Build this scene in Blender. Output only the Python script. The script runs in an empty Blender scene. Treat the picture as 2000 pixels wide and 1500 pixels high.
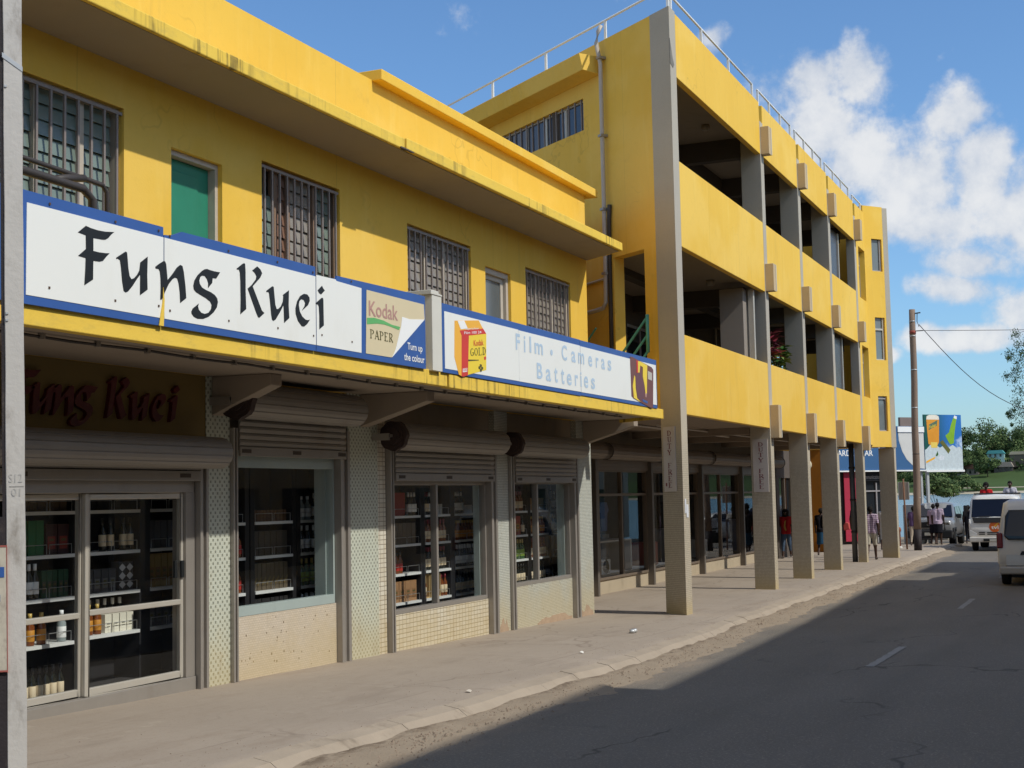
import bpy, bmesh, math, random
from mathutils import Vector, Matrix
random.seed(7)
R = math.radians
sc = bpy.context.scene
COL = sc.collection

# ------------------------------------------------------------ camera, sky, sun, exposure
cam_d = bpy.data.cameras.new("camera")
cam = bpy.data.objects.new("camera", cam_d)
COL.objects.link(cam)
cam_d.sensor_width = 36.0
cam_d.lens = 48.806
cam_d.clip_start = 0.05
cam_d.clip_end = 9000
CAMROT = (((0.401234, -0.915756, -0.020070)), ((0.066960, 0.051176, -0.996442)), ((0.913525, 0.398462, 0.081853)))
_r, _d, _f = Vector(CAMROT[0]), Vector(CAMROT[1]), Vector(CAMROT[2])
cam.matrix_world = Matrix((( _r.x, -_d.x, -_f.x, 0), (_r.y, -_d.y, -_f.y, 0), (_r.z, -_d.z, -_f.z, 2.2), (0, 0, 0, 1)))
sc.camera = cam

SUN_TO = Vector((-0.12, -1.0, 0.957)).normalized()      # direction towards the sun
sun_el = math.asin(SUN_TO.z)
sun_az = math.atan2(SUN_TO.x, SUN_TO.y)                  # clockwise from +Y
sun_d = bpy.data.lights.new("sun", 'SUN')
sun_d.energy = 3.25
sun_d.angle = R(0.8)
sun_d.color = (1.0, 0.965, 0.88)
sun = bpy.data.objects.new("sun", sun_d)
COL.objects.link(sun)
sun.rotation_euler = SUN_TO.to_track_quat('Z', 'Y').to_euler()

sc.view_settings.view_transform = 'Standard'
sc.view_settings.look = 'None'
sc.view_settings.exposure = 0.0
sc.view_settings.gamma = 1.0
sc.view_settings.use_curve_mapping = False
sc.cycles.max_bounces = 8
sc.cycles.diffuse_bounces = 4
sc.cycles.glossy_bounces = 4
sc.cycles.transmission_bounces = 6
sc.cycles.transparent_max_bounces = 16
sc.cycles.caustics_reflective = False
sc.cycles.caustics_refractive = False
try:
    sc.cycles.use_denoising = True
except Exception:
    pass


class NT:
    """short node-tree writer"""
    def __init__(self, tree):
        self.t = tree
        self.t.nodes.clear()

    def n(self, kind, **kw):
        nd = self.t.nodes.new(kind)
        for k, v in kw.items():
            setattr(nd, k, v)
        return nd

    def l(self, a, b):
        self.t.links.new(a, b)

    def put(self, sock, v):
        if hasattr(v, 'is_linked') or hasattr(v, 'links'):
            self.t.links.new(v, sock)
        else:
            sock.default_value = v

    def m(self, op, a, b=None, c=None, clamp=False):
        nd = self.n('ShaderNodeMath', operation=op)
        nd.use_clamp = clamp
        self.put(nd.inputs[0], a)
        if b is not None:
            self.put(nd.inputs[1], b)
        if c is not None:
            self.put(nd.inputs[2], c)
        return nd.outputs[0]

    def mix(self, f, a, b):
        nd = self.n('ShaderNodeMix', data_type='RGBA')
        self.put(nd.inputs[0], f)
        self.put(nd.inputs[6], a if not isinstance(a, tuple) else (*a[:3], 1))
        self.put(nd.inputs[7], b if not isinstance(b, tuple) else (*b[:3], 1))
        return nd.outputs[2]

    def ss(self, v, a, b):
        nd = self.n('ShaderNodeMapRange', interpolation_type='SMOOTHSTEP')
        self.put(nd.inputs[0], v)
        nd.inputs[1].default_value = a
        nd.inputs[2].default_value = b
        return nd.outputs[0]

    def pos(self):
        return self.n('ShaderNodeNewGeometry').outputs['Position']

    def obj(self):
        return self.n('ShaderNodeTexCoord').outputs['Object']

    def sep(self, v):
        s = self.n('ShaderNodeSeparateXYZ')
        self.l(v, s.inputs[0])
        return s.outputs

    def comb(self, x, y, z):
        s = self.n('ShaderNodeCombineXYZ')
        for i, v in enumerate((x, y, z)):
            self.put(s.inputs[i], v)
        return s.outputs[0]

    def scale(self, v, sx, sy, sz):
        s = self.n('ShaderNodeVectorMath', operation='MULTIPLY')
        self.l(v, s.inputs[0])
        s.inputs[1].default_value = (sx, sy, sz)
        return s.outputs[0]

    def noise(self, v, scale, detail=4, rough=.55):
        nd = self.n('ShaderNodeTexNoise')
        self.l(v, nd.inputs['Vector'])
        nd.inputs['Scale'].default_value = scale
        nd.inputs['Detail'].default_value = detail
        nd.inputs['Roughness'].default_value = rough
        return nd.outputs[0]

    def bsdf(self, col, rough=.8, spec=.3, metal=0.0, bump=None, bstr=.3, bdist=.01, **kw):
        b = self.n('ShaderNodeBsdfPrincipled')
        self.put(b.inputs['Base Color'], col if not isinstance(col, tuple) else (*col[:3], 1))
        self.put(b.inputs['Roughness'], rough)
        b.inputs['Specular IOR Level'].default_value = spec
        b.inputs['Metallic'].default_value = metal
        for k, v in kw.items():
            self.put(b.inputs[k], v)
        if bump is not None:
            bp = self.n('ShaderNodeBump')
            bp.inputs['Strength'].default_value = bstr
            bp.inputs['Distance'].default_value = bdist
            self.l(bump, bp.inputs['Height'])
            self.l(bp.outputs[0], b.inputs['Normal'])
        return b.outputs[0]

    def out(self, s):
        o = self.n('ShaderNodeOutputMaterial')
        self.l(s, o.inputs[0])


def newmat(name):
    m = bpy.data.materials.new(name)
    m.use_nodes = True
    return m, NT(m.node_tree)


def mul(c, k):
    return tuple(min(1.0, x * k) for x in c[:3])


def plain(name, col, rough=.7, spec=.3, metal=0.0, var=.12, vs=4.0, bs=0.0, bscale=80, dirt=0.0, dcol=(.10, .075, .05), ds=2.5, local=False):
    m, t = newmat(name)
    p = t.obj() if local else t.pos()
    f = t.noise(p, vs, 5, .6)
    c = t.mix(f, mul(col, 1 - var), mul(col, 1 + var))
    if dirt:
        d = t.ss(t.noise(t.scale(p, 1, 1, .45), ds, 7, .68), .52, .78)
        c = t.mix(t.m('MULTIPLY', d, dirt), c, dcol)
    b = t.noise(p, bscale, 3, .6) if bs else None
    t.out(t.bsdf(c, rough, spec, metal, b, bs, .01))
    return m


# ------------------------------------------------------------ sky
world = bpy.data.worlds.new("World")
sc.world = world
world.use_nodes = True
w = NT(world.node_tree)
sky = w.n('ShaderNodeTexSky', sky_type='NISHITA')
sky.sun_disc = False
sky.sun_elevation = sun_el
sky.sun_rotation = sun_az
sky.altitude = 0
sky.air_density = 1.0
sky.dust_density = 0.7
sky.ozone_density = 1.6
bg1 = w.n('ShaderNodeBackground')
tint = w.n('ShaderNodeMix', data_type='RGBA', blend_type='MULTIPLY')
tint.inputs[0].default_value = 1.0
w.l(sky.outputs[0], tint.inputs[6])
tint.inputs[7].default_value = (.93, 1.26, 1.56, 1)
w.l(tint.outputs[2], bg1.inputs[0])
bg1.inputs[1].default_value = 0.101
gen = w.n('ShaderNodeTexCoord').outputs['Generated']
gx, gy, gz = w.sep(gen)
az = w.m('MULTIPLY', w.m('ARCTAN2', gy, gx), 57.29578)
el = w.m('MULTIPLY', w.m('ARCSINE', gz), 57.29578)
n1 = w.noise(gen, 9.0, 8, .62)
n2 = w.noise(gen, 30.0, 6, .6)
n3 = w.noise(gen, 3.2, 2, .5)
nn = w.m('ADD', w.m('MULTIPLY', n1, .66), w.m('MULTIPLY', n2, .34))
wa = w.n('ShaderNodeTexNoise'); w.l(gen, wa.inputs['Vector']); wa.inputs['Scale'].default_value = 7.0; wa.inputs['Detail'].default_value = 5
wx, wy, wz = w.sep(wa.outputs[1])
az = w.m('ADD', az, w.m('MULTIPLY', w.m('SUBTRACT', wx, .5), 4.2))
el = w.m('ADD', el, w.m('MULTIPLY', w.m('SUBTRACT', wy, .5), 3.6))
dens = None
for (a0, e0, ra, re) in [(10.57, 16.91, 2.43, 1.98), (8.62, 17.13, 1.9, 1.96), (10.25, 14.7, 2.02, 2.0), (8.68, 13.38, 2.57, 1.9), (6.13, 12.57, 2.5, 2.58), (4.48, 14.67, 1.9, 1.46), (3.6, 12.92, 2.06, 2.15), (5.24, 10.71, 2.65, 1.59), (6.79, 11.03, 1.94, 1.4), (4.4, 8.09, 2.43, 0.99), (3.78, 9.2, 2.23, 1.09), (4.31, 5.95, 2.79, 0.68), (13.94, 18.51, 0.76, 0.71), (7.78, 5.33, 0.78, 0.49), (1.44, 11.15, 2.88, 2.91), (1.47, 6.86, 2.16, 1.56)]:
    da = w.m('DIVIDE', w.m('SUBTRACT', az, a0 + .9), ra * 1.06)
    de = w.m('DIVIDE', w.m('SUBTRACT', el, e0), re * 1.04)
    d = w.m('SQRT', w.m('ADD', w.m('MULTIPLY', da, da), w.m('MULTIPLY', de, de)))
    v = w.m('SUBTRACT', 1.0, d)
    dens = v if dens is None else w.m('MAXIMUM', dens, v)
# fair-weather clouds out of view, spread wide to add neutral white fill light
away = w.ss(w.m('ABSOLUTE', w.m('SUBTRACT', az, 22.0)), 34.0, 55.0)
fld = w.m('MULTIPLY', w.ss(n3, .40, .60), w.m('MULTIPLY', away, w.ss(el, 2.0, 10.0)))
dens = w.m('MAXIMUM', w.m('MAXIMUM', dens, -1.0), w.m('SUBTRACT', w.m('MULTIPLY', fld, 1.1), .35))
dd = w.m('ADD', w.m('MULTIPLY', dens, .95), w.m('MULTIPLY', w.m('SUBTRACT', nn, .5), 3.6))
cover = w.m('MULTIPLY', w.ss(dd, .0, .58), .93)
shade = w.ss(w.m('ADD', w.m('MULTIPLY', nn, 1.2), w.m('MULTIPLY', dd, .15)), .50, .86)
ccol = w.mix(shade, (.62, .68, .78), (.92, .925, .93))
bg2 = w.n('ShaderNodeBackground')
w.l(ccol, bg2.inputs[0])
bg2.inputs[1].default_value = 0.92
mxs = w.n('ShaderNodeMixShader')
w.l(cover, mxs.inputs[0])
w.l(bg1.outputs[0], mxs.inputs[1])
w.l(bg2.outputs[0], mxs.inputs[2])
wo = w.n('ShaderNodeOutputWorld')
w.l(mxs.outputs[0], wo.inputs[0])


# ------------------------------------------------------------ mesh helpers
def lin(a, b, t):
    return a + (b - a) * t


class MB:
    def __init__(self, tf=None):
        self.v, self.f, self.mi, self.sm = [], [], [], []
        self.tf = tf
        self.cur = 0
        self.smooth = False

    def add(self, verts, faces):
        o = len(self.v)
        for p in verts:
            self.v.append(tuple(self.tf(*p)) if self.tf else tuple(p))
        for f in faces:
            self.f.append([o + i for i in f])
            self.mi.append(self.cur)
            self.sm.append(self.smooth)
        return self

    def box(self, x0, x1, y0, y1, z0, z1):
        v = [(x0, y0, z0), (x1, y0, z0), (x1, y1, z0), (x0, y1, z0), (x0, y0, z1), (x1, y0, z1), (x1, y1, z1), (x0, y1, z1)]
        return self.add(v, [(0, 3, 2, 1), (4, 5, 6, 7), (0, 1, 5, 4), (1, 2, 6, 5), (2, 3, 7, 6), (3, 0, 4, 7)])

    def prism(self, poly, z0, z1):
        """polygon in XY extruded in Z"""
        a = sum(poly[i][0] * poly[(i + 1) % len(poly)][1] - poly[(i + 1) % len(poly)][0] * poly[i][1] for i in range(len(poly)))
        if a < 0:
            poly = poly[::-1]
        n = len(poly)
        v = [(x, y, z0) for x, y in poly] + [(x, y, z1) for x, y in poly]
        return self.add(v, [tuple(range(n))[::-1], tuple(range(n, 2 * n))] + [(i, (i + 1) % n, n + (i + 1) % n, n + i) for i in range(n)])

    def prism_xz(self, poly, y0, y1):
        """polygon in XZ, front at y0 (towards -Y), back at y1"""
        a = sum(poly[i][0] * poly[(i + 1) % len(poly)][1] - poly[(i + 1) % len(poly)][0] * poly[i][1] for i in range(len(poly)))
        if a < 0:
            poly = poly[::-1]
        n = len(poly)
        v = [(x, y0, z) for x, z in poly] + [(x, y1, z) for x, z in poly]
        return self.add(v, [tuple(range(n)), tuple(range(n, 2 * n))[::-1]] + [((i + 1) % n, i, n + i, n + (i + 1) % n) for i in range(n)])

    def prism_yz(self, poly, x0, x1):
        a = sum(poly[i][0] * poly[(i + 1) % len(poly)][1] - poly[(i + 1) % len(poly)][0] * poly[i][1] for i in range(len(poly)))
        if a < 0:
            poly = poly[::-1]
        n = len(poly)
        v = [(x0, y, z) for y, z in poly] + [(x1, y, z) for y, z in poly]
        return self.add(v, [tuple(range(n))[::-1], tuple(range(n, 2 * n))] + [(i, (i + 1) % n, n + (i + 1) % n, n + i) for i in range(n)])

    def tube(self, path, r, n=8, r2=None, cap=True):
        path = [Vector(p) for p in path]
        rings = []
        m = len(path)
        for i, p in enumerate(path):
            d = (path[min(i + 1, m - 1)] - path[max(i - 1, 0)]).normalized()
            up = Vector((0, 0, 1)) if abs(d.z) < .95 else Vector((1, 0, 0))
            a = d.cross(up).normalized()
            b = a.cross(d)
            rr = r if r2 is None else lin(r, r2, i / (m - 1))
            rings.append([tuple(p + (a * math.cos(2 * math.pi * k / n) + b * math.sin(2 * math.pi * k / n)) * rr) for k in range(n)])
        v = [q for rg in rings for q in rg]
        f = []
        for i in range(m - 1):
            for k in range(n):
                f.append((i * n + k, i * n + (k + 1) % n, (i + 1) * n + (k + 1) % n, (i + 1) * n + k))
        if cap:
            f.append(tuple(range(n))[::-1])
            f.append(tuple(range((m - 1) * n, m * n)))
        s = self.smooth
        self.smooth = n > 6
        self.add(v, f)
        self.smooth = s
        return self

    def lathe(self, prof, n=10, c=(0, 0, 0), mats=None):
        """profile of (r, z) about the vertical axis"""
        v = []
        for r, z in prof:
            for k in range(n):
                a = 2 * math.pi * k / n
                v.append((c[0] + r * math.cos(a), c[1] + r * math.sin(a), c[2] + z))
        o = len(self.v)
        s, cu = self.smooth, self.cur
        self.smooth = True
        for p in v:
            self.v.append(tuple(self.tf(*p)) if self.tf else p)
        for i in range(len(prof) - 1):
            for k in range(n):
                self.f.append([o + i * n + k, o + i * n + (k + 1) % n, o + (i + 1) * n + (k + 1) % n, o + (i + 1) * n + k])
                self.mi.append(mats[i] if mats else cu)
                self.sm.append(True)
        self.f.append([o + k for k in range(n)][::-1]); self.mi.append(mats[0] if mats else cu); self.sm.append(False)
        self.f.append([o + (len(prof) - 1) * n + k for k in range(n)]); self.mi.append(mats[-1] if mats else cu); self.sm.append(False)
        self.smooth = s
        return self

    def wall(self, u0, u1, w0, w1, d0, d1, holes=()):
        """wall in local (u, w, d): front face at d0, back at d1, rectangular holes (u0,u1,w0,w1), with reveals"""
        us = sorted({u0, u1, *[h[0] for h in holes], *[h[1] for h in holes]})
        ws = sorted({w0, w1, *[h[2] for h in holes], *[h[3] for h in holes]})
        us = [u for u in us if u0 <= u <= u1]
        ws = [x for x in ws if w0 <= x <= w1]
        def solid(i, j):
            if i < 0 or j < 0 or i >= len(us) - 1 or j >= len(ws) - 1:
                return False
            cu, cw = (us[i] + us[i + 1]) / 2, (ws[j] + ws[j + 1]) / 2
            return not any(h[0] < cu < h[1] and h[2] < cw < h[3] for h in holes)
        for i in range(len(us) - 1):
            for j in range(len(ws) - 1):
                if not solid(i, j):
                    continue
                a, b, c, d = us[i], us[i + 1], ws[j], ws[j + 1]
                self.add([(a, c, d0), (b, c, d0), (b, d, d0), (a, d, d0)], [(0, 1, 2, 3)])
                self.add([(a, c, d1), (b, c, d1), (b, d, d1), (a, d, d1)], [(3, 2, 1, 0)])
                if not solid(i - 1, j):
                    self.add([(a, c, d0), (a, d, d0), (a, d, d1), (a, c, d1)], [(0, 1, 2, 3)])
                if not solid(i + 1, j):
                    self.add([(b, c, d0), (b, d, d0), (b, d, d1), (b, c, d1)], [(3, 2, 1, 0)])
                if not solid(i, j - 1):
                    self.add([(a, c, d0), (b, c, d0), (b, c, d1), (a, c, d1)], [(3, 2, 1, 0)])
                if not solid(i, j + 1):
                    self.add([(a, d, d0), (b, d, d0), (b, d, d1), (a, d, d1)], [(0, 1, 2, 3)])
        return self

    def mesh(self, name, mats, off=(0, 0, 0), weld=False):
        me = bpy.data.meshes.new(name)
        ox, oy, oz = off
        me.from_pydata([(x - ox, y - oy, z - oz) for x, y, z in self.v], [], self.f)
        if not isinstance(mats, (list, tuple)):
            mats = [mats]
        for m in mats:
            me.materials.append(m)
        me.polygons.foreach_set('material_index', self.mi)
        me.polygons.foreach_set('use_smooth', self.sm)
        me.update()
        if weld:
            bm = bmesh.new()
            bm.from_mesh(me)
            bmesh.ops.remove_doubles(bm, verts=bm.verts, dist=1e-4)
            bm.to_mesh(me)
            bm.free()
        return me


def loc_of(o):
    p = Vector(o.location)
    while o.parent:
        o = o.parent
        p += Vector(o.location)
    return p


def tag(o, label=None, cat=None, group=None, kind=None):
    for k, v in (('label', label), ('category', cat), ('group', group), ('kind', kind)):
        if v:
            o[k] = v
    return o


def thing(name, label, cat, loc, group=None, rz=0.0):
    o = bpy.data.objects.new(name, None)
    o.empty_display_size = .2
    o.location = loc
    o.rotation_euler = (0, 0, rz)
    COL.objects.link(o)
    return tag(o, label, cat, group)


def part(name, mb, mats, parent=None, bevel=0.0, label=None, local=False, kind=None, weld=False):
    """one mesh object; world coordinates in mb unless local"""
    off = (0, 0, 0) if (local or parent is None) else loc_of(parent)
    o = bpy.data.objects.new(name, mb.mesh(name, mats, off, weld or bevel > 0))
    COL.objects.link(o)
    if parent is not None:
        o.parent = parent
    if bevel:
        b = o.modifiers.new('bevel', 'BEVEL')
        b.width = bevel
        b.segments = 2
        b.limit_method = 'ANGLE'
        b.angle_limit = R(50)
    if label:
        o['label'] = label
    if kind:
        o['kind'] = kind
    return o


def inst(name, me, parent, loc, rot=(0, 0, 0), scl=None):
    """another object on shared mesh data; loc in world coordinates when the parent is unrotated"""
    o = bpy.data.objects.new(name, me)
    COL.objects.link(o)
    if parent is not None:
        o.parent = parent
        o.location = Vector(loc) - loc_of(parent)
    else:
        o.location = loc
    o.rotation_euler = rot
    if scl:
        o.scale = scl
    return o


def solo(name, mb, mats, loc, label, cat, group=None, bevel=0.0):
    """a thing that is one mesh"""
    o = bpy.data.objects.new(name, mb.mesh(name, mats, loc, bevel > 0))
    o.location = loc
    COL.objects.link(o)
    if bevel:
        b = o.modifiers.new('bevel', 'BEVEL'); b.width = bevel; b.segments = 2; b.limit_method = 'ANGLE'
    return tag(o, label, cat, group)


def text_mb(mb, s, origin, ux, uy, w, h, depth=.004, bold=0.0, shear=0.0):
    """lettering: string s fitted into a w x h box at origin, along ux and uy; stands depth proud"""
    cu = bpy.data.curves.new('t', 'FONT')
    cu.body = s
    cu.size = 1.0
    cu.offset = bold
    cu.shear = shear
    cu.resolution_u = 3
    ob = bpy.data.objects.new('t', cu)
    COL.objects.link(ob)
    dg = bpy.context.evaluated_depsgraph_get()
    me = bpy.data.meshes.new_from_object(ob.evaluated_get(dg))
    xs = [v.co.x for v in me.vertices]
    ys = [v.co.y for v in me.vertices]
    x0, x1, y0, y1 = min(xs), max(xs), min(ys), max(ys)
    o, ux, uy = Vector(origin), Vector(ux), Vector(uy)
    nrm = ux.cross(uy)
    vs = [tuple(o + ux * ((v.co.x - x0) / (x1 - x0) * w) + uy * ((v.co.y - y0) / (y1 - y0) * h) + nrm * depth) for v in me.vertices]
    fs = [tuple(p.vertices) for p in me.polygons]
    mb.add(vs, fs)
    bpy.data.objects.remove(ob)
    bpy.data.meshes.remove(me)
    bpy.data.curves.remove(cu)
    return mb


def zg(x):
    """height of the pavement along the street (it falls gently towards the arcade)"""
    t = 24.57 - x
    if t <= -3:
        return 0.0
    if t >= 3:
        return .0195 * t
    return .0195 * (t + 3) ** 2 / 12


def kerb_y(x):
    t = min(1, max(0, (x - 17) / 9))
    t = t * t * (3 - 2 * t)
    return 5.93 + .42 * t


# ------------------------------------------------------------ materials
def mat_yellow():
    m, t = newmat('yellow_paint')
    p = t.pos()
    f = t.noise(p, .7, 6, .6)
    f2 = t.noise(t.scale(p, 4, 4, .5), 1.2, 5, .6)
    c = t.mix(f, (.74, .440, .046), (.83, .532, .082))
    c = t.mix(t.m('MULTIPLY', t.ss(f2, .52, .8), .40), c, (.86, .62, .16))
    d = t.ss(t.noise(p, 2.6, 8, .7), .58, .80)
    c = t.mix(t.m('MULTIPLY', d, .34), c, (.42, .25, .05))
    rs_ = t.m('MULTIPLY', t.ss(t.noise(t.scale(p, 5, 5, .22), 1.3, 5, .65), .54, .74), t.ss(t.noise(p, .45, 3, .5), .42, .62))
    c = t.mix(t.m('MULTIPLY', rs_, .24), c, (.40, .26, .07))
    pf = t.ss(t.noise(t.scale(p, 1, 1, 1.4), .33, 4, .55), .50, .62)
    c = t.mix(t.m('MULTIPLY', pf, .22), c, (.90, .66, .20))
    x, y, z = t.sep(p)
    vo = t.n('ShaderNodeTexVoronoi', feature='DISTANCE_TO_EDGE')
    nd = t.n('ShaderNodeTexNoise'); t.l(p, nd.inputs['Vector']); nd.inputs['Scale'].default_value = 1.8
    va = t.n('ShaderNodeVectorMath', operation='ADD'); t.l(t.scale(p, .22, .22, .34), va.inputs[0]); t.l(t.scale(nd.outputs[1], .5, .5, .5), va.inputs[1])
    t.l(va.outputs[0], vo.inputs['Vector']); vo.inputs['Scale'].default_value = 1.0
    ck = t.m('MULTIPLY', t.ss(vo.outputs[0], .009, .002), t.ss(t.noise(p, .5, 3, .5), .50, .62))
    c = t.mix(t.m('MULTIPLY', ck, .20), c, (.25, .15, .03))
    jx = t.m('ABSOLUTE', t.m('SUBTRACT', t.m('FRACT', t.m('DIVIDE', t.m('ADD', x, y), 4.9)), .5))
    c = t.mix(t.m('MULTIPLY', t.ss(jx, .4985, .4996), .35), c, (.25, .15, .03))
    gr = t.ss(t.noise(p, 9, 7, .72), .50, .70)
    c = t.mix(t.m('MULTIPLY', gr, .11), c, (.52, .33, .06))
    b = t.m('ADD', t.noise(p, 45, 4, .6), t.m('MULTIPLY', t.noise(p, 3.0, 4, .6), 2.0))
    t.out(t.bsdf(c, .68, .28, 0, b, .16, .01))
    return m


def mat_fascia():
    m, t = newmat('yellow_fascia_paint')
    p = t.pos()
    f = t.noise(p, 1.1, 6, .6)
    c = t.mix(f, (.74, .48, .06), (.86, .60, .10))
    st = t.noise(t.scale(p, 9, 9, .5), 1.0, 4, .6)
    cl = t.noise(t.scale(p, 1, 1, .2), .55, 3, .6)
    s = t.m('MULTIPLY', t.ss(st, .50, .62), t.ss(cl, .45, .57))
    hgt = t.m('ADD', .35, t.m('MULTIPLY', t.noise(t.scale(p, 3, 3, 14), 1.0, 3, .6), 1.0), clamp=True)
    c = t.mix(t.m('MULTIPLY', t.m('MULTIPLY', s, hgt), t.m('ADD', .25, t.m('MULTIPLY', t.ss(t.noise(p, 1.9, 3, .6), .35, .65), .6))), c, (.075, .055, .025))
    g = t.ss(t.noise(t.scale(p, 1.2, 1.2, 3), 3.5, 8, .7), .48, .72)
    c = t.mix(t.m('MULTIPLY', g, .35), c, (.38, .30, .10))
    t.out(t.bsdf(c, .7, .25, 0, t.noise(p, 40, 4, .6), .25, .01))
    return m


def mat_concrete(name, col, grit=.25, tile=0.0, yellowing=0.0):
    m, t = newmat(name)
    p = t.pos()
    x, y, z = t.sep(p)
    f = t.noise(p, 1.3, 6, .6)
    c = t.mix(f, mul(col, .86), mul(col, 1.1))
    if yellowing:
        c = t.mix(t.ss(z, 3.2, 6.0), c, t.mix(f, (.38, .345, .285), (.465, .425, .36)))
    g = t.noise(p, 55, 3, .7)
    c = t.mix(t.m('MULTIPLY', t.ss(g, .52, .72), grit), c, mul(col, .42))
    h = g
    if tile:
        br = t.n('ShaderNodeTexBrick')
        br.offset = 0.0
        t.l(t.comb(t.m('ADD', x, y), z, 0.0), br.inputs['Vector'])
        br.inputs['Scale'].default_value = 1.0
        br.inputs['Brick Width'].default_value = tile
        br.inputs['Row Height'].default_value = tile
        br.inputs['Mortar Size'].default_value = tile * .10
        br.inputs['Color1'].default_value = (*mul(col, 1.05), 1)
        br.inputs['Color2'].default_value = (*mul(col, .85), 1)
        br.inputs['Mortar'].default_value = (*mul(col, .38), 1)
        lo = t.ss(z, 3.4, 2.6)
        c = t.mix(t.m('MULTIPLY', lo, .75), c, br.outputs[0])
    if yellowing:
        lo = t.m('MULTIPLY', t.ss(t.m('ADD', z, t.m('MULTIPLY', f, .8)), 1.0, .25), yellowing)
        c = t.mix(lo, c, (.46, .35, .16))
    t.out(t.bsdf(c, .85, .2, 0, h, .25, .01))
    return m


def mat_tiles(name, kind):
    """small wall tiles below shop windows and on pillars"""
    m, t = newmat(name)
    p = t.pos()
    x, y, z = t.sep(p)
    u = t.m('ADD', x, y)
    br = t.n('ShaderNodeTexBrick')
    t.l(t.comb(u, z, 0.0), br.inputs['Vector'])
    I = br.inputs
    I['Scale'].default_value = 1.0
    if kind == 'grid':
        br.offset = 0.0
        I['Brick Width'].default_value, I['Row Height'].default_value, I['Mortar Size'].default_value = .105, .062, .0042
        c1, c2, mo = (.60, .54, .42), (.67, .63, .53), (.20, .155, .10)
    elif kind == 'dots':
        br.offset = 0.5
        I['Brick Width'].default_value, I['Row Height'].default_value, I['Mortar Size'].default_value = .0425, .0425, .003
        c1, c2, mo = (.58, .60, .50), (.62, .64, .54), (.45, .46, .38)
    elif kind == 'flecks':
        br.offset = 0.5
        I['Brick Width'].default_value, I['Row Height'].default_value, I['Mortar Size'].default_value = .05, .026, .0022
        c1, c2, mo = (.61, .53, .43), (.55, .48, .39), (.44, .37, .28)
    else:
        br.offset = 0.5
        I['Brick Width'].default_value, I['Row Height'].default_value, I['Mortar Size'].default_value = .042, .026, .0036
        c1, c2, mo = (.62, .63, .56), (.52, .54, .48), (.22, .22, .19)
    I['Color1'].default_value, I['Color2'].default_value, I['Mortar'].default_value = (*c1, 1), (*c2, 1), (*mo, 1)
    c = br.outputs[0]
    if kind == 'dots':
        rw = t.m('FLOOR', t.m('DIVIDE', z, .0425))
        fx = t.m('FRACT', t.m('ADD', t.m('DIVIDE', u, .085), t.m('MULTIPLY', t.m('MODULO', rw, 2.0), .5)))
        fz = t.m('FRACT', t.m('DIVIDE', z, .0425))
        dx = t.m('LESS_THAN', t.m('ABSOLUTE', t.m('SUBTRACT', fx, .5)), .17)
        dz = t.m('LESS_THAN', t.m('ABSOLUTE', t.m('SUBTRACT', fz, .5)), .33)
        c = t.mix(t.m('MULTIPLY', dx, dz), t.mix(t.noise(p, 3, 4, .6), (.47, .49, .41), (.58, .60, .50)), (.23, .24, .19))
    if kind == 'flecks':
        vo = t.n('ShaderNodeTexVoronoi')
        t.l(t.comb(t.m('MULTIPLY', u, 13.0), t.m('MULTIPLY', z, 11.0), 0.0), vo.inputs['Vector'])
        vo.inputs['Scale'].default_value = 1.0
        vx = t.sep(vo.outputs['Color'])
        on = t.m('MULTIPLY', t.m('GREATER_THAN', vx[0], .22), t.m('LESS_THAN', vo.outputs['Distance'], t.m('ADD', .07, t.m('MULTIPLY', vx[1], .11))))
        c = t.mix(on, c, (.14, .10, .07))
    if kind == 'mosaic':
        chip = t.ss(t.noise(t.scale(p, 1, 1, 1.6), 15, 3, .6), .62, .70)
        c = t.mix(t.m('MULTIPLY', chip, .75), c, (.17, .16, .13))
    f = t.noise(p, 1.8, 6, .65)
    # rising damp and rust near the pavement
    lo = t.ss(t.m('ADD', z, t.m('MULTIPLY', t.m('SUBTRACT', f, .5), 1.3)), 1.15, .2)
    c = t.mix(t.m('MULTIPLY', lo, .42), c, (.50, .37, .15))
    g = t.ss(t.noise(t.scale(p, 3, 3, .6), 2.2, 7, .7), .55, .80)
    c = t.mix(t.m('MULTIPLY', g, .45), c, (.27, .18, .08))
    t.out(t.bsdf(c, .45, .4, 0, br.outputs['Fac'], .4, -.006))
    return m


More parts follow.
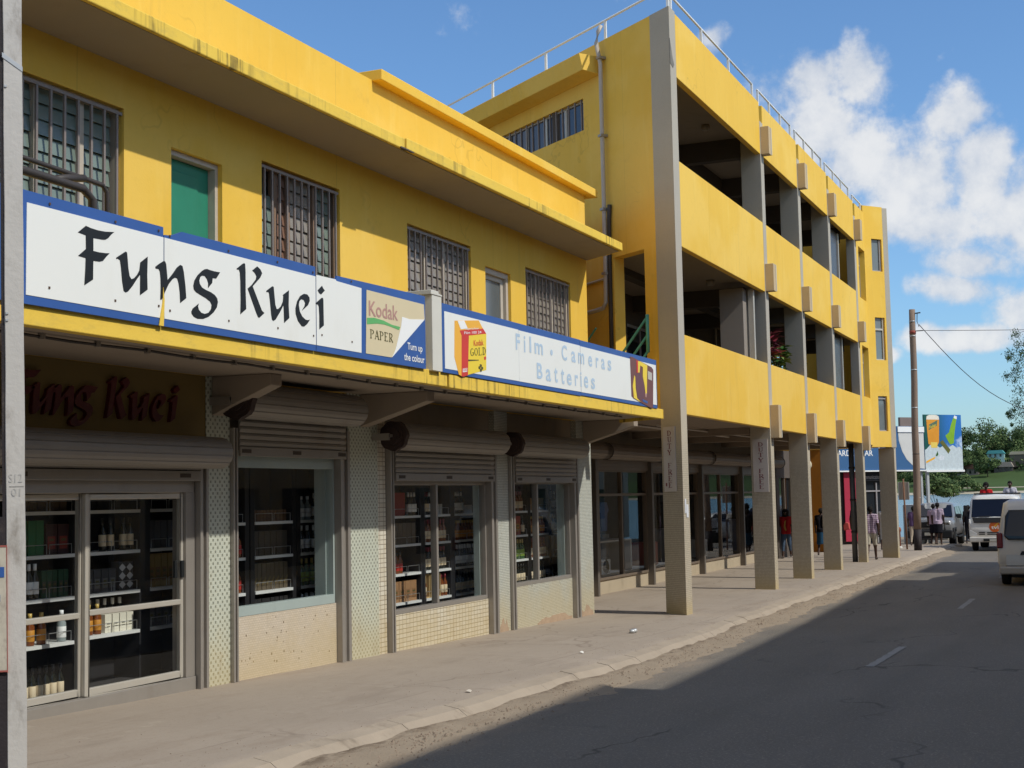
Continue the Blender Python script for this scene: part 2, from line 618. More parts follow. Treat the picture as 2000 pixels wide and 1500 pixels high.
def mat_pavement():
    m, t = newmat('pavement_concrete')
    p = t.pos()
    x, y, z = t.sep(p)
    f = t.noise(p, .5, 7, .62)
    c = t.mix(f, (.31, .255, .20), (.42, .35, .28))
    g = t.ss(t.noise(t.scale(p, .35, 1.4, 1), 1.6, 8, .68), .5, .75)
    c = t.mix(t.m('MULTIPLY', g, .45), c, (.25, .19, .14))
    w2 = t.ss(t.noise(p, 3.1, 6, .65), .58, .75)
    c = t.mix(t.m('MULTIPLY', w2, .35), c, (.50, .43, .34))
    vo = t.n('ShaderNodeTexVoronoi', feature='DISTANCE_TO_EDGE')
    nd = t.n('ShaderNodeTexNoise'); t.l(p, nd.inputs['Vector']); nd.inputs['Scale'].default_value = 1.4
    va = t.n('ShaderNodeVectorMath', operation='ADD'); t.l(t.scale(p, .28, .5, .3), va.inputs[0]); t.l(t.scale(nd.outputs[1], .35, .35, .35), va.inputs[1])
    t.l(va.outputs[0], vo.inputs['Vector']); vo.inputs['Scale'].default_value = 1.0
    ck = t.m('MULTIPLY', t.ss(vo.outputs[0], .012, .002), t.ss(t.noise(p, .45, 2, .5), .48, .6))
    c = t.mix(t.m('MULTIPLY', ck, .40), c, (.16, .12, .09))
    jx = t.m('ABSOLUTE', t.m('SUBTRACT', t.m('FRACT', t.m('DIVIDE', t.m('ADD', x, t.m('MULTIPLY', f, .10)), 3.35)), .5))
    jn = t.m('MULTIPLY', t.ss(jx, .4975, .4992), t.ss(t.noise(p, .8, 3, .5), .38, .55))
    c = t.mix(t.m('MULTIPLY', jn, .6), c, (.14, .105, .08))
    jy = t.m('MULTIPLY', t.ss(t.m('ABSOLUTE', t.m('SUBTRACT', t.m('ADD', y, t.m('MULTIPLY', f, .08)), 6.72)), .012, .003), t.ss(t.noise(p, .5, 2, .5), .40, .55))
    c = t.mix(t.m('MULTIPLY', jy, .5), c, (.15, .115, .09))
    mo = t.ss(t.noise(t.scale(p, 1, 1.6, 1), 7, 7, .72), .50, .72)
    c = t.mix(t.m('MULTIPLY', mo, .30), c, (.27, .21, .155))
    wt = t.ss(t.noise(t.scale(p, .5, 1.1, 1), .9, 6, .62), .55, .66)
    c = t.mix(t.m('MULTIPLY', wt, .28), c, (.23, .185, .145))
    sp = t.ss(t.noise(p, 60, 2, .6), .62, .72)
    c = t.mix(t.m('MULTIPLY', sp, .5), c, (.15, .115, .085))
    h = t.m('ADD', t.m('MULTIPLY', t.noise(p, 25, 6, .65), .6), t.m('MULTIPLY', ck, -.4))
    t.out(t.bsdf(c, .88, .2, 0, h, .3, .012))
    return m


def mat_asphalt():
    m, t = newmat('asphalt')
    p = t.pos()
    x, y, z = t.sep(p)
    f = t.noise(t.scale(p, .35, 1, 1), .9, 6, .6)
    c = t.mix(f, (.135, .118, .097), (.205, .182, .152))
    g = t.noise(p, 42, 3, .8)
    c = t.mix(t.m('MULTIPLY', t.ss(g, .54, .66), .75), c, (.33, .29, .24))
    c = t.mix(t.m('MULTIPLY', t.ss(g, .40, .28), .6), c, (.062, .055, .047))
    # sand washed over the edge of the carriageway
    nf = t.noise(t.scale(p, .55, 1.0, 1), 1.2, 7, .65)
    e = t.m('SUBTRACT', t.m('ADD', y, t.m('MULTIPLY', t.m('SUBTRACT', nf, .5), 1.5)), t.m('MULTIPLY', t.ss(x, 17.0, 26.0), .42))
    c = t.mix(t.m('MULTIPLY', t.ss(e, 4.9, 5.75), .55), c, (.36, .28, .20))
    trk_ = t.m('MULTIPLY', t.ss(t.m('ABSOLUTE', t.m('SUBTRACT', t.m('ABSOLUTE', t.m('SUBTRACT', t.m('ABSOLUTE', t.m('SUBTRACT', y, 3.05)), 1.45)), .75)), .42, .05), .22)
    c = t.mix(t.m('MULTIPLY', trk_, t.ss(t.noise(t.scale(p, .25, 2, 1), 1.1, 4, .6), .3, .7)), c, (.085, .078, .068))
    oil = t.m('MULTIPLY', t.ss(t.noise(t.scale(p, .6, 1, 1), 1.7, 5, .6), .66, .74), t.ss(t.m('ABSOLUTE', t.m('SUBTRACT', y, 4.5)), 1.0, .2))
    c = t.mix(t.m('MULTIPLY', oil, .5), c, (.05, .045, .04))
    vo = t.n('ShaderNodeTexVoronoi', feature='DISTANCE_TO_EDGE')
    nd = t.n('ShaderNodeTexNoise'); t.l(p, nd.inputs['Vector']); nd.inputs['Scale'].default_value = 1.1
    va = t.n('ShaderNodeVectorMath', operation='ADD'); t.l(t.scale(p, .16, .4, .3), va.inputs[0]); t.l(t.scale(nd.outputs[1], .4, .4, .4), va.inputs[1])
    t.l(va.outputs[0], vo.inputs['Vector']); vo.inputs['Scale'].default_value = 1.0
    ck = t.m('MULTIPLY', t.ss(vo.outputs[0], .010, .002), t.ss(t.noise(p, .3, 2, .5), .5, .6))
    c = t.mix(t.m('MULTIPLY', ck, .6), c, (.04, .036, .03))
    pt = t.ss(t.noise(t.scale(p, .3, 1.2, 1), .45, 5, .6), .56, .66)
    c = t.mix(t.m('MULTIPLY', pt, .28), c, (.16, .145, .125))
    t.out(t.bsdf(c, .82, .28, 0, g, .55, .012))
    return m


def mat_sand():
    m, t = newmat('road_sand')
    p = t.pos()
    f = t.noise(p, 2.2, 7, .65)
    c = t.mix(f, (.25, .20, .145), (.36, .29, .215))
    d = t.ss(t.noise(t.scale(p, .5, 1.3, 1), 2.4, 8, .72), .54, .72)
    c = t.mix(t.m('MULTIPLY', d, .55), c, (.17, .115, .075))
    x, y, z = t.sep(p)
    e = t.m('SUBTRACT', t.m('SUBTRACT', y, 5.83), t.m('MULTIPLY', t.ss(x, 17.0, 26.0), .42))
    ln_ = t.m('MULTIPLY', t.ss(t.m('ABSOLUTE', e), .17, .03), t.ss(t.noise(t.scale(p, 1.2, 3, 1), 2.6, 7, .7), .42, .62))
    c = t.mix(t.m('MULTIPLY', ln_, .75), c, (.12, .085, .06))
    t.out(t.bsdf(c, .95, .1, 0, t.noise(p, 35, 6, .7), .6, .02))
    return m


def mat_glass(name, tint=(.9, .95, .93), refl=1.0, rough=.01):
    m, t = newmat(name)
    geo = t.n('ShaderNodeNewGeometry')
    dt = t.n('ShaderNodeVectorMath', operation='DOT_PRODUCT')
    t.l(geo.outputs['Normal'], dt.inputs[0]); t.l(geo.outputs['Incoming'], dt.inputs[1])
    cs = t.m('SUBTRACT', 1.0, t.m('ABSOLUTE', dt.outputs['Value']), clamp=True)
    sch = t.m('ADD', .04, t.m('MULTIPLY', .96, t.m('POWER', cs, 5.0)))
    tr = t.n('ShaderNodeBsdfTransparent')
    tr.inputs[0].default_value = (*tint, 1)
    gl = t.n('ShaderNodeBsdfGlossy')
    gl.inputs['Roughness'].default_value = rough
    gl.inputs[0].default_value = (.9, .93, .95, 1)
    mx = t.n('ShaderNodeMixShader')
    t.l(t.m('MULTIPLY', sch, refl), mx.inputs[0])
    t.l(tr.outputs[0], mx.inputs[1])
    t.l(gl.outputs[0], mx.inputs[2])
    t.out(mx.outputs[0])
    return m


Y = mat_yellow()
YF = mat_fascia()
COLM = mat_concrete('column_aggregate', (.50, .435, .33), .30, tile=.034, yellowing=.7)
BOXM = mat_concrete('bracket_box_aggregate', (.52, .40, .25), .30)
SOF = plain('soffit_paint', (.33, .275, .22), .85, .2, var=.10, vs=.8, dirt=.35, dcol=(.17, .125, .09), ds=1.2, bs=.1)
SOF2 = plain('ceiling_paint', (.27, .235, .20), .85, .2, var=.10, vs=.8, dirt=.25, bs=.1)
WALLB = plain('brown_upper_shopwall', (.30, .25, .19), .8, .2, var=.15, vs=1.5, dirt=.3, bs=.2)
TAN = plain('tan_shop_panel', (.20, .14, .045), .6, .3, var=.10, vs=2, dirt=.2, bs=.1)
ALU = plain('grey_aluminium', (.33, .30, .265), .42, .45, .35, var=.10, vs=5, dirt=.25, dcol=(.16, .12, .08))
ALUL = plain('pale_aluminium', (.53, .49, .42), .40, .45, .3, var=.08, vs=5, dirt=.15, dcol=(.25, .2, .15))
SHUT = plain('shutter_paint', (.27, .245, .215), .5, .4, .1, var=.14, vs=2.5, dirt=.4, dcol=(.20, .15, .11), bs=.05)
SHUTD = plain('dark_slat_joint', (.07, .055, .045), .7)
GREENW = plain('grey_green_window_paint', (.34, .40, .38), .55, .4, var=.1, vs=2, dirt=.2)
DOORG = plain('green_door_paint', (.025, .21, .125), .55, .35, var=.18, vs=2.0, dirt=.2, dcol=(.02, .10, .06), bs=.08, bscale=30)
WOODF = plain('brown_window_timber', (.26, .17, .115), .65, .3, var=.2, vs=6, dirt=.3)
WOODP = plain('pale_window_timber', (.48, .42, .34), .65, .3, var=.15, vs=6, dirt=.35)
BARM = plain('window_bar_paint', (.25, .21, .19), .5, .4, .2, var=.15, vs=6, dirt=.35, dcol=(.16, .09, .06))
FRMD = plain('grey_frame_paint', (.33, .31, .31), .55, .35, var=.1, vs=4, dirt=.2)
LOUG = plain('green_louvre_glass', (.17, .22, .19), .18, .6, var=.25, vs=3)
LOUB = plain('brown_louvre_glass', (.26, .23, .19), .22, .6, var=.25, vs=3)
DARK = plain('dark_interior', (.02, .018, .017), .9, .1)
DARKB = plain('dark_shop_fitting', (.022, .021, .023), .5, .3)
GLASS = mat_glass('window_glass', (.97, .98, .98), .5)
DGLASS = plain('dark_glass', (.015, .018, .022), .04, .6, var=0.05)
BLUE = plain('blue_sign_paint', (.038, .105, .33), .45, .4, var=.14, vs=3, dirt=.18, dcol=(.06, .11, .22))
WHITE = plain('white_sign_paint', (.80, .80, .755), .45, .4, var=.03, vs=1.0, dirt=.22, dcol=(.60, .55, .42), ds=1.5)
BLACKP = plain('black_lettering', (.014, .016, .017), .4, .4)
REDL = plain('red_lettering', (.10, .009, .012), .45, .4)
KTAN = plain('kodak_tan', (.66, .56, .36), .5, .35, var=.05)
KRED = plain('faded_red_print', (.46, .26, .22), .5, .35)
KGREEN = plain('green_print', (.13, .42, .14), .5, .35)
KWHITE = plain('white_print', (.84, .84, .82), .5, .35, var=.03)
FYEL = plain('film_yellow', (.84, .62, .05), .45, .4, var=.05)
FORA = plain('film_orange', (.86, .44, .05), .45, .4, var=.06)
FRED = plain('film_red', (.62, .05, .035), .45, .4, var=.1)
PALEB = plain('faded_blue_lettering', (.46, .58, .70), .5, .3, var=.12, vs=8)
MAROON = plain('maroon_print', (.17, .065, .055), .45, .4, var=.1)
DBLACK = plain('dark_print', (.10, .09, .03), .5, .3)
STEEL = plain('galvanised_steel', (.55, .56, .56), .45, .45, .4, var=.1, vs=3)
RAILW = plain('white_railing_paint', (.74, .74, .73), .5, .4, var=.02)
PVC = plain('grey_pipe', (.48, .43, .38), .5, .35, var=.1, dirt=.3)
BLKPIPE = plain('black_pipe', (.05, .042, .038), .55, .35, var=.2, dirt=.3, dcol=(.2, .15, .11))
POSTG = plain('pole_grey_paint', (.55, .52, .48), .55, .35, var=.10, vs=2.5, dirt=.8, dcol=(.20, .165, .13), ds=4.5, bs=.25, bscale=30)
POSTK = plain('pole_black_paint', (.030, .024, .026), .7, .3, var=.3, vs=6, dirt=.5, dcol=(.25, .20, .15), ds=6, bs=.3)
PAV = mat_pavement()
ASPH = mat_asphalt()
SAND = mat_sand()

# ------------------------------------------------------------ ground, road, pavement
def grid_mesh(xs, ys, zf):
    mb = MB()
    mb.smooth = True
    v = [(x, yv(x), zf(x, yv(x), k)) for x in xs for k, yv in enumerate(ys)]
    n = len(ys)
    f = [(i * n + k, (i + 1) * n + k, (i + 1) * n + k + 1, i * n + k + 1) for i in range(len(xs) - 1) for k in range(n - 1)]
    mb.add(v, f)
    return mb


def frange(a, b, s):
    n = max(1, int(round((b - a) / s)))
    return [a + (b - a) * i / n for i in range(n + 1)]


rnd = random.Random(3)


def wob(x, a=1.0):
    return a * (.5 * math.sin(x * 1.7 + .6) + .3 * math.sin(x * 4.1 + 2) + .2 * math.sin(x * 9.3 + 1))


G0 = plain('earth', (.30, .24, .17), .95, .1, var=.2, vs=.4, dirt=.4, bs=.3, bscale=8)
gm = grid_mesh([-120, -60, -20, 0, 10, 20, 24, 28, 34, 50, 66, 74, 78, 82], [lambda x, y=y: y for y in (-120, -40, -12, -3, 0, 6, 12, 20, 60, 160)],
               lambda x, y, k: (zg(x) - .20) if x < 76 else -.20 - (x - 76) * .25)
go = part('ground', gm, G0, kind='structure')
rx = frange(-40, 74, .8)
rm = grid_mesh(rx, [lambda x, y=y: y for y in (-.7, .6, 1.8, 3.1, 4.2, 5.2, 6.1, 6.75)], lambda x, y, k: zg(x) - .135 - .012 * abs(y - 3.1) / 3)
road = part('road', rm, ASPH, kind='structure')
LINE = plain('worn_road_paint', (.30, .29, .27), .8, .2, var=.35, vs=14, dirt=.7, dcol=(.09, .087, .08), ds=7)
for x0, x1 in ((18.0, 20.9), (28.6, 31.2), (38.6, 41.4), (48.6, 51.4)):
    mb = MB()
    yc = 3.02
    xs = frange(x0, x1, .25)
    v = []
    for i, x in enumerate(xs):
        for s in (-1, 1):
            v.append((x + .03 * wob(x * 3 + s), yc + s * (.055 + .012 * wob(x * 7 + s)), zg(x) - .129))
    mb.add(v, [(2 * i, 2 * i + 2, 2 * i + 3, 2 * i + 1) for i in range(len(xs) - 1)])
    part('lane_dash', mb, LINE, road)
# pavement slab with a worn, rounded kerb edge
prof = [(-.10, -.17), (-.03, -.155), (.02, -.06), (.07, -.022), (.16, -.006), (.30, 0.0)]


def pav(x, y, k):
    if k < len(prof):
        return zg(x) + prof[k][1] + .014 * wob(x * 1.3 + k)
    return zg(x) + .004 * wob(x * .9 + y * 2)


pys = [lambda x, o=o: kerb_y(x) + o + .05 * wob(x * .8) for o, _ in prof]
pys += [lambda x, y=y: y for y in (6.9, 7.3, 7.9, 8.5, 9.05, 9.6, 10.4, 11.0, 12.0, 13.5)]
pm = grid_mesh(frange(-30, 58.2, .3), pys, pav)
pavement = part('pavement', pm, PAV, kind='structure')
# rounded end of the pavement by the side street
mb = MB()
mb.prism([(58.2, 5.95), (58.9, 6.2), (59.2, 6.7), (59.3, 7.6), (59.3, 13.5), (58.2, 13.5)], -.2, -.004)
part('pavement_corner', mb, PAV, pavement)
# kerb stones: visible pieces along the edge
KERB = plain('kerb_concrete', (.37, .305, .235), .9, .15, var=.2, vs=2, dirt=.6, bs=.4, bscale=25)
for i in range(52):
    x0 = 3.6 + i * 1.05
    mb = MB()
    v = []
    for x in (x0 + .003, x0 + .52, x0 + 1.046):
        yk = kerb_y(x) + .05 * wob(x * .8) + rnd.uniform(-.006, .006)
        zz = zg(x) + rnd.uniform(-.004, .003)
        v += [(x, yk - .17, zz - .19), (x, yk - .14, zz - .085), (x, yk - .05, zz - .022), (x, yk + .10, zz + .005), (x, yk + .13, zz - .04)]
    mb.smooth = False
    f = []
    for s in range(2):
        for k in range(4):
            f.append((s * 5 + k, s * 5 + 5 + k, s * 5 + 6 + k, s * 5 + k + 1))
    f += [(0, 1, 2, 3, 4), (14, 13, 12, 11, 10)]
    mb.add(v, f)
    part('kerb_stone', mb, KERB, pavement)
# sand drifted against the kerb
sx = frange(2, 60, .22)
sm_ = grid_mesh(sx, [lambda x: kerb_y(x) - .62 + .16 * wob(x * .7 + 3) + .05 * wob(x * 5), lambda x: kerb_y(x) - .42 + .1 * wob(x * .6 + 1), lambda x: kerb_y(x) - .26, lambda x: kerb_y(x) - .12, lambda x: kerb_y(x) + .02],
                lambda x, y, k: zg(x) - (.150, .118, .098, .078, .062)[k] + .012 * wob(x * 2.1 + k))
sand = part('road_sand', sm_, SAND, kind='structure')
# gravel, leaves and grit along the gutter
GRAV = plain('gutter_gravel', (.26, .20, .15), .9, .1, var=.5, vs=30)
mb = MB()
for i in range(6500):
    x = 5 + 45 * rnd.random() ** 1.6
    y = kerb_y(x) - .10 - abs(rnd.gauss(0, .24)) if i % 7 else kerb_y(x) + .1 + abs(rnd.gauss(0, .6))
    s = rnd.uniform(.004, .017) * (1.6 if rnd.random() < .05 else 1)
    z = zg(x) - .100 - .04 * min(1, max(0, (kerb_y(x) - y - .25) / .4)) if y < kerb_y(x) else zg(x) + .001
    s *= 1 if y < kerb_y(x) else .5
    a = rnd.random() * 6.28
    ca, sa = math.cos(a) * s, math.sin(a) * s
    mb.add([(x + ca, y + sa, z), (x - sa * .8, y + ca * .8, z), (x - ca, y - sa, z), (x + sa * .7, y - ca * .7, z), (x, y, z + s * rnd.uniform(.5, 1.0))],
           [(0, 1, 4), (1, 2, 4), (2, 3, 4), (3, 0, 4)])
part('gravel', mb, GRAV, kind='stuff')

# ------------------------------------------------------------ two-storey shop building
YW = 9.13
XL, XR = 3.0, 24.57
shop = thing('shop_building', 'two storey yellow shop building with long eave, barred windows and tiled shopfronts', 'building', (14, YW, 0))
holes = [(8.70, 11.17, 4.75, 6.24), (11.94, 12.86, 3.76, 6.02), (13.65, 15.445, 4.75, 6.25), (17.31, 19.42, 4.75, 6.135), (19.955, 20.96, 3.76, 5.91), (21.60, 23.70, 4.75, 6.135)]
tfw = lambda u, z, d: (u, d, z)
mb = MB(tfw)
mb.wall(XL, XR, 3.60, 7.95, YW, YW + .22, holes)
mb.tf = None
O1 = (XR, YW)
bd = (.588, .809)
mb.prism([(XR, YW), (XR - .22, YW + .221), (XR - .22 + 7 * bd[0], YW + .22 + 7 * bd[1]), (XR + 7 * bd[0], YW + 7 * bd[1])], 3.6, 7.95)
mb.prism([(XL, YW + .22), (XL + .2, YW + .22), (XL + .2, YW + 7), (XL, YW + 7)], 0, 7.95)
part('upper_wall', mb, Y, shop)
mb = MB(); mb.prism([(XL + .2, YW + .23), (XR - .25, YW + .23), (XR + 3.2, YW + 5.6), (XL + .2, YW + 6.5)], 7.3, 7.5)
part('roof', mb, SOF, shop)
mb = MB(); mb.box(16.33, 24.88, YW - .16, YW + .30, 7.935, 8.085)
part('parapet_coping', mb, Y, shop, bevel=.012)
# eave slab, in two pours that do not quite line up
mb = MB()
mb.prism([(XL, 8.205), (15.55, 8.215), (15.55, YW - .002), (XL, YW - .002)], 6.69, 6.835)
part('eave_slab', mb, YF, shop, bevel=.012)
mb = MB()
mb.prism([(15.56, 8.19), (24.02, 8.20), (24.70, YW - .002), (15.56, YW - .002)], 6.695, 6.845)
part('eave_slab', mb, YF, shop, bevel=.012)
mb = MB()
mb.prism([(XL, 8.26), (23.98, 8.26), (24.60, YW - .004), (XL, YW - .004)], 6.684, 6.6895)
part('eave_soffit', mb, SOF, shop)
mb = MB()
mb.prism([(15.38, 8.185), (15.47, 8.18), (15.60, 8.18), (15.74, 8.182), (15.70, 8.215), (15.60, 8.21), (15.52, 8.25), (15.42, 8.22)], 6.681, 6.697)
part('spalled_patch', mb, plain('bare_concrete', (.12, .10, .085), .95, .1, bs=.5), shop)
# canopy slab over the pavement
mb = MB()
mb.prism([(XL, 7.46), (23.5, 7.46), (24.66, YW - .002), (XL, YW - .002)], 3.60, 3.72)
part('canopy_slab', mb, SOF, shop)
mb = MB(); mb.prism([(XL, 7.47), (23.5, 7.47), (24.6, 9.12), (XL, 9.12)], 3.7205, 3.735)  # unseen pale sheet added over the slab to bounce sunlight under the eave
part('balcony_bounce_sheet', mb, plain('pale_bounce_sheet', (.52, .45, .33), .9, .1, var=.15, vs=2, dirt=.3), shop)
mb = MB()
mb.prism([(XL, 7.355), (14.92, 7.355), (14.92, 7.459), (XL, 7.459)], 3.548, 3.722)
part('canopy_fascia', mb, YF, shop, bevel=.008)
mb = MB()
mb.prism([(14.95, 7.338), (23.43, 7.338), (23.51, 7.459), (14.95, 7.459)], 3.538, 3.705)
part('canopy_fascia', mb, YF, shop, bevel=.008)
mb = MB()
mb.prism([(23.435, 7.34), (23.445, 7.33), (24.70, 9.09), (24.66, 9.11)], 3.54, 3.705)
part('canopy_fascia', mb, YF, shop)
for xc, yt in ((12.76, 8.36), (16.02, 8.14), (24.28, 8.12)):
    mb = MB()
    mb.prism_yz([(yt, 3.599), (yt, 3.47), (9.128, 3.17), (9.128, 3.599)], xc - .11, xc + .11)
    part('canopy_bracket', mb, SOF, shop, bevel=.01)
# conduit clipped under the canopy edge
mb = MB()
mb.tube([(XL, 7.9, 3.58)] + [(x, 7.9 + .012 * math.sin(x), 3.578 - .014 * abs(math.sin(x * 1.9))) for x in frange(4, 22, .5)] + [(23.0, 7.95, 3.575)], .013, 6)
part('conduit', mb, BLKPIPE, shop)
clip = MB(); clip.box(-.02, .02, -.022, .022, -.03, .02)
cm = clip.mesh('conduit_clip', ALU)
for x in frange(8, 22.6, .66):
    inst('conduit_clip', cm, shop, (x, 7.9, 3.58))

# ---- upper windows with bars and glass louvres
bar_m = None


def barred_window(bld, x0, x1, z0, z1, mull, nbar, gmat, y=YW, frame=WOODP, rows=9, backs=None, bars=BARM, partname='barred_window'):
    yf = y + .07
    mb = MB()
    t = .05
    mb.box(x0 + .002, x0 + t, yf, yf + .09, z0, z1 - .002)
    mb.box(x1 - t, x1 - .002, yf, yf + .09, z0, z1 - .002)
    mb.box(x0 + t, x1 - t, yf, yf + .09, z1 - t, z1 - .002)
    mb.box(x0 + t, x1 - t, yf, yf + .09, z0, z0 + t)
    fr = part(partname, mb, frame, bld)
    edges = [x0 + t] + [m for m in mull] + [x1 - t]
    mm = MB(); mm.box(-.032, .032, 0, .088, z0 + t + .001, z1 - t - .001)
    mme = mm.mesh('mullion', frame)
    for m in mull:
        inst('mullion', mme, fr, (m, yf + .001, 0))
    # louvre blades
    h = (z1 - z0 - 2 * t) / rows
    for i in range(len(edges) - 1):
        a, b = edges[i] + .034, edges[i + 1] - .034
        pb = MB()
        pb.add([(a, yf + .03, 0), (b, yf + .03, 0), (b, yf + .055, h * 1.02), (a, yf + .055, h * 1.02), (a, yf + .036, 0), (b, yf + .036, 0), (b, yf + .061, h * 1.02), (a, yf + .061, h * 1.02)],
               [(0, 1, 2, 3), (7, 6, 5, 4), (0, 4, 5, 1), (2, 6, 7, 3), (0, 3, 7, 4), (1, 5, 6, 2)])
        pm_ = pb.mesh('louvre_pane', gmat[i % len(gmat)] if isinstance(gmat, list) else gmat)
        for r_ in range(rows):
            if (i, r_) in (backs or {}):
                continue
            o = inst('louvre_pane', pm_, fr, (0, 0, z0 + t + r_ * h))
            o.location.y += rnd.uniform(-.004, .006)
            o.location.z += rnd.uniform(-.003, .003)
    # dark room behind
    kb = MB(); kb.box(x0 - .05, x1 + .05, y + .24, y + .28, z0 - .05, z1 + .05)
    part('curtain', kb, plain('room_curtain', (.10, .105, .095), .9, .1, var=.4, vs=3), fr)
    # bars in front
    bb = MB(); bb.box(-.013, .013, y + .012, y + .036, z0 + .03, z1 - .075)
    bme = bb.mesh('bar', bars)
    for k in range(nbar):
        x = x0 + (x1 - x0) * (k + .55) / nbar
        inst('bar', bme, fr, (x, 0, 0))
    for za, zb in ((z1 - .076, z1 - .045), (z0 + .03, z0 + .06)):
        rb = MB(); rb.box(x0 + .015, x1 - .015, y + .010, y + .042, za, zb)
        part('bar_rail', rb, bars, fr)
    return fr


BROWNP = plain('brown_board', (.20, .11, .075), .7, .2)
PALEC = plain('white_curtain', (.62, .62, .58), .85, .1, var=.06)
barred_window(shop, 8.70, 11.17, 4.75, 6.24, (9.35, 9.99, 10.62), 13, LOUG, frame=WOODP)
w2 = barred_window(shop, 13.65, 15.445, 4.75, 6.25, (14.05, 14.33, 14.92), 11, [LOUG, BROWNP, LOUB, LOUG], frame=WOODF, backs={(0, 8): 1, (0, 7): 1})
mb = MB(); mb.box(13.71, 14.28, YW + .16, YW + .17, 4.80, 5.12); part('torn_curtain', mb, PALEC, w2)
mb = MB(); mb.box(14.38, 14.88, YW + .06, YW + .068, 4.82, 5.06); part('notice', mb, plain('cream_notice', (.60, .53, .40), .8, .2, var=.2, vs=20), w2)
barred_window(shop, 17.31, 19.42, 4.75, 6.135, (17.98, 18.62), 12, LOUB, frame=WOODP, rows=9)
barred_window(shop, 21.60, 23.70, 4.75, 6.135, (22.22, 22.95), 12, LOUB, frame=WOODP, rows=10)
# green door with its timber frame
mb = MB()
x0, x1, zt = 11.94, 12.86, 6.02
mb.box(x1 - .055, x1 - .002, YW + .06, YW + .20, 3.76, zt - .002)
mb.box(x0 + .002, x1 - .055, YW + .06, YW + .20, zt - .06, zt - .002)
fr = part('door_frame', mb, WOODP, shop)
mb = MB()
mb.box(x0 + .004, x1 - .06, YW + .15, YW + .19, 3.78, zt - .065)
mb.box(x0 + .05, x0 + .66, YW + .138, YW + .149, 3.95, zt - .19)
part('door_leaf', mb, DOORG, fr, bevel=.006)
# narrow glazed door
mb = MB()
x0, x1, zt = 19.955, 20.96, 5.91
mb.box(x0 + .003, x0 + .06, YW + .05, YW + .16, 3.78, zt - .003)
mb.box(x1 - .09, x1 - .003, YW + .05, YW + .16, 3.78, zt - .003)
mb.box(x0 + .06, x1 - .09, YW + .05, YW + .16, zt - .09, zt - .003)
mb.box(x1 - .20, x1 - .10, YW + .10, YW + .15, 3.78, zt - .09)
mb.box(x0 + .06, x1 - .20, YW + .10, YW + .15, zt - .17, zt - .09)
fr = part('glazed_door', mb, WOODP, shop)
mb = MB(); mb.box(x0 + .06, x1 - .20, YW + .12, YW + .126, 3.8, zt - .17)
part('door_glass', mb, plain('grey_door_glass', (.10, .115, .12), .08, .6), fr)
# lagged pipes standing behind the sign
mb = MB()
mb.tube([(6.0, 8.2, 5.10), (8.6, 8.2, 5.10), (9.5, 8.2, 5.07), (9.74, 8.2, 5.06), (9.80, 8.2, 5.0), (9.81, 8.2, 3.75)], .022, 10)
mb.tube([(6.0, 8.14, 4.97), (8.5, 8.14, 4.97), (9.1, 8.14, 4.96), (9.42, 8.14, 4.955), (9.54, 8.14, 4.88), (9.55, 8.14, 3.75)], .038, 10)
mb.tube([(9.05, 8.14, 4.96), (9.25, 8.17, 5.02), (9.5, 8.2, 5.07)], .034, 8)
solo('lagged_pipes', mb, BLKPIPE, (9, 8.2, 3.73), 'black lagged pipes bent down behind the shop sign before the first barred window', 'pipes')

# ---- shopfront: pillars, risers, shutters
def pillar(x0, x1, mat, z1=3.6, y0=YW, nm='tiled_pillar', y1=YW + .25):
    mb = MB()
    mb.box(x0, x1, y0, y1, zg((x0 + x1) / 2) - .12, z1 - .002)
    return part(nm, mb, mat, shop)


TGRID, TDOT, TFLK, TMOS = mat_tiles('cream_grid_tiles', 'grid'), mat_tiles('dotted_tiles', 'dots'), mat_tiles('cream_fleck_tiles', 'flecks'), mat_tiles('pale_mosaic', 'mosaic')
pillar(12.55, 12.985, TDOT)
pillar(15.585, 16.365, TDOT)
pillar(16.405, 16.63, TGRID, y0=YW + .03)
pillar(20.19, 20.69, TMOS)
pillar(23.82, 24.568, TMOS)


def guide(x0, x1, z1, y0=YW - .05):
    w_ = x1 - x0
    z0 = zg(x0) - .05
    mb = MB()
    mb.box(x0 + .002, x0 + w_ * .28, y0, YW + .12, z0, z1)
    mb.box(x0 + w_ * .28, x1 - w_ * .26, y0 + .05, YW + .12, z0, z1)
    mb.box(x1 - w_ * .26, x1 - .002, y0 + .012, YW + .12, z0, z1)
    part('shutter_guide', mb, ALU, shop, bevel=.004)


guide(12.38, 12.548, 2.62)
guide(12.99, 13.098, 3.05)
guide(15.325, 15.58, 3.1)
guide(16.64, 16.765, 2.9)
guide(19.93, 20.185, 2.9)
guide(20.70, 20.885, 2.9)
guide(23.56, 23.815, 2.9)


def riser(x0, x1, z1, mat):
    mb = MB(); mb.box(x0, x1, YW + .035, YW + .2, zg(x0) - .2, z1)
    part('stall_riser', mb, mat, shop)


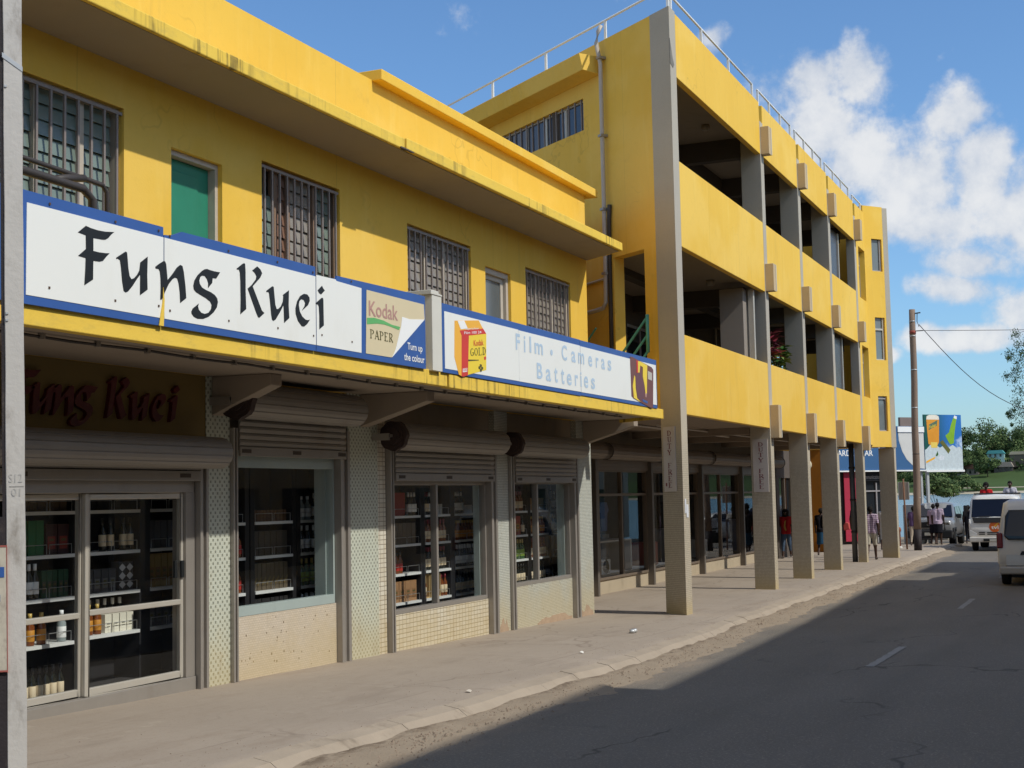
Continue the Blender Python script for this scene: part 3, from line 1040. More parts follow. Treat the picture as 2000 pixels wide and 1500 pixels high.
riser(13.10, 15.32, .925, TFLK)
riser(16.768, 19.925, .64, TGRID)
riser(20.888, 23.556, .745, TMOS)
CRUM = plain('bare_render', (.40, .29, .20), .95, .1, var=.3, vs=8, bs=.6, bscale=20)
for (x0, x1, z1, yy, sd) in ((21.9, 23.5, .20, YW + .035, 1), (23.86, 24.5, .24, YW, 2), (20.25, 20.6, .36, YW, 3)):
    r2 = random.Random(sd)
    n = 9
    top = [(x0 + (x1 - x0) * i / n, zg(x0) + (z1 - zg(x0)) * (.35 + .65 * r2.random()) * math.sin(math.pi * (i + .6) / (n + 1.2)) + .01) for i in range(n + 1)]
    mb = MB()
    for i in range(n):
        (xa, za), (xb, zb) = top[i], top[i + 1]
        mb.prism_xz([(xa, zg(xa) - .04), (xb, zg(xb) - .04), (xb, zb), (xa, za)], yy - .006, yy + .01)
    part('broken_render_patch', mb, CRUM, shop)

# wall behind the shutter boxes and the tan panel above the door
mb = MB(); mb.box(12.35, 24.5, YW + .10, YW + .22, 2.70, 3.598)
part('wall_above_shopfronts', mb, WALLB, shop)
mb = MB(); mb.box(XL, 12.549, YW + .01, YW + .22, 2.68, 3.598)
part('tan_panel', mb, TAN, shop)


def shutter(x0, x1, zc, r, cx0, cx1, zbot, disc):
    """roller shutter: fluted roll of slats, hanging curtain of slats, bottom bar, end disc"""
    mb = MB()
    yc = YW - .24
    n = 13
    prof = []
    for k in range(n):
        a = 2 * math.pi * k / n
        b = 2 * math.pi * (k + .82) / n
        prof += [(yc + r * math.cos(a), zc + r * math.sin(a)), (yc + r * .985 * math.cos((a + b) / 2) * 1.02, zc + r * 1.005 * math.sin((a + b) / 2)), (yc + r * math.cos(b), zc + r * math.sin(b)), (yc + r * .955 * math.cos(b + .02), zc + r * .955 * math.sin(b + .02))]
    mb.prism_yz(prof, x0, x1)
    s = part('roller_shutter', mb, SHUT, shop)
    ztop = zc - r * .6
    h = .076
    sl = MB()
    sl.prism_yz([(YW - .045, 0), (YW - .052, .012), (YW - .060, .040), (YW - .050, .066), (YW - .040, .072), (YW - .032, .072), (YW - .032, 0)], cx0, cx1)
    slm = sl.mesh('slat', SHUT)
    z = zbot + .115
    while z < ztop:
        inst('slat', slm, s, (0, 0, z))
        z += h
    bb = MB(); bb.box(cx0, cx1, YW - .062, YW - .03, zbot, zbot + .108)
    part('bottom_bar', bb, SHUT, s, bevel=.006)
    for f_ in (.05, .5, .95):
        lb = MB(); xx = lin(cx0, cx1, f_)
        lb.box(xx - .09, xx + .09, YW - .066, YW - .062, zbot + .035, zbot + .078)
        part('lock_plate', lb, SHUTD, s)
    if disc:
        db = MB()
        m = 22
        for q in range(3):
            rr = r * (1.05 - .22 * q)
            db.prism_yz([(yc + rr * (1 + .04 * ((k * 7 + q) % 3)) * math.cos(2 * math.pi * k / m), zc + rr * (1 + .04 * ((k * 5) % 3)) * math.sin(2 * math.pi * k / m)) for k in range(m)], x0 - .10 - .02 * q, x0 - .01)
        part('end_disc', db, plain('rusty_spring_disc', (.05, .032, .028), .75, .3, var=.4, vs=20), s)
        ar = MB(); ar.box(x0 - .24, x0 - .14, yc - .02, yc + .02, zc - .02, zc + .02); ar.box(x0 - .25, x0 - .215, yc - .02, YW + .02, zc - .06, zc + .03)
        part('bracket_arm', ar, ALU, s)
    return s


shutter(6.2, 12.47, 2.745, .17, 7.0, 12.37, 2.45, False)
shutter(12.86, 15.36, 3.34, .20, 13.11, 15.45, 2.735, True)
shutter(16.46, 19.86, 3.06, .185, 16.78, 20.05, 2.465, True)
shutter(20.42, 23.40, 3.06, .18, 20.90, 23.66, 2.45, True)

# ---- shop windows
def shop_window(x0, x1, z0, z1, mull, head, frame, sill=.09, depth=.18, reveal=None):
    mb = MB()
    yf = YW + .05
    t = .038
    mb.box(x0, x0 + t, yf, yf + .10, z0, z1)
    mb.box(x1 - t, x1, yf, yf + .10, z0, z1)
    mb.box(x0 + t, x1 - t, yf - .02, yf + .10, z0, z0 + sill)
    mb.box(x0 + t, x1 - t, yf, yf + .10, z1 - head, z1)
    if mull:
        mb.box(mull - .030, mull + .030, yf - .01, yf + .09, z0 + sill, z1 - head + .002)
    f = part('shop_window', mb, frame, shop, bevel=.004)
    xs = [x0 + t] + ([mull - .030, mull + .030] if mull else []) + [x1 - t]
    for i in range(0, len(xs), 2):
        g = MB(); g.box(xs[i], xs[i + 1], yf + .045, yf + .051, z0 + sill, z1 - head)
        part('window_pane', g, GLASS, f)
    rv = MB(); rv.box(x1 - t - .02, x1 - .002, yf + .101, yf + .1 + depth, z0, z1); rv.box(x0, x1, yf + .101, yf + .1 + depth, z0 - .1, z0 + .03)
    part('window_reveal', rv, reveal or GREENW, f)
    return f


shop_window(13.10, 15.32, .927, 2.80, None, .19, GREENW, sill=.11, depth=.16)
shop_window(16.768, 19.925, .642, 2.58, 18.20, .17, ALU, sill=.06, depth=.10)
shop_window(20.888, 23.556, .747, 2.58, 22.02, .15, ALU, sill=.06, depth=.14)

# sliding glass door
mb = MB()
yf = YW + .02
mb.box(6.8, 12.36, yf - .02, yf + .2, zg(10) - .05, zg(10) + .095)
mb.box(6.8, 12.36, yf, yf + .18, 2.33, 2.455)
mb.box(12.22, 12.37, yf, yf + .18, zg(10) + .095, 2.33)
door = part('sliding_door', mb, ALU, shop, bevel=.004)
ZB = .385


def leaf(x0, x1, y, mid):
    mb = MB()
    mb.box(x0, x0 + .055, y, y + .05, ZB, 2.325)
    mb.box(x1 - .055, x1, y, y + .05, ZB, 2.325)
    mb.box(x0 + .055, x1 - .055, y, y + .05, 2.265, 2.325)
    mb.box(x0 + .055, x1 - .055, y, y + .05, ZB, ZB + .075)
    mb.box(x0 + .055, x1 - .055, y - .012, y + .05, mid, mid + .055)
    l_ = part('door_leaf', mb, ALUL, shop, bevel=.008)
    for a, b in ((ZB + .075, mid), (mid + .055, 2.265)):
        g = MB(); g.box(x0 + .055, x1 - .055, y + .022, y + .028, a, b)
        part('glass_pane', g, GLASS, l_)
    return l_


l1 = leaf(10.685, 12.215, yf + .03, 1.15)
l2 = leaf(9.15, 10.71, yf + .085, 1.13)
l3 = leaf(7.62, 9.17, yf + .03, 1.15)
mb = MB(); mb.box(12.15, 12.20, yf + .005, yf + .03, 1.43, 1.61); mb.box(12.06, 12.10, yf + .02, yf + .05, 1.43, 1.61)
part('door_handle', mb, BLACKP, l1, bevel=.004)

# red letters over the door
# shop room: dark inside, one long room
room = MB()
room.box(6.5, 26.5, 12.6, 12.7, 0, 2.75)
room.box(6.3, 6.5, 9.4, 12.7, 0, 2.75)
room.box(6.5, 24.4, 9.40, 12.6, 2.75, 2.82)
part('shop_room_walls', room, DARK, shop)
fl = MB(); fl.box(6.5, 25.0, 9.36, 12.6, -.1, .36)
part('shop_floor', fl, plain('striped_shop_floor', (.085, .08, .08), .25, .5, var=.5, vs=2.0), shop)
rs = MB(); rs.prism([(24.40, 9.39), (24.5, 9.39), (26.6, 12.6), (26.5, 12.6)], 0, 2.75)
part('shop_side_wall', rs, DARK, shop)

# ------------------------------------------------------------ signs on the canopy
GLY = {'F':[(8.411,4.323),(8.5,4.389),(8.553,4.381),(8.639,4.377),(8.727,4.381),(8.834,4.396),(8.8,4.372),(8.763,4.336),(8.727,4.316),(8.683,4.311),(8.586,4.307),(8.587,4.204),(8.655,4.203),(8.728,4.208),(8.779,4.215),(8.742,4.184),(8.702,4.143),(8.663,4.13),(8.587,4.126),(8.585,3.977),(8.486,3.918),(8.496,4.045),(8.499,4.134),(8.415,4.139),(8.502,4.206),(8.499,4.314)],'u':[(8.859,4.191),(8.973,4.259),(8.991,4.255),(8.997,4.218),(9.008,4.129),(9.024,4.065),(9.047,4.043),(9.082,4.055),(9.12,4.089),(9.148,4.128),(9.159,4.196),(9.254,4.26),(9.248,4.101),(9.253,3.984),(9.156,3.924),(9.158,4.096),(9.121,4.058),(9.059,3.986),(9.005,3.936),(8.976,3.924),(8.952,3.934),(8.933,4.007),(8.917,4.125),(8.904,4.179),(8.876,4.187),(8.862,4.181)],'n':[(9.355,4.19),(9.402,4.22),(9.467,4.256),(9.485,4.253),(9.498,4.232),(9.508,4.167),(9.517,4.098),(9.578,4.154),(9.645,4.225),(9.691,4.255),(9.721,4.25),(9.74,4.2),(9.763,4.08),(9.774,3.977),(9.69,3.924),(9.683,4.017),(9.668,4.091),(9.649,4.131),(9.619,4.135),(9.585,4.117),(9.533,4.068),(9.489,4.002),(9.438,3.923),(9.42,3.921),(9.425,4.007),(9.423,4.1),(9.413,4.159),(9.398,4.177),(9.358,4.176)],'g':[(10.268,4.272),(10.21,4.208),(10.156,4.205),(10.149,4.16),(10.088,4.106),(10.091,4.148),(10.072,4.184),(10.04,4.207),(10.001,4.206),(9.973,4.188),(9.959,4.154),(9.969,4.126),(10.0,4.099),(10.056,4.085),(10.128,4.074),(10.185,4.057),(10.222,4.032),(10.234,3.999),(10.217,3.948),(10.168,3.898),(10.095,3.851),(10.015,3.823),(9.936,3.816),(9.882,3.827),(9.851,3.85),(9.847,3.869),(9.866,3.897),(9.953,3.951),(9.941,3.925),(9.952,3.898),(9.988,3.875),(10.039,3.87),(10.095,3.887),(10.132,3.923),(10.14,3.963),(10.116,3.99),(10.056,4.012),(9.976,4.031),(9.914,4.047),(9.882,4.067),(9.875,4.099),(9.89,4.145),(9.937,4.2),(10.001,4.247),(10.041,4.268),(10.077,4.275),(10.113,4.271),(10.186,4.269)],'K':[(10.525,4.343),(10.622,4.403),(10.644,4.412),(10.659,4.404),(10.665,4.328),(10.665,4.15),(10.673,3.988),(10.58,3.928),(10.585,4.064),(10.582,4.24),(10.574,4.315),(10.561,4.339),(10.528,4.336)],'K2':[(10.775,4.362),(10.856,4.412),(10.906,4.391),(10.937,4.359),(10.905,4.313),(10.779,4.213),(10.929,4.003),(10.97,3.984),(10.888,3.931),(10.866,3.933),(10.839,3.966),(10.699,4.181),(10.761,4.221),(10.833,4.285),(10.842,4.317),(10.815,4.344)],'u2':[(11.004,4.199),(11.107,4.257),(11.13,4.255),(11.136,4.211),(11.156,4.087),(11.179,4.047),(11.207,4.05),(11.255,4.083),(11.289,4.135),(11.296,4.183),(11.29,4.197),(11.396,4.256),(11.389,4.11),(11.399,3.985),(11.308,3.927),(11.304,4.02),(11.298,4.099),(11.235,4.022),(11.159,3.943),(11.122,3.926),(11.099,3.936),(11.085,3.984),(11.068,4.097),(11.05,4.184),(11.041,4.193),(11.009,4.189)],'e':[(11.775,4.01),(11.723,3.961),(11.668,3.93),(11.623,3.929),(11.554,3.973),(11.515,4.038),(11.511,4.092),(11.542,4.166),(11.597,4.224),(11.667,4.256),(11.728,4.257),(11.768,4.232),(11.773,4.199),(11.741,4.152),(11.63,4.084),(11.676,4.133),(11.688,4.167),(11.661,4.194),(11.616,4.196),(11.581,4.17),(11.571,4.131),(11.59,4.069),(11.634,4.025),(11.694,4.001),(11.734,4.0)],'i':[(11.885,4.188),(11.996,4.255),(12.022,4.261),(12.032,4.242),(12.034,4.131),(12.038,3.981),(11.951,3.931),(11.953,4.066),(11.944,4.159),(11.932,4.18),(11.89,4.181)],'i2':[(12.01,4.382),(12.029,4.359),(12.062,4.34),(11.991,4.291),(11.955,4.299),(11.926,4.325)]}
SG = {'s1_outline':[(7.822,3.695),(14.374,3.712),(14.345,4.563),(12.318,4.527),(12.3,4.491),(11.901,4.472),(11.898,4.56),(9.725,4.548),(9.573,4.491),(9.472,4.48),(9.472,4.546),(7.812,4.546)],'s1_white':[(7.862,4.448),(7.853,3.762),(12.802,3.769),(12.828,4.464)],'kpanel':[(12.923,4.46),(14.261,4.461),(14.276,4.293),(14.268,4.285),(13.475,3.78),(13.453,3.775),(12.894,3.771)],'kpeel':[(13.718,4.256),(13.902,4.249),(14.268,4.285),(13.475,3.78),(13.555,3.873),(13.693,4.149)],'kgreen':[(12.923,4.157),(13.077,4.174),(13.282,4.167),(13.477,4.14),(13.671,4.136),(13.641,4.099),(13.448,4.116),(13.308,4.125),(13.143,4.118),(12.921,4.087)],'ktext':[(12.967,4.339),(13.622,4.197),(12.983,4.187)],'ptext':[(12.98,4.04),(13.5,3.947),(12.984,3.941)],'turn':[(13.842,3.979),(14.209,3.889),(13.847,3.899)],'colour':[(13.757,3.85),(14.26,3.779),(13.762,3.77)],'post':[(14.397,4.644),(14.711,4.64),(14.686,3.711),(14.445,3.708)],'s2_outline':[(14.731,4.535),(23.12,4.542),(23.039,3.678),(14.721,3.718)],'s2_white':[(14.794,4.443),(23.115,4.454),(23.027,3.762),(14.769,3.752)],'fb_front':[(15.465,4.219),(15.988,4.294),(15.967,3.828),(15.42,3.725)],'fb_red':[(15.257,4.195),(15.466,4.223),(15.42,3.72),(15.287,3.693),(15.238,3.697)],'fb_band':[(15.203,4.254),(15.89,4.349),(15.981,4.293),(15.265,4.189)],'fb_side':[(15.069,4.357),(15.203,4.254),(15.265,4.189),(15.238,3.697),(15.165,3.71),(15.048,3.913)],'fb_top':[(15.069,4.361),(15.764,4.44),(15.89,4.349),(15.203,4.254)],'fb_label':[(15.15,4.366),(15.339,4.39),(15.435,4.303),(15.236,4.272)],'fb_kodak':[(15.598,4.17),(15.892,4.199),(15.595,4.105)],'fb_gold':[(15.493,4.066),(15.968,4.124),(15.488,3.957)],'fb_mark':[(15.901,3.989),(15.963,4.001),(15.961,3.961),(15.908,3.949)],'fb_line':[(15.436,3.917),(15.742,3.939),(15.742,3.931),(15.435,3.895)],'fb_100':[(15.274,3.792),(15.399,3.809),(15.397,3.762),(15.273,3.746)],'film':[(16.936,4.4),(20.752,4.192),(16.956,4.174)],'film_letters':[(16.936,4.4),(17.218,4.391),(17.411,4.401),(17.592,4.334),(18.165,4.292),(18.597,4.403),(18.985,4.339),(19.289,4.348),(19.693,4.336),(20.03,4.337),(20.28,4.344),(20.562,4.343)],'film_let_bot':[(16.925,4.172),(17.206,4.163),(17.399,4.189),(17.584,4.18),(18.159,4.204),(18.583,4.178),(18.974,4.174),(19.279,4.185),(19.681,4.167),(20.02,4.189),(20.267,4.17),(20.55,4.177)],'batt_top':[(17.654,4.062),(17.975,4.002),(18.29,4.048),(18.551,4.051),(18.778,3.996),(19.101,4.002),(19.335,4.066),(19.486,4.012),(19.789,3.997)],'batt_bot':[(17.642,3.839),(17.965,3.824),(18.277,3.828),(18.537,3.823),(18.767,3.825),(19.091,3.842),(19.32,3.844),(19.474,3.826),(19.778,3.836)],'cs_bg':[(21.66,4.485),(21.762,4.49),(22.798,4.398),(22.894,4.359),(22.821,3.702),(22.733,3.686),(21.795,3.796),(21.684,3.833)],'cs_y1':[(22.058,4.444),(22.175,4.447),(22.554,4.409),(22.525,4.217),(22.487,3.926),(22.414,3.922),(22.378,4.048),(22.296,4.2),(22.31,4.36),(22.169,4.379),(22.124,4.255),(22.053,4.25)],'cs_red':[(21.977,4.453),(22.093,4.447),(22.053,4.246),(21.982,4.241)],'cs_y2':[(21.851,4.19),(21.895,4.164),(21.902,3.979),(21.969,3.813),(22.151,3.764),(22.07,3.771),(21.796,3.811),(21.756,4.007)],'cs_body':[(21.969,4.221),(22.158,4.25),(22.295,4.193),(22.376,4.033),(22.39,3.92),(22.311,3.833),(22.141,3.778),(21.984,3.851),(21.915,3.995),(21.916,4.143)],'cs_label':[(22.57,4.319),(22.801,4.298),(22.789,4.163),(22.57,4.178)],'cs_blue':[(22.238,3.814),(22.523,3.792),(22.508,3.754),(22.259,3.777)],'cs_pink':[(22.378,3.92),(22.487,3.926),(22.457,3.856),(22.397,3.861)]}
sign1 = thing('shop_sign', 'long white shop sign with blue border and black lettering reading Fung Kuei', 'sign', (11, 7.32, 3.69))
out = SG['s1_outline']
# three sheets with torn upper corners
def clip_poly(poly, x0, x1):
    def side(pl, X, keep_gt):
        r_ = []
        for i in range(len(pl)):
            a, b = pl[i], pl[(i + 1) % len(pl)]
            ia = (a[0] >= X) if keep_gt else (a[0] <= X)
            ib = (b[0] >= X) if keep_gt else (b[0] <= X)
            if ia:
                r_.append(a)
            if ia != ib:
                t = (X - a[0]) / (b[0] - a[0])
                r_.append((X, a[1] + t * (b[1] - a[1])))
        return r_
    return side(side(poly, x0, True), x1, False)


out = [(min(x, 14.30) if x > 14.2 else (6.2 if x < 7.83 else x), z) for x, z in out]
for a, b in ((6.2, 9.468), (9.476, 11.892), (11.902, 14.30)):
    mb = MB(); mb.prism_xz(clip_poly(out, a, b), 7.322, 7.346)
    part('sign_sheet', mb, BLUE, sign1)
wh = SG['s1_white']
wl = [(7.862, 4.455), (7.858, 3.765), (12.80, 3.768), (12.815, 4.462)]
for a, b in ((7.86, 9.466), (9.478, 11.890), (11.904, 12.81)):
    pl = clip_poly(wl, a, b)
    if a > 11.9:
        pl = [(11.904, 3.768), (12.80, 3.768), (12.815, 4.462), (12.30, 4.470), (12.28, 4.484), (11.904, 4.478)]
    mb = MB(); mb.prism_xz(pl, 7.318, 7.3225)
    part('white_field', mb, WHITE, sign1)
mb = MB()
for k in ('F', 'u', 'n', 'g', 'K', 'K2', 'u2', 'e', 'i', 'i2'):
    mb.prism_xz(GLY[k], 7.3145, 7.3178)
part('lettering', mb, BLACKP, sign1)
mb = MB(); mb.prism_xz([(9.40, 3.70), (9.46, 3.70), (9.472, 3.92), (9.455, 4.03), (9.448, 3.9)], 7.310, 7.3165)
part('peeled_strip', mb, YF, sign1)
sc_ = MB()
for x in (8.1, 8.85, 9.40, 9.55, 10.4, 11.2, 11.84, 12.0, 12.6):
    for z in (3.86, 4.50):
        sc_.box(x - .009, x + .009, 7.3125, 7.3165, z - .009 + .02 * math.sin(x * 9), z + .009 + .02 * math.sin(x * 9))
part('screw_heads', sc_, plain('rusty_screws', (.10, .06, .04), .7), sign1)


def prints(parent, items):
    for nm, poly, m, y in items:
        mb = MB(); mb.prism_xz(poly, y, y + .002)
        part(nm, mb, m, parent)


kp = SG
prints(sign1, [('tan_print', kp['kpanel'], KTAN, 7.3175), ('green_wave', kp['kgreen'], KGREEN, 7.3150), ('page_curl', kp['kpeel'], KWHITE, 7.3140)])
X, Z = (1, 0, 0), (0, 0, 1)
mb = MB(); text_mb(mb, 'Kodak', (12.965, 7.3165, 4.185), (1, 0, .02), Z, .655, .165, .002, .012)
part('lettering', mb, KRED, sign1)


def serif_text(mb, s, x0, z0, w, h, y, gap=.18, th=.13):
    """roman capitals drawn from stems, bowls and serifs, standing on plane y"""
    n = len(s)
    cw = w / (n + gap * (n - 1))
    for i, ch in enumerate(s):
        X0 = x0 + i * cw * (1 + gap)
        def bar(a, b, c, d):
            mb.prism_xz([(X0 + a * cw, z0 + c * h), (X0 + b * cw, z0 + c * h), (X0 + b * cw, z0 + d * h), (X0 + a * cw, z0 + d * h)], y - .0015, y)
        def seg(a, c, b, d, t1):
            dx, dz = (b - a) * cw, (d - c) * h
            L = math.hypot(dx, dz)
            nx, nz = -dz / L * t1 * cw / 2, dx / L * t1 * cw / 2
            mb.prism_xz([(X0 + a * cw + nx, z0 + c * h + nz), (X0 + b * cw + nx, z0 + d * h + nz), (X0 + b * cw - nx, z0 + d * h - nz), (X0 + a * cw - nx, z0 + c * h - nz)], y - .0015, y)
        def arc(cx, cz, rx_, rz, a0, a1, t1):
            k = 9
            pts_o, pts_i = [], []
            for q in range(k + 1):
                a = R(lin(a0, a1, q / k))
                pts_o.append((X0 + (cx + rx_ * math.cos(a)) * cw, z0 + (cz + rz * math.sin(a)) * h))
                pts_i.append((X0 + (cx + (rx_ - t1) * math.cos(a)) * cw, z0 + (cz + (rz - t1 * .35) * math.sin(a)) * h))
            for q in range(k):
                mb.prism_xz([pts_o[q], pts_o[q + 1], pts_i[q + 1], pts_i[q]], y - .0015, y)
        T, t2 = th * 1.5, th * .7
        sv = .07
        if ch in 'PERFD':
            bar(.12, .12 + T, 0, 1); bar(0, .4, 0, sv)
            bar(0, .4, 1 - sv, 1)
        if ch == 'P':
            arc(.45, .74, .5, .26, -90, 90, T); 
        if ch == 'R':
            arc(.45, .74, .45, .26, -90, 90, T); seg(.45, .5, .95, .0, T); bar(.8, 1.05, 0, sv)
        if ch == 'D':
            arc(.35, .5, .62, .5, -90, 90, T)
        if ch in 'EF':
            bar(.12, .85, 1 - sv, 1); bar(.2, .65, .48, .48 + sv); bar(.82, .88, .82, 1)
        if ch == 'E':
            bar(.12, .88, 0, sv); bar(.84, .9, 0, .2)
        if ch == 'A':
            seg(.08, 0, .5, 1, t2); seg(.5, 1, .92, 0, T); bar(.25, .75, .3, .3 + sv); bar(-.04, .22, 0, sv); bar(.74, 1.04, 0, sv)
        if ch == 'U':
            bar(.15, .15 + T, .25, 1); bar(.8, .8 + t2, .25, 1); arc(.52, .28, .37, .28, 180, 360, T * .8); bar(0, .42, 1 - sv, 1); bar(.66, 1.02, 1 - sv, 1)
        if ch == 'T':
            bar(.4, .4 + T, 0, 1); bar(.02, .98, 1 - sv, 1); bar(.25, .75, 0, sv); bar(.02, .09, .8, 1); bar(.91, .98, .8, 1)
        if ch == 'Y':
            bar(.4, .4 + T, 0, .5); seg(.1, 1, .48, .48, T); seg(.9, 1, .52, .48, t2); bar(.25, .75, 0, sv); bar(-.05, .3, 1 - sv, 1); bar(.7, 1.05, 1 - sv, 1)
        if ch == 'G':
            arc(.55, .5, .52, .5, 45, 330, T); bar(.78, .78 + T, .08, .45); bar(.6, 1.05, .42, .47)
        if ch == 'O':
            arc(.5, .5, .5, .5, 0, 360, T)
        if ch == 'L':
            bar(.12, .12 + T, 0, 1); bar(0, .42, 1 - sv, 1); bar(0, .9, 0, sv); bar(.84, .9, 0, .22)
    return mb


mb = MB(); serif_text(mb, 'PAPER', 12.985, 3.943, .51, .098, 7.3163)
part('lettering', mb, DBLACK, sign1)
mb = MB()
text_mb(mb, 'Turn up', (13.845, 7.320, 3.875), X, Z, .365, .105, .002, .012)
text_mb(mb, 'the colour', (13.762, 7.320, 3.772), X, Z, .495, .082, .002, .012)
part('lettering', mb, KWHITE, sign1)

mb = MB(); mb.box(14.44, 14.69, 7.30, 7.42, 3.706, 4.60); mb.prism_xz([(14.40, 4.601), (14.69, 4.601), (14.69, 4.622), (14.60, 4.628), (14.595, 4.655), (14.40, 4.655)], 7.29, 7.75)
solo('sign_post', mb, plain('pale_post_paint', (.62, .60, .53), .7, .25, var=.06, dirt=.3), (14.56, 7.36, 3.706), 'pale square post standing between the two shop signs', 'post', bevel=.006)

sign2 = thing('shop_sign', 'white shop sign with faded blue lettering reading Film Cameras Batteries', 'sign', (19, 7.32, 3.69))
for a, b in ((14.735, 19.352), (19.36, 23.08)):
    mb = MB(); mb.prism_xz([(a, 3.71), (b, 3.70), (b, 4.542), (a, 4.538)], 7.3225, 7.346)
    part('sign_sheet', mb, BLUE, sign2)
for a, b in ((14.795, 17.03), (17.034, 19.350), (19.362, 23.05)):
    mb = MB(); mb.prism_xz([(a, 3.756), (b, 3.758), (b, 4.452), (a, 4.446)], 7.3185, 7.3226)
    part('white_field', mb, WHITE, sign2)
for k, m_, yy in (('fb_top', FORA, 7.3165), ('fb_side', FORA, 7.3163), ('fb_front', FYEL, 7.3164), ('fb_red', FRED, 7.3155), ('fb_band', FRED, 7.3150), ('fb_label', KWHITE, 7.3145), ('fb_mark', FRED, 7.3145), ('fb_100', KWHITE, 7.3142)):
    mb = MB(); mb.prism_xz(SG[k], yy, yy + .002)
    part('film_box_print', mb, m_, sign2)
mb = MB(); mb.prism_xz(SG['fb_line'], 7.3140, 7.316)
for (x, z) in ((15.80, 3.87), (15.76, 3.84), (15.84, 3.84), (15.80, 3.81)):
    mb.prism_xz([(x - .03, z - .012), (x, z - .02), (x + .03, z - .008), (x + .03, z + .012), (x, z + .02), (x - .03, z + .012)], 7.3140, 7.316)
part('film_box_print', mb, DBLACK, sign2)
mb = MB(); text_mb(mb, 'Kodak', (15.60, 7.3160, 4.098), (1, 0, .13), Z, .29, .075, .002, .01)
text_mb(mb, '100', (15.285, 7.3135, 3.758), (1, 0, .1), Z, .10, .038, .0012, 0)
part('lettering', mb, FRED, sign2)
mb = MB(); text_mb(mb, 'Supercolour', (15.36, 7.3145, 4.272), (1, 0, .12), Z, .40, .032, .001, .004); text_mb(mb, 'Film 100 24', (15.33, 7.3145, 4.222), (1, 0, .12), Z, .50, .032, .001, .004)
part('lettering', mb, KWHITE, sign2)
tfg = lambda x, y, z: (x, y, z + (x - 15.49) * .125)
mb = MB(tfg); serif_text(mb, 'GOLD', 15.495, 3.962, .465, .098, 7.3160)
part('lettering', mb, DBLACK, sign2)
mb = MB()
LT = [('F', 16.93, .14, 4.395, 4.175), ('i', 17.205, .05, 4.39, 4.165), ('l', 17.40, .06, 4.40, 4.18), ('m', 17.58, .30, 4.335, 4.18), ('.', 18.155, .09, 4.29, 4.205), ('C', 18.59, .21, 4.40, 4.175), ('a', 18.98, .17, 4.34, 4.175), ('m', 19.26, .25, 4.345, 4.18),
      ('e', 19.685, .17, 4.335, 4.17), ('r', 20.02, .12, 4.335, 4.175), ('a', 20.265, .16, 4.34, 4.17), ('s', 20.555, .17, 4.34, 4.17),
      ('B', 17.645, .20, 4.06, 3.84), ('a', 17.97, .19, 4.0, 3.828), ('t', 18.285, .13, 4.05, 3.83), ('t', 18.545, .13, 4.05, 3.825), ('e', 18.775, .19, 3.995, 3.825), ('r', 19.10, .13, 4.0, 3.835), ('i', 19.33, .05, 4.06, 3.835), ('e', 19.48, .18, 4.01, 3.83), ('s', 19.785, .17, 4.0, 3.83)]
for ch, x, w_, zt, zb in LT:
    text_mb(mb, ch, (x, 7.3170, zb), X, Z, w_, zt - zb, .0015, .02)
part('lettering', mb, PALEB, sign2)
for k, m_, yy in (('cs_bg', MAROON, 7.3145), ('cs_y2', FYEL, 7.3125), ('cs_body', plain('plum_print', (.15, .055, .065), .4), 7.3120), ('cs_red', FRED, 7.3115), ('cs_y1', FYEL, 7.3112), ('cs_label', plain('grey_print', (.5, .46, .4), .5), 7.3108), ('cs_blue', BLUE, 7.3108), ('cs_pink', KRED, 7.3104)):
    mb = MB(); mb.prism_xz(SG[k], yy, yy + .0016)
    part('camera_pack_print', mb, m_, sign2)
mb = MB(); mb.box(23.085, 23.11, 7.325, 7.95, 3.706, 4.54); mb.box(23.12, 23.20, 7.40, 7.55, 3.706, 4.46)
part('sign_return', mb, plain('dark_sign_return', (.05, .055, .06), .7), sign2)

# raised red letters on the tan panel, the same script set slanting
sign3 = thing('wall_lettering', 'dark red raised letters reading Fung Kuei on the tan panel above the glass door', 'lettering', (10.5, YW, 3.2))
mb = MB()
x0_, x1_ = 8.33, 12.0
gx0, gx1 = min(p[0] for p in GLY['F']), max(p[0] for p in GLY['i2'])
def tr(p):
    u = (p[0] - gx0) / (gx1 - gx0)
    z = 2.955 + (p[1] - 3.80) * .86
    return (9.28 + u * 2.66 + (z - 2.955) * .22, z)
def bolden(poly, d):
    r_ = []
    n = len(poly)
    a = sum(poly[i][0] * poly[(i + 1) % n][1] - poly[(i + 1) % n][0] * poly[i][1] for i in range(n))
    s = 1 if a > 0 else -1
    for i in range(n):
        p, q, o = Vector(poly[i - 1]), Vector(poly[i]), Vector(poly[(i + 1) % n])
        t = (o - p)
        if t.length < 1e-6:
            r_.append(tuple(q)); continue
        t.normalize()
        r_.append((q.x + t.y * d * s, q.y - t.x * d * s))
    return r_
for k in ('F', 'u', 'n', 'g', 'K', 'K2', 'u2', 'e', 'i', 'i2'):
    sh_ = {'F': .27, 'u': .17, 'n': .09, 'g': .03}.get(k, 0)
    mb.prism_xz(bolden([(x + sh_, z) for x, z in map(tr, GLY[k])], .005), YW - .035, YW + .012)
part('lettering', mb, REDL, sign3)

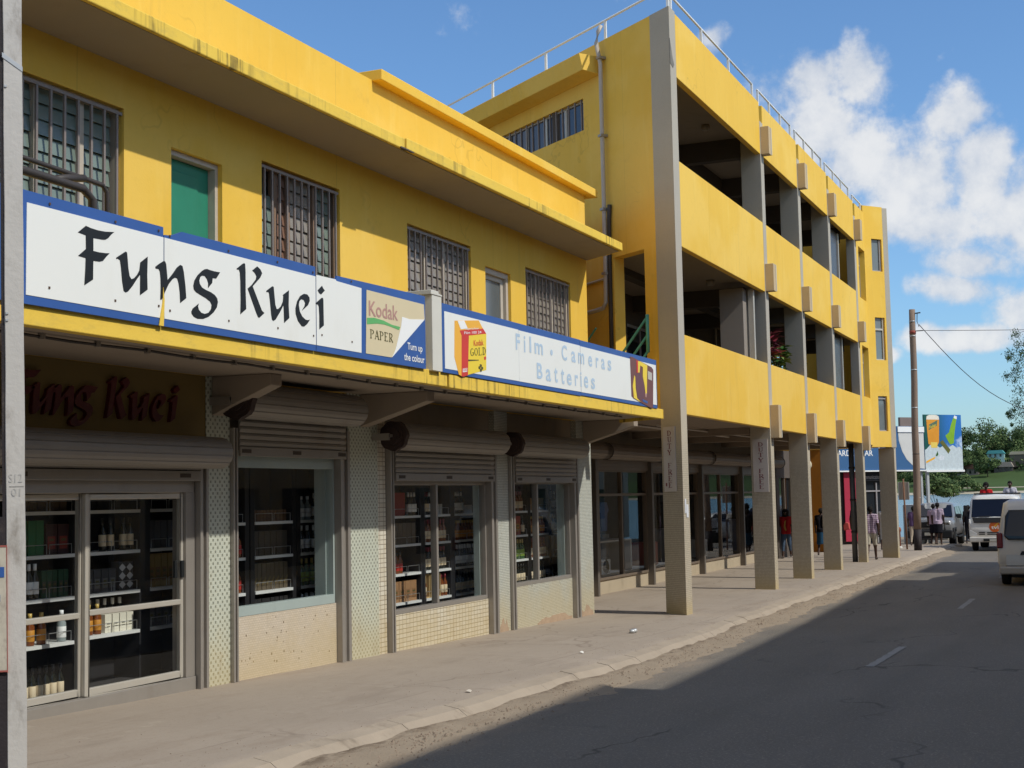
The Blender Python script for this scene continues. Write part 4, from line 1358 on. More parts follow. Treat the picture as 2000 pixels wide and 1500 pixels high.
# ------------------------------------------------------------ three-storey arcade building
YC = 7.345
off = thing('office_building', 'three storey yellow building with open balconies above a columned arcade and white roof rails', 'building', (36, YC, 0))
CX = [31.64, 35.70, 39.75, 44.06]
D = (.588, .809)
mb = MB(); mb.prism([(24.56, YC), (24.95, YC), (24.95 + .62 * D[0], YC + .62 * D[1]), (24.56 + .62 * D[0], YC + .62 * D[1])], -.12, 11.38)
part('column', mb, COLM, off, bevel=.012)
CRK = plain('bare_column_edge', (.20, .19, .17), .9, .1, var=.3, vs=10, bs=.5)
mb = MB(); mb.prism_xz([(24.552, 10.75), (24.70, 10.42), (24.80, 10.30), (24.72, 10.22), (24.552, 10.26)], YC - .007, YC + .01)
part('spalled_patch', mb, CRK, off)
SK = .09
for x in CX:
    dp = .485 if x < 44 else .26
    mb = MB(); mb.prism([(x, YC - .006), (x + .30, YC - .006), (x + .30 + SK * dp, YC + dp), (x + SK * dp, YC + dp)], -.12, 10.9)
    part('column', mb, COLM, off, bevel=.012)
edges = [24.955] + [v for x in CX for v in (x - .003, x + .303)]
bays = [(edges[i], edges[i + 1]) for i in range(0, 8, 2)]
for (a, b) in bays:
    for nm, z0, z1 in (('balcony_panel', 3.685, 5.18), ('balcony_panel', 6.85, 8.48), ('parapet_panel', 10.10, 11.34)):
        mb = MB(); mb.box(a, b, YC, YC + .13, z0, z1)
        part(nm, mb, Y, off, bevel=.01)
for x in CX:
    for z0, z1 in ((3.46, 4.22), (6.87, 7.51), (10.10, 10.76)):
        mb = MB(); mb.box(x + .03, x + .27, YC - .205, YC - .008, z0, z1)
        part('bracket_box', mb, BOXM, off, bevel=.008)
        mb = MB(); mb.box(x + .245, x + .295, YC - .215, YC - .009, z0 + .01, z1 - .005)
        part('box_edge', mb, plain('pale_box_edge', (.58, .54, .46), .8, .2), off)
# the windowed bay and the splayed stair tower beyond it
mb = MB(tfw)
mb.wall(44.366, 46.15, 3.685, 11.34, YC, YC + .25, [(44.78, 45.98, 5.20, 6.83), (44.78, 45.98, 8.37, 10.03)])
part('window_bay_wall', mb, Y, off)
for z0, z1 in ((5.20, 6.83), (8.37, 10.03)):
    mb = MB()
    mb.box(44.79, 44.84, YC + .17, YC + .23, z0 + .002, z1 - .002); mb.box(45.93, 45.978, YC + .17, YC + .23, z0 + .002, z1 - .002)
    mb.box(44.84, 45.93, YC + .165, YC + .235, z1 - .50, z1 - .45); mb.box(45.36, 45.41, YC + .17, YC + .23, z0 + .002, z1 - .5)
    mb.box(44.84, 45.93, YC + .17, YC + .23, z0 + .002, z0 + .05)
    f = part('bay_window', mb, FRMD, off)
    mb = MB(); mb.box(44.84, 45.93, YC + .205, YC + .211, z0 + .05, z1 - .05)
    part('window_pane', mb, plain('curtained_glass', (.30, .27, .24), .15, .6, var=.3, vs=9), f)
    mb = MB(); mb.box(45.15, 45.30, YC + .196, YC + .203, z0 + .05, z1 - .5)
    part('curtain', mb, plain('pale_curtain', (.55, .55, .58), .8), f)
TO = (46.152, YC)
ta = R(-38)
td = (math.cos(ta), math.sin(ta))
tn = (-td[1], td[0])      # into the building
tft = lambda s, z, d: (TO[0] + s * td[0] + d * tn[0], TO[1] + s * td[1] + d * tn[1], z)
tw = MB(tft)
tw.wall(-.05, .80, 3.62, 11.60, 0.0, .22, [(.28, .73, 9.43, 10.51), (.30, .73, 6.48, 7.89), (.30, .69, 4.14, 5.29)])
part('stair_tower_wall', tw, Y, off)
for z0, z1, fm in ((9.43, 10.51, FRMD), (6.48, 7.89, ALUL), (4.14, 5.29, FRMD)):
    mb = MB(tft); mb.box(.28, .73, z0, z1, .10, .11)
    p_ = part('tower_window', mb, plain('tower_glass', (.16, .19, .20), .06, .6), off)
    mb = MB(tft)
    mb.box(.665, .728 if z0 > 5 else .688, z0 + .002, z1 - .002, .06, .14); mb.box(.31, .665, z0 + .002, z0 + .04, .06, .14)
    if z0 < 9:
        mb.box(.31, .665, z1 - .42 if z0 > 6 else z1 - .1, z1 - .36 if z0 > 6 else z1 - .05, .05, .14)
    part('window_frame', mb, fm, p_)
tc = [(.80, 0.0), (1.0, -.02), (1.02, .30), (.80, .30)]
mb = MB(); mb.prism([(46.84, 6.79), (47.14, 6.78), (47.24, 7.30), (46.94, 7.31)], -.1, 3.60)
part('column', mb, COLM, off, bevel=.01)
mb = MB(); mb.prism([tft(s, 0, d)[:2] for s, d in tc], 3.601, 11.58)
part('column', mb, COLM, off, bevel=.01)
mb = MB(); mb.prism([tft(-.05, 0, .222)[:2], tft(1.0, 0, .302)[:2], (47.6, 10.5), (46.2, 10.5)], 3.62, 3.8)
mb.prism([tft(-.05, 0, .222)[:2], tft(1.0, 0, .302)[:2], (47.6, 10.5), (46.2, 10.5)], 11.2, 11.5)
mb.prism([tft(1.005, 0, .302)[:2], (47.62, 10.5), (47.5, 10.5), tft(.90, 0, .33)[:2]], 3.62, 11.5)
part('stair_tower_sides', mb, Y, off)

# oblique end wall facing the shop building
EO = (25.03, 7.84)
ei = (.809, -.588)
tfe = lambda s, z, d: (EO[0] + s * D[0] + d * ei[0], EO[1] + s * D[1] + d * ei[1], z)
mb = MB(tfe)
mb.wall(-.02, 14.0, 3.69, 11.42, 0, .25, [(.44, 1.48, 3.95, 6.93), (2.43, 6.32, 9.75, 10.42)])
part('end_wall', mb, Y, off)
mb = MB(tfe)
mb.prism_yz([(0, 0), (1, 0), (1, 1)], 0, 0.0001) if False else None
v = [(1.79, 10.79, -.42), (7.7, 10.79, -.42), (7.7, 11.12, -.50), (1.79, 11.12, -.50), (1.79, 10.74, -.002), (7.7, 10.74, -.002), (7.7, 11.12, -.002), (1.79, 11.12, -.002)]
mb.add(v, [(0, 1, 2, 3), (5, 4, 7, 6), (0, 3, 7, 4), (1, 5, 6, 2), (0, 4, 5, 1), (3, 2, 6, 7)])
part('window_canopy', mb, Y, off, bevel=.01)
mb = MB(tfe)
mb.box(2.432, 2.47, 9.752, 10.418, .09, .16); mb.box(6.28, 6.318, 9.752, 10.418, .09, .16); mb.box(2.47, 6.28, 9.752, 9.79, .09, .16); mb.box(2.47, 6.28, 10.38, 10.418, .09, .16)
for s in (3.25, 4.05, 4.85, 5.6):
    mb.box(s - .05, s + .05, 9.79, 10.38, .092, .158)
ew = part('end_window', mb, ALUL, off)
mb = MB(tfe); mb.box(2.47, 6.28, 9.79, 10.38, .12, .125)
part('window_pane', mb, plain('blue_grey_glass', (.045, .055, .085), .08, .6, var=.3), ew)
for k in range(16):
    mb = MB(tfe); s = 2.55 + k * .245
    mb.box(s - .012, s + .012, 9.753, 10.417, .02, .05)
    part('bar', mb, BARM, ew)
P3 = lambda s, z, d: tfe(s, z, d)
mb = MB()
mb.tube([P3(1.67, 11.72, -.02), P3(1.70, 11.6, -.08), P3(1.69, 11.35, -.14), P3(1.62, 10.9, -.10), P3(1.62, 9, -.10), P3(1.62, 7, -.10), P3(1.64, 6.05, -.10), P3(1.72, 5.94, -.12), P3(2.0, 5.92, -.12), P3(3.4, 5.90, -.12)], .044, 10)
pp = part('downpipe', mb, PVC, off)
for z in (11.0, 9.4, 7.9, 6.6):
    mb = MB(tfe); mb.box(1.56, 1.68, z, z + .05, -.165, -.001)
    part('pipe_clip', mb, ALU, pp)
mb = MB(); mb.tube([P3(1.50, 8.0, -.05), P3(1.53, 7.7, -.05), P3(1.56, 7.0, -.04), P3(1.575, 4.0, -.04)], .045, 8)
part('downpipe', mb, BLKPIPE, off, label='short black pipe against the end wall')
mb = MB(); mb.tube([P3(1.6, 6.55, -.03), P3(3.2, 6.5, -.03)], .025, 6); part('downpipe', mb, PVC, off)

# floors, ceilings, beams, rear walls
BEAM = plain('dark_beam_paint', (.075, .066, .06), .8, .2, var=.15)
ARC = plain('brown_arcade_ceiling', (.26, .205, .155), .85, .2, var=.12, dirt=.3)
SHUTA = plain('brown_arcade_shutter', (.20, .16, .125), .5, .4, .1, var=.14, vs=2.5, dirt=.3)


def slab(z0, z1, m, nm, y0=7.49):
    mb = MB()
    sx0 = EO[0] + (y0 - EO[1]) / D[1] * D[0] + .31 / .809
    mb.prism([(sx0, y0), (46.3, y0), (46.3, 10.9), (EO[0] + (10.9 - EO[1]) / D[1] * D[0] + .31, 10.9)], z0, z1)
    return part(nm, mb, m, off)


slab(3.72, 3.94, ARC, 'floor_slab')
slab(7.0, 7.2, SOF2, 'floor_slab')
slab(10.56, 10.75, SOF2, 'roof_slab')
for x in CX:
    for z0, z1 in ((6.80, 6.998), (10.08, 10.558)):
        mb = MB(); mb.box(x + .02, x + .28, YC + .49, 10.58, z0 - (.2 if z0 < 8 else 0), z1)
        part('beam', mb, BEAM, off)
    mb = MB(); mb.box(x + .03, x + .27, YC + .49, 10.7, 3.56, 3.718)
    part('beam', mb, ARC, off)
for z0, z1 in ((6.85, 6.998), (10.12, 10.558)):
    mb = MB(); mb.box(26.8, 46.0, 9.35, 9.6, z0, z1)
    part('beam', mb, BEAM, off)
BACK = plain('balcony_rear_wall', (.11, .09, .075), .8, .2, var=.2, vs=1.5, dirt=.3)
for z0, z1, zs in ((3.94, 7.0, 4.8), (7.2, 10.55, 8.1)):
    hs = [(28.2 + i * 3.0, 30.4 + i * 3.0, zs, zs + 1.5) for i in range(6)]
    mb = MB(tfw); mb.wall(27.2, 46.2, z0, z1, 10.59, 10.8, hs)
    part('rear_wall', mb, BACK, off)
    for h in hs:
        mb = MB()
        mb.box(h[0] + .001, h[0] + .06, 10.62, 10.7, h[2], h[3]); mb.box(h[1] - .06, h[1] - .001, 10.62, 10.7, h[2], h[3]); mb.box(h[0] + .06, h[1] - .06, 10.62, 10.7, h[2], h[2] + .06); mb.box(h[0] + .06, h[1] - .06, 10.62, 10.7, h[3] - .06, h[3]); mb.box(h[0] + 1.07, h[0] + 1.13, 10.625, 10.695, h[2] + .06, h[3] - .06)
        f = part('balcony_window', mb, FRMD, off)
        mb = MB(); mb.box(h[0] + .06, h[1] - .06, 10.655, 10.66, h[2] + .06, h[3] - .06)
        part('window_pane', mb, DGLASS, f)
for x in (26.0, 30.2, 33.6, 37.6, 41.8):
    for z in (6.998, 10.558):
        mb = MB(); mb.lathe([(.001, -.13), (.07, -.12), (.10, -.075), (.10, -.02), (.085, 0)], 12, (x, 8.25, z))
        part('ceiling_light', mb, plain('grey_ceiling_fitting', (.22, .20, .18), .4, .4), off)
for z0, z1 in ((3.95, 6.99), (7.21, 10.08)):
    mb = MB(); mb.box(40.06, 42.55, 7.62, 7.64, z0, z1)
    s_ = part('balcony_screen', mb, plain('grey_screen', (.05, .05, .055), .25, .5), off)
    mb = MB(); mb.box(42.56, 42.66, 7.58, 7.68, z0, z1); part('screen_post', mb, ALUL, s_)
mb = MB(); mb.box(31.08, 31.20, 7.50, 7.62, 3.95, 6.85)
part('balcony_post', mb, ALUL, off)
mb = MB(); mb.box(30.75, 31.06, 7.66, 8.2, 3.95, 6.85); part('balcony_cupboard', mb, SOF2, off)

# things fixed to the gallery walls
for x, z, w_, h, c in ((36.2, 5.0, 1.3, 1.5, (.24, .17, .11)), (38.2, 5.2, .7, 1.2, (.30, .29, .26)), (40.3, 5.1, .5, 1.4, (.22, .22, .21)), (34.0, 8.6, .9, 1.0, (.26, .23, .2)), (41.5, 8.5, .8, 1.1, (.2, .19, .17))):
    mb = MB(); mb.box(x, x + w_, 10.50, 10.55, z, z + h)
    part('wall_board', mb, plain('board_paint', c, .7, .2, var=.1), off, bevel=.01)
for x, z in ((33.0, 6.3), (37.5, 9.4), (42.6, 6.3)):
    mb = MB(); mb.box(x, x + .85, 10.25, 10.58, z - .25, z + .05)
    part('wall_unit', mb, plain('wall_unit_casing', (.45, .44, .41), .5, .3), off, bevel=.03)
for x in (29.6, 33.5, 38.9):
    for z0, z1 in ((3.95, 6.98), (7.21, 10.54)):
        mb = MB(); mb.tube([(x, 10.52, z0), (x, 10.52, z1)], .03, 6); part('wall_pipe', mb, PVC, off)

# roof railing
def railing(path, posts, z1, z0):
    mb = MB(); mb.tube([(x, y, z1) for x, y in path], .024, 8)
    r_ = part('roof_railing', mb, RAILW, off)
    for x, y in posts:
        mb = MB(); mb.box(x - .024, x + .024, y - .024, y + .024, z0, z1 - .005)
        part('railing_post', mb, RAILW, r_)


e_ = [24.9] + [v for x in CX for v in (x - .30, x + .20)]
for i in range(0, 8, 2):
    a, b = e_[i], e_[i + 1]
    n = 3
    railing([(a, 7.42), (b, 7.42)], [(lin(a, b, k / n) + (.03 if k == 0 else (-.03 if k == n else 0)), 7.42) for k in range(n + 1)], 11.70, 11.338)
railing([(44.4, 7.42), (46.9, 7.42), (46.9, 8.2)], [(44.43, 7.42), (45.9, 7.42), (46.87, 7.42)], 11.62, 11.338)
pe = [tfe(s, 0, .10)[:2] for s in (-.4, 1.7, 4.0, 6.35, 8.7, 11.0, 13.6)]
railing([pe[0], pe[-1]], pe[:-1], 11.86, 11.41)

# ---- arcade shopfronts
YA = 10.80
BROWNF = plain('brown_shop_frame', (.17, .13, .095), .5, .4, .1, var=.15, vs=4)
posts = [(28.98, 29.1), (32.98, 33.10), (37.52, 37.64), (42.03, 42.15), (46.2, 46.35)]
for a, b in posts:
    mb = MB(); mb.box(a, b, YA - .14, YA + .12, -.1, 3.02)
    part('shutter_guide', mb, plain('brown_grey_guide', (.15, .13, .11), .5, .4, .2, var=.1), off, bevel=.006)
RIS = plain('cream_riser_paint', (.42, .35, .25), .8, .2, var=.12, vs=2, dirt=.4, bs=.1)
sb = [(27.3, 28.98), (29.1, 32.98), (33.10, 37.52), (37.64, 42.03), (42.15, 46.2)]
for i, (a, b) in enumerate(sb):
    mb = MB(); mb.box(a, b, YA + .02, YA + .2, -.1, .31)
    part('stall_riser', mb, RIS, off)
    mb = MB()
    t = .06
    mb.box(a + .002, a + t, YA, YA + .1, .312, 2.9); mb.box(b - t, b - .002, YA, YA + .1, .312, 2.9)
    mb.box(a + t, b - t, YA - .02, YA + .1, .312, .37); mb.box(a + t, b - t, YA, YA + .1, 2.76, 2.9); mb.box(a + t, b - t, YA, YA + .1, 2.20, 2.26)
    ms = [a + .42, a + (b - a) * .52] if b - a > 2 else []
    for m_ in ms:
        mb.box(m_ - .04, m_ + .04, YA + .002, YA + .098, .37, 2.20); mb.box(m_ - .04, m_ + .04, YA + .002, YA + .098, 2.26, 2.76)
    f = part('arcade_window', mb, BROWNF, off, bevel=.004)
    xs = [a + t] + [q for m_ in ms for q in (m_ - .04, m_ + .04)] + [b - t]
    for k in range(0, len(xs), 2):
        mb = MB(); mb.box(xs[k], xs[k + 1], YA + .05, YA + .056, .37, 2.20); mb.box(xs[k], xs[k + 1], YA + .05, YA + .056, 2.26, 2.76)
        part('window_pane', mb, GLASS, f)
    # shutter roll with its curtain edge
    mb = MB(); r = .185; yc = YA - .30; zc = 3.20
    prof = []
    for k in range(16):
        aa, bb_ = 2 * math.pi * k / 16, 2 * math.pi * (k + .85) / 16
        prof += [(yc + r * math.cos(aa), zc + r * math.sin(aa)), (yc + r * math.cos(bb_), zc + r * math.sin(bb_)), (yc + r * .955 * math.cos(bb_ + .03), zc + r * .955 * math.sin(bb_ + .03))]
    mb.prism_yz(prof, a - .2, b + .22)
    s_ = part('roller_shutter', mb, SHUTA, off)
    mb = MB(); mb.lathe([(r * 1.06, 0), (r * 1.06, .03)], 18); 
    mb.v = [(b + .22 + z, yc + x, zc + y) for x, y, z in mb.v]
    part('end_disc', mb, SHUTD, s_)
    for k in range(4):
        mb = MB(); z = 2.80 + k * .075
        mb.box(a + .02, b - .02, YA - .05, YA - .02, z, z + .07)
        part('slat', mb, SHUTA, s_)
mb = MB(); mb.box(27.0, 46.2, YA + .1, YA + .25, 2.9, 3.72); part('wall_above_shopfronts', mb, WALLB, off)
mb = MB(tfe); mb.box(3.55, 8.4, -.1, 3.69, .02, .2); mb.tf = None; mb.box(27.0, 46.3, 14.6, 14.7, 0, 3.7); mb.box(46.2, 46.3, YA + .2, 14.6, 0, 3.7); mb.box(27.0, 46.2, YA + .3, 14.6, 2.95, 3.0)
part('arcade_shop_walls', mb, DARK, off)
mb = MB(tfw); mb.wall(46.36, 51.395, -.1, 3.9, 10.62, 10.8, [(46.8, 48.6, .5, 2.7), (49.0, 50.9, .5, 2.7)])
aw = part('arcade_wall', mb, BACK, off)
for a, b in ((46.8, 48.6), (49.0, 50.9)):
    mb = MB(); mb.box(a, b, 10.70, 10.71, .5, 2.7)
    gl = part('window_pane', mb, DGLASS, aw)
    mb = MB(); mb.box((a + b) / 2 - .04, (a + b) / 2 + .04, 10.64, 10.70, .5, 2.7); part('window_mullion', mb, BROWNF, aw)
mb = MB(); mb.tube([(28, 9.4, 3.69), (46, 9.4, 3.69)], .03, 6); part('ceiling_conduit', mb, PVC, off)
mb = MB(); mb.tube([(28, 8.9, 3.66), (46, 8.6, 3.66)], .02, 6)
part('ceiling_conduit', mb, PVC, off)
mb = MB(); mb.tube([(44.30, 7.74, -.1), (44.30, 7.74, 3.70)], .085, 10)
gp = part('drain_pipe', mb, plain('dark_grey_pipe', (.10, .10, .095), .5, .4), off)
for z in (.9, 1.9, 2.9):
    mb = MB(); mb.tube([(44.30, 7.74, z), (44.30, 7.74, z + .06)], .10, 10); part('pipe_collar', mb, BLKPIPE, gp)

# DUTY FREE boards on the first two columns
SIGNW = plain('sign_board_white', (.56, .50, .45), .6, .3, var=.06, dirt=.2)
DRED = plain('maroon_lettering', (.19, .05, .055), .6, .3)


def duty(o, ux, uy, zt, zb, wd, label, dot):
    """a tall board, face along ux; letters one above the other"""
    ux = Vector(ux).normalized()
    nrm = ux.cross(Vector((0, 0, 1)))
    base = Vector(o)
    tf = lambda x, y, z: tuple(base + ux * x - nrm * y * 1.0 + Vector((0, 0, z)))
    t = thing('duty_free_sign', label, 'sign', tuple(base + Vector((0, 0, zb))), 'duty free boards on the arcade columns')
    mb = MB(tf); mb.box(0, wd, .0, .018, zb, zt)
    part('board', mb, SIGNW, t)
    s = 'DUTY FREE'
    n = len(s)
    hh = (zt - zb - .12) / n
    mb = MB(tf)
    for i, ch in enumerate(s):
        if ch == ' ':
            continue
        serif_text(mb, ch, wd * .36, zt - .06 - (i + .90) * hh, wd * .34, hh * .80, -.001)
    if dot:
        mb.box(wd * .14, wd * .26, -.003, -.001, zb + .10, zb + .16)
    part('lettering', mb, DRED, t)


# column 1's near face runs along D from its front corner; boards hang on that face
o1 = Vector((24.56 + .56 * D[0], YC + .56 * D[1], 0)) + Vector((-ei[0], -ei[1], 0)) * .02
duty(o1 + Vector((-D[0], -D[1], 0)) * .02, (-D[0], -D[1], 0), None, 3.46, 2.26, .36, 'white DUTY FREE board on the nearest and tallest arcade column', True)
duty((31.64 + SK * .44 - .022, YC + .43, 0), (-SK, -1, 0), None, 3.44, 2.22, .36, 'white DUTY FREE board on the second arcade column', False)
# paper notices on the front of the first column
mb = MB(); mb.box(24.62, 24.70, YC - .012, YC - .001, 1.86, 2.12); mb.box(24.72, 24.84, YC - .010, YC - .001, 1.78, 2.02)
solo('paper_notice', mb, plain('notice_paper', (.62, .63, .66), .8, .2, var=.25, vs=25), (24.7, YC - .01, 1.8), 'torn white paper notices stuck on the front of the nearest arcade column', 'notice')

# stair handrails behind the sign, and a bin
GRN = plain('green_handrail_paint', (.10, .36, .25), .45, .4, var=.1)
hr = thing('stair_handrail', 'pale green sloping handrails of the stair between the two buildings', 'handrail', tfe(.5, 3.7, -.3))
for z, s0 in ((5.56, .05), (5.23, .04), (4.92, .04)):
    mb = MB(); a, b = Vector(tfe(s0, z, -.25)), Vector(tfe(s0 + 2.4, z - 1.72, -.25))
    mb.tube([a, b], .024, 8)
    part('rail', mb, GRN, hr)
mb = MB(); mb.tube([tfe(1.72, 5.53, -.3), tfe(3.0, 4.6, -.3)], .02, 6); part('rail', mb, GRN, hr)
mb = MB(); mb.tube([tfe(2.2, 3.72, -.25), tfe(2.2, 4.05, -.25)], .035, 8); part('rail_post', mb, GRN, hr)
mb = MB(); mb.tube([tfe(.06, 4.88, -.25), tfe(.06, 5.60, -.25)], .035, 8); part('rail_post', mb, GRN, hr)
mb = MB()
mb.lathe([(.20, 0), (.24, .75), (.27, .76), (.27, .84), (.24, .90), (.10, .93)], 14, tuple(tfe(1.0, 3.95, .6)))
solo('bin', mb, plain('dark_green_plastic', (.012, .05, .028), .4, .4), tfe(1.0, 3.95, .6), 'dark green plastic bin standing behind the green stair handrails', 'bin')

# plants on the first-floor balcony
def leafy(name, loc, h, w_, cols, n, label, blade, seed, group='plants on the first floor balcony'):
    r_ = random.Random(seed)
    t = thing(name, label, 'plant', loc, group)
    mb = MB(); mb.lathe([(.12, 0), (.17, .30), (.18, .32), (.15, .31)], 12, loc)
    part('pot', mb, plain('clay_pot', (.28, .12, .07), .8), t)
    st = MB()
    for k in range(4):
        a = r_.random() * 6.28
        st.tube([(loc[0], loc[1], loc[2] + .25), (loc[0] + .1 * math.cos(a), loc[1] + .1 * math.sin(a), loc[2] + h * .5), (loc[0] + w_ * .4 * math.cos(a), loc[1] + w_ * .3 * math.sin(a), loc[2] + h * .85)], .015, 5)
    part('stem', st, plain('plant_stem', (.12, .10, .05), .8), t)
    lf = MB()
    for k in range(n):
        lf.cur = r_.randrange(len(cols))
        a = r_.random() * 6.28
        rr = w_ * math.sqrt(r_.random())
        c = Vector((loc[0] + rr * math.cos(a), loc[1] + min(rr, .36) * .6 * math.sin(a), loc[2] + h * (.45 + .55 * r_.random())))
        d = Vector((math.cos(a) + r_.uniform(-.5, .5), math.sin(a) + r_.uniform(-.5, .5), r_.uniform(-.3, 1.0 if blade > 3 else .5))).normalized()
        L = r_.uniform(.16, .28) * (1.5 if blade > 3 else 1)
        if min(c.y, (c + d * L).y) - L / blade < YC + .15 and c.z < 5.45:
            continue
        s = d.cross(Vector((0, 0, 1))).normalized() * L / blade
        u = Vector((0, 0, -.25 * L))
        lf.add([c, c + d * L * .45 + s, c + d * L + u, c + d * L * .45 - s], [(0, 1, 2, 3)])
    part('leaves', lf, cols, t)


LG = [plain('leaf_green', (.045, .12, .03), .5, .3, var=.3), plain('leaf_yellow_green', (.13, .19, .04), .5, .3, var=.3), plain('leaf_pale', (.20, .26, .10), .5, .3)]
LR = [plain('leaf_red', (.17, .02, .035), .5, .3, var=.3), plain('leaf_purple', (.07, .015, .03), .5, .3), plain('leaf_pink', (.30, .07, .10), .5, .3)]
leafy('potted_plant', (33.1, 7.75, 3.95), 2.1, .38, LR, 200, 'dark red cordyline plant above the balcony panel right of the second column', 5, 1)
leafy('potted_plant', (34.2, 7.75, 3.95), 1.9, .55, LG, 340, 'pale green leafy plant beside the red one on the balcony', 2.4, 2)
leafy('potted_plant', (36.9, 8.0, 3.95), 1.85, .8, LG, 420, 'wide trailing green plant on the balcony right of the third column', 2.6, 3)

# ------------------------------------------------------------ shelves and goods in the shop windows
YSH = 9.75
SHW = plain('white_shelf_edge', (.70, .70, .68), .5, .3, var=.05)
WIRE = plain('chrome_wire', (.45, .45, .45), .3, .5, .6)


def shelf_unit(x0, x1, zs, label, rail=True):
    t = thing('display_shelf', label, 'shelf', ((x0 + x1) / 2, YSH, zg(x0)), 'display shelves in the shop windows')
    mb = MB(); mb.box(x0 - .10, x0 - .012, YSH - .01, YSH + .36, .3, 2.7); mb.box(x1 + .012, x1 + .10, YSH - .01, YSH + .36, .3, 2.7); mb.box(x0 - .012, x1 + .012, YSH + .33, YSH + .36, .3, 2.7)
    part('case', mb, DARKB, t)
    for z in zs:
        mb = MB(); mb.box(x0 - .01, x1 + .01, YSH - .02, YSH + .33, z - .035, z)
        part('shelf', mb, SHW, t)
        if rail:
            mb = MB()
            xm = (x0 + x1) / 2
            for a, b in ((x0 + .02, xm - .02), (xm + .02, x1 - .02)):
                mb.tube([(a, YSH, z), (a, YSH, z + .10), (b, YSH, z + .10), (b, YSH, z)], .004, 4)
            part('wire_guard', mb, WIRE, t)
    return t


Z4 = (1.97, 1.55, 1.125, .705)
ZD = (2.16, 1.73, 1.305, .88)
shelf_unit(10.45, 11.16, ZD[:3] + (.86,), 'dark shelf with green cartons and three white labelled bottles behind the left door glass')
shelf_unit(11.36, 12.18, ZD, 'dark shelf with harlequin cartons and white cartons behind the right door glass')
shelf_unit(12.38, 13.0, ZD, 'dark shelf with tan cartons at the right edge of the glass door')
shelf_unit(13.55, 14.15, Z4, 'dark shelf with red labelled bottles at the left edge of the second shop window')
shelf_unit(14.38, 15.20, Z4, 'dark shelf with gold striped cartons in the second shop window')
shelf_unit(15.42, 16.15, Z4, 'dark shelf with white capped clear bottles at the right of the second shop window')
shelf_unit(17.95, 18.74, Z4, 'dark shelf with brown cartons at the left of the wide third shop window')
shelf_unit(18.92, 19.76, Z4, 'dark shelf with wooden boxes and cream labelled wine in the wide third shop window')
shelf_unit(19.95, 20.85, Z4, 'dark shelf with white labelled wine at the right of the wide third shop window')
shelf_unit(22.15, 22.88, Z4, 'dark shelf with green labelled bottles at the left of the fourth shop window')
shelf_unit(23.05, 23.86, Z4, 'dark shelf with cream labelled bottles in the middle of the fourth shop window')
shelf_unit(24.02, 24.45, Z4, 'narrow dark shelf with pale cartons at the right of the fourth shop window')


def gm(name, col, rough=.12, spec=.6):
    return plain(name, col, rough, spec, var=.1)


GD, GA, GC, GG = gm('dark_bottle_glass', (.012, .014, .010)), gm('amber_bottle_glass', (.20, .055, .012)), gm('clear_bottle_glass', (.28, .32, .32)), gm('green_bottle_glass', (.03, .10, .03))
LWH, LCR, LRD, LGN, LYE = gm('white_label', (.86, .86, .84), .6), gm('cream_label', (.74, .60, .40), .6), gm('red_label', (.50, .03, .02), .5), gm('green_label', (.28, .42, .06), .5), gm('orange_label', (.60, .26, .03), .5)
CAPR, CAPW, CAPK, CAPY = gm('red_capsule', (.22, .02, .03), .4), gm('white_capsule', (.85, .85, .85), .4), gm('black_capsule', (.02, .02, .02), .4), gm('gold_capsule', (.55, .38, .10), .3)


def bottle_mesh(nm, glass, label, cap, sh='wine'):
    mb = MB()
    if sh == 'wine':
        pr = [(.037, 0), (.040, .01), (.040, .05), (.041, .052), (.041, .170), (.040, .172), (.040, .205), (.018, .255), (.016, .28), (.018, .282), (.018, .345)]
        ms = [0, 0, 0, 1, 0, 0, 0, 0, 2, 2]
    else:
        pr = [(.043, 0), (.046, .01), (.046, .04), (.047, .042), (.047, .150), (.046, .152), (.046, .185), (.020, .235), (.018, .265), (.021, .267), (.021, .31)]
        ms = [0, 0, 0, 1, 0, 0, 0, 0, 2, 2]
    mb.lathe(pr, 9, mats=ms)
    return mb.mesh(nm, [glass, label, cap])


BT = {'dw': bottle_mesh('wine_white', GD, LWH, CAPW), 'dc': bottle_mesh('wine_cream', GD, LCR, CAPR), 'dk': bottle_mesh('wine_dark', GD, LCR, CAPK), 'ar': bottle_mesh('spirit_red', GA, LRD, CAPK, 's'),
      'aw': bottle_mesh('spirit_white', GA, LWH, CAPK, 's'), 'ao': bottle_mesh('spirit_orange', GA, LYE, CAPY, 's'), 'cw': bottle_mesh('clear_white', GC, LWH, CAPW, 's'), 'gg': bottle_mesh('green_green', GG, LGN, CAPY), 'cc': bottle_mesh('spirit_cream', GA, LCR, CAPR)}


ORD = ('first', 'second', 'third', 'fourth', 'fifth', 'sixth', 'seventh', 'eighth', 'ninth', 'tenth')


def row(kind, x0, x1, n, z, label, dy=.05, depth2=False):
    g = 'bottles on the shop window shelves'
    for i in range(n):
        x = x0 + (x1 - x0) * (i + .5) / n + rnd.uniform(-.004, .004)
        o = inst('bottle', BT[kind], None, (x, YSH + dy + rnd.uniform(0, .012), z + .001), (0, 0, rnd.random() * 6))
        tag(o, label + (', ' + ORD[i] + ' from left' if n > 1 else ''), 'bottle', g)
        if depth2:
            o = inst('bottle', BT[kind], None, (x + .02, YSH + dy + .11, z + .001), (0, 0, rnd.random() * 6))
            tag(o, label + ', rear ' + ORD[i], 'bottle', g)


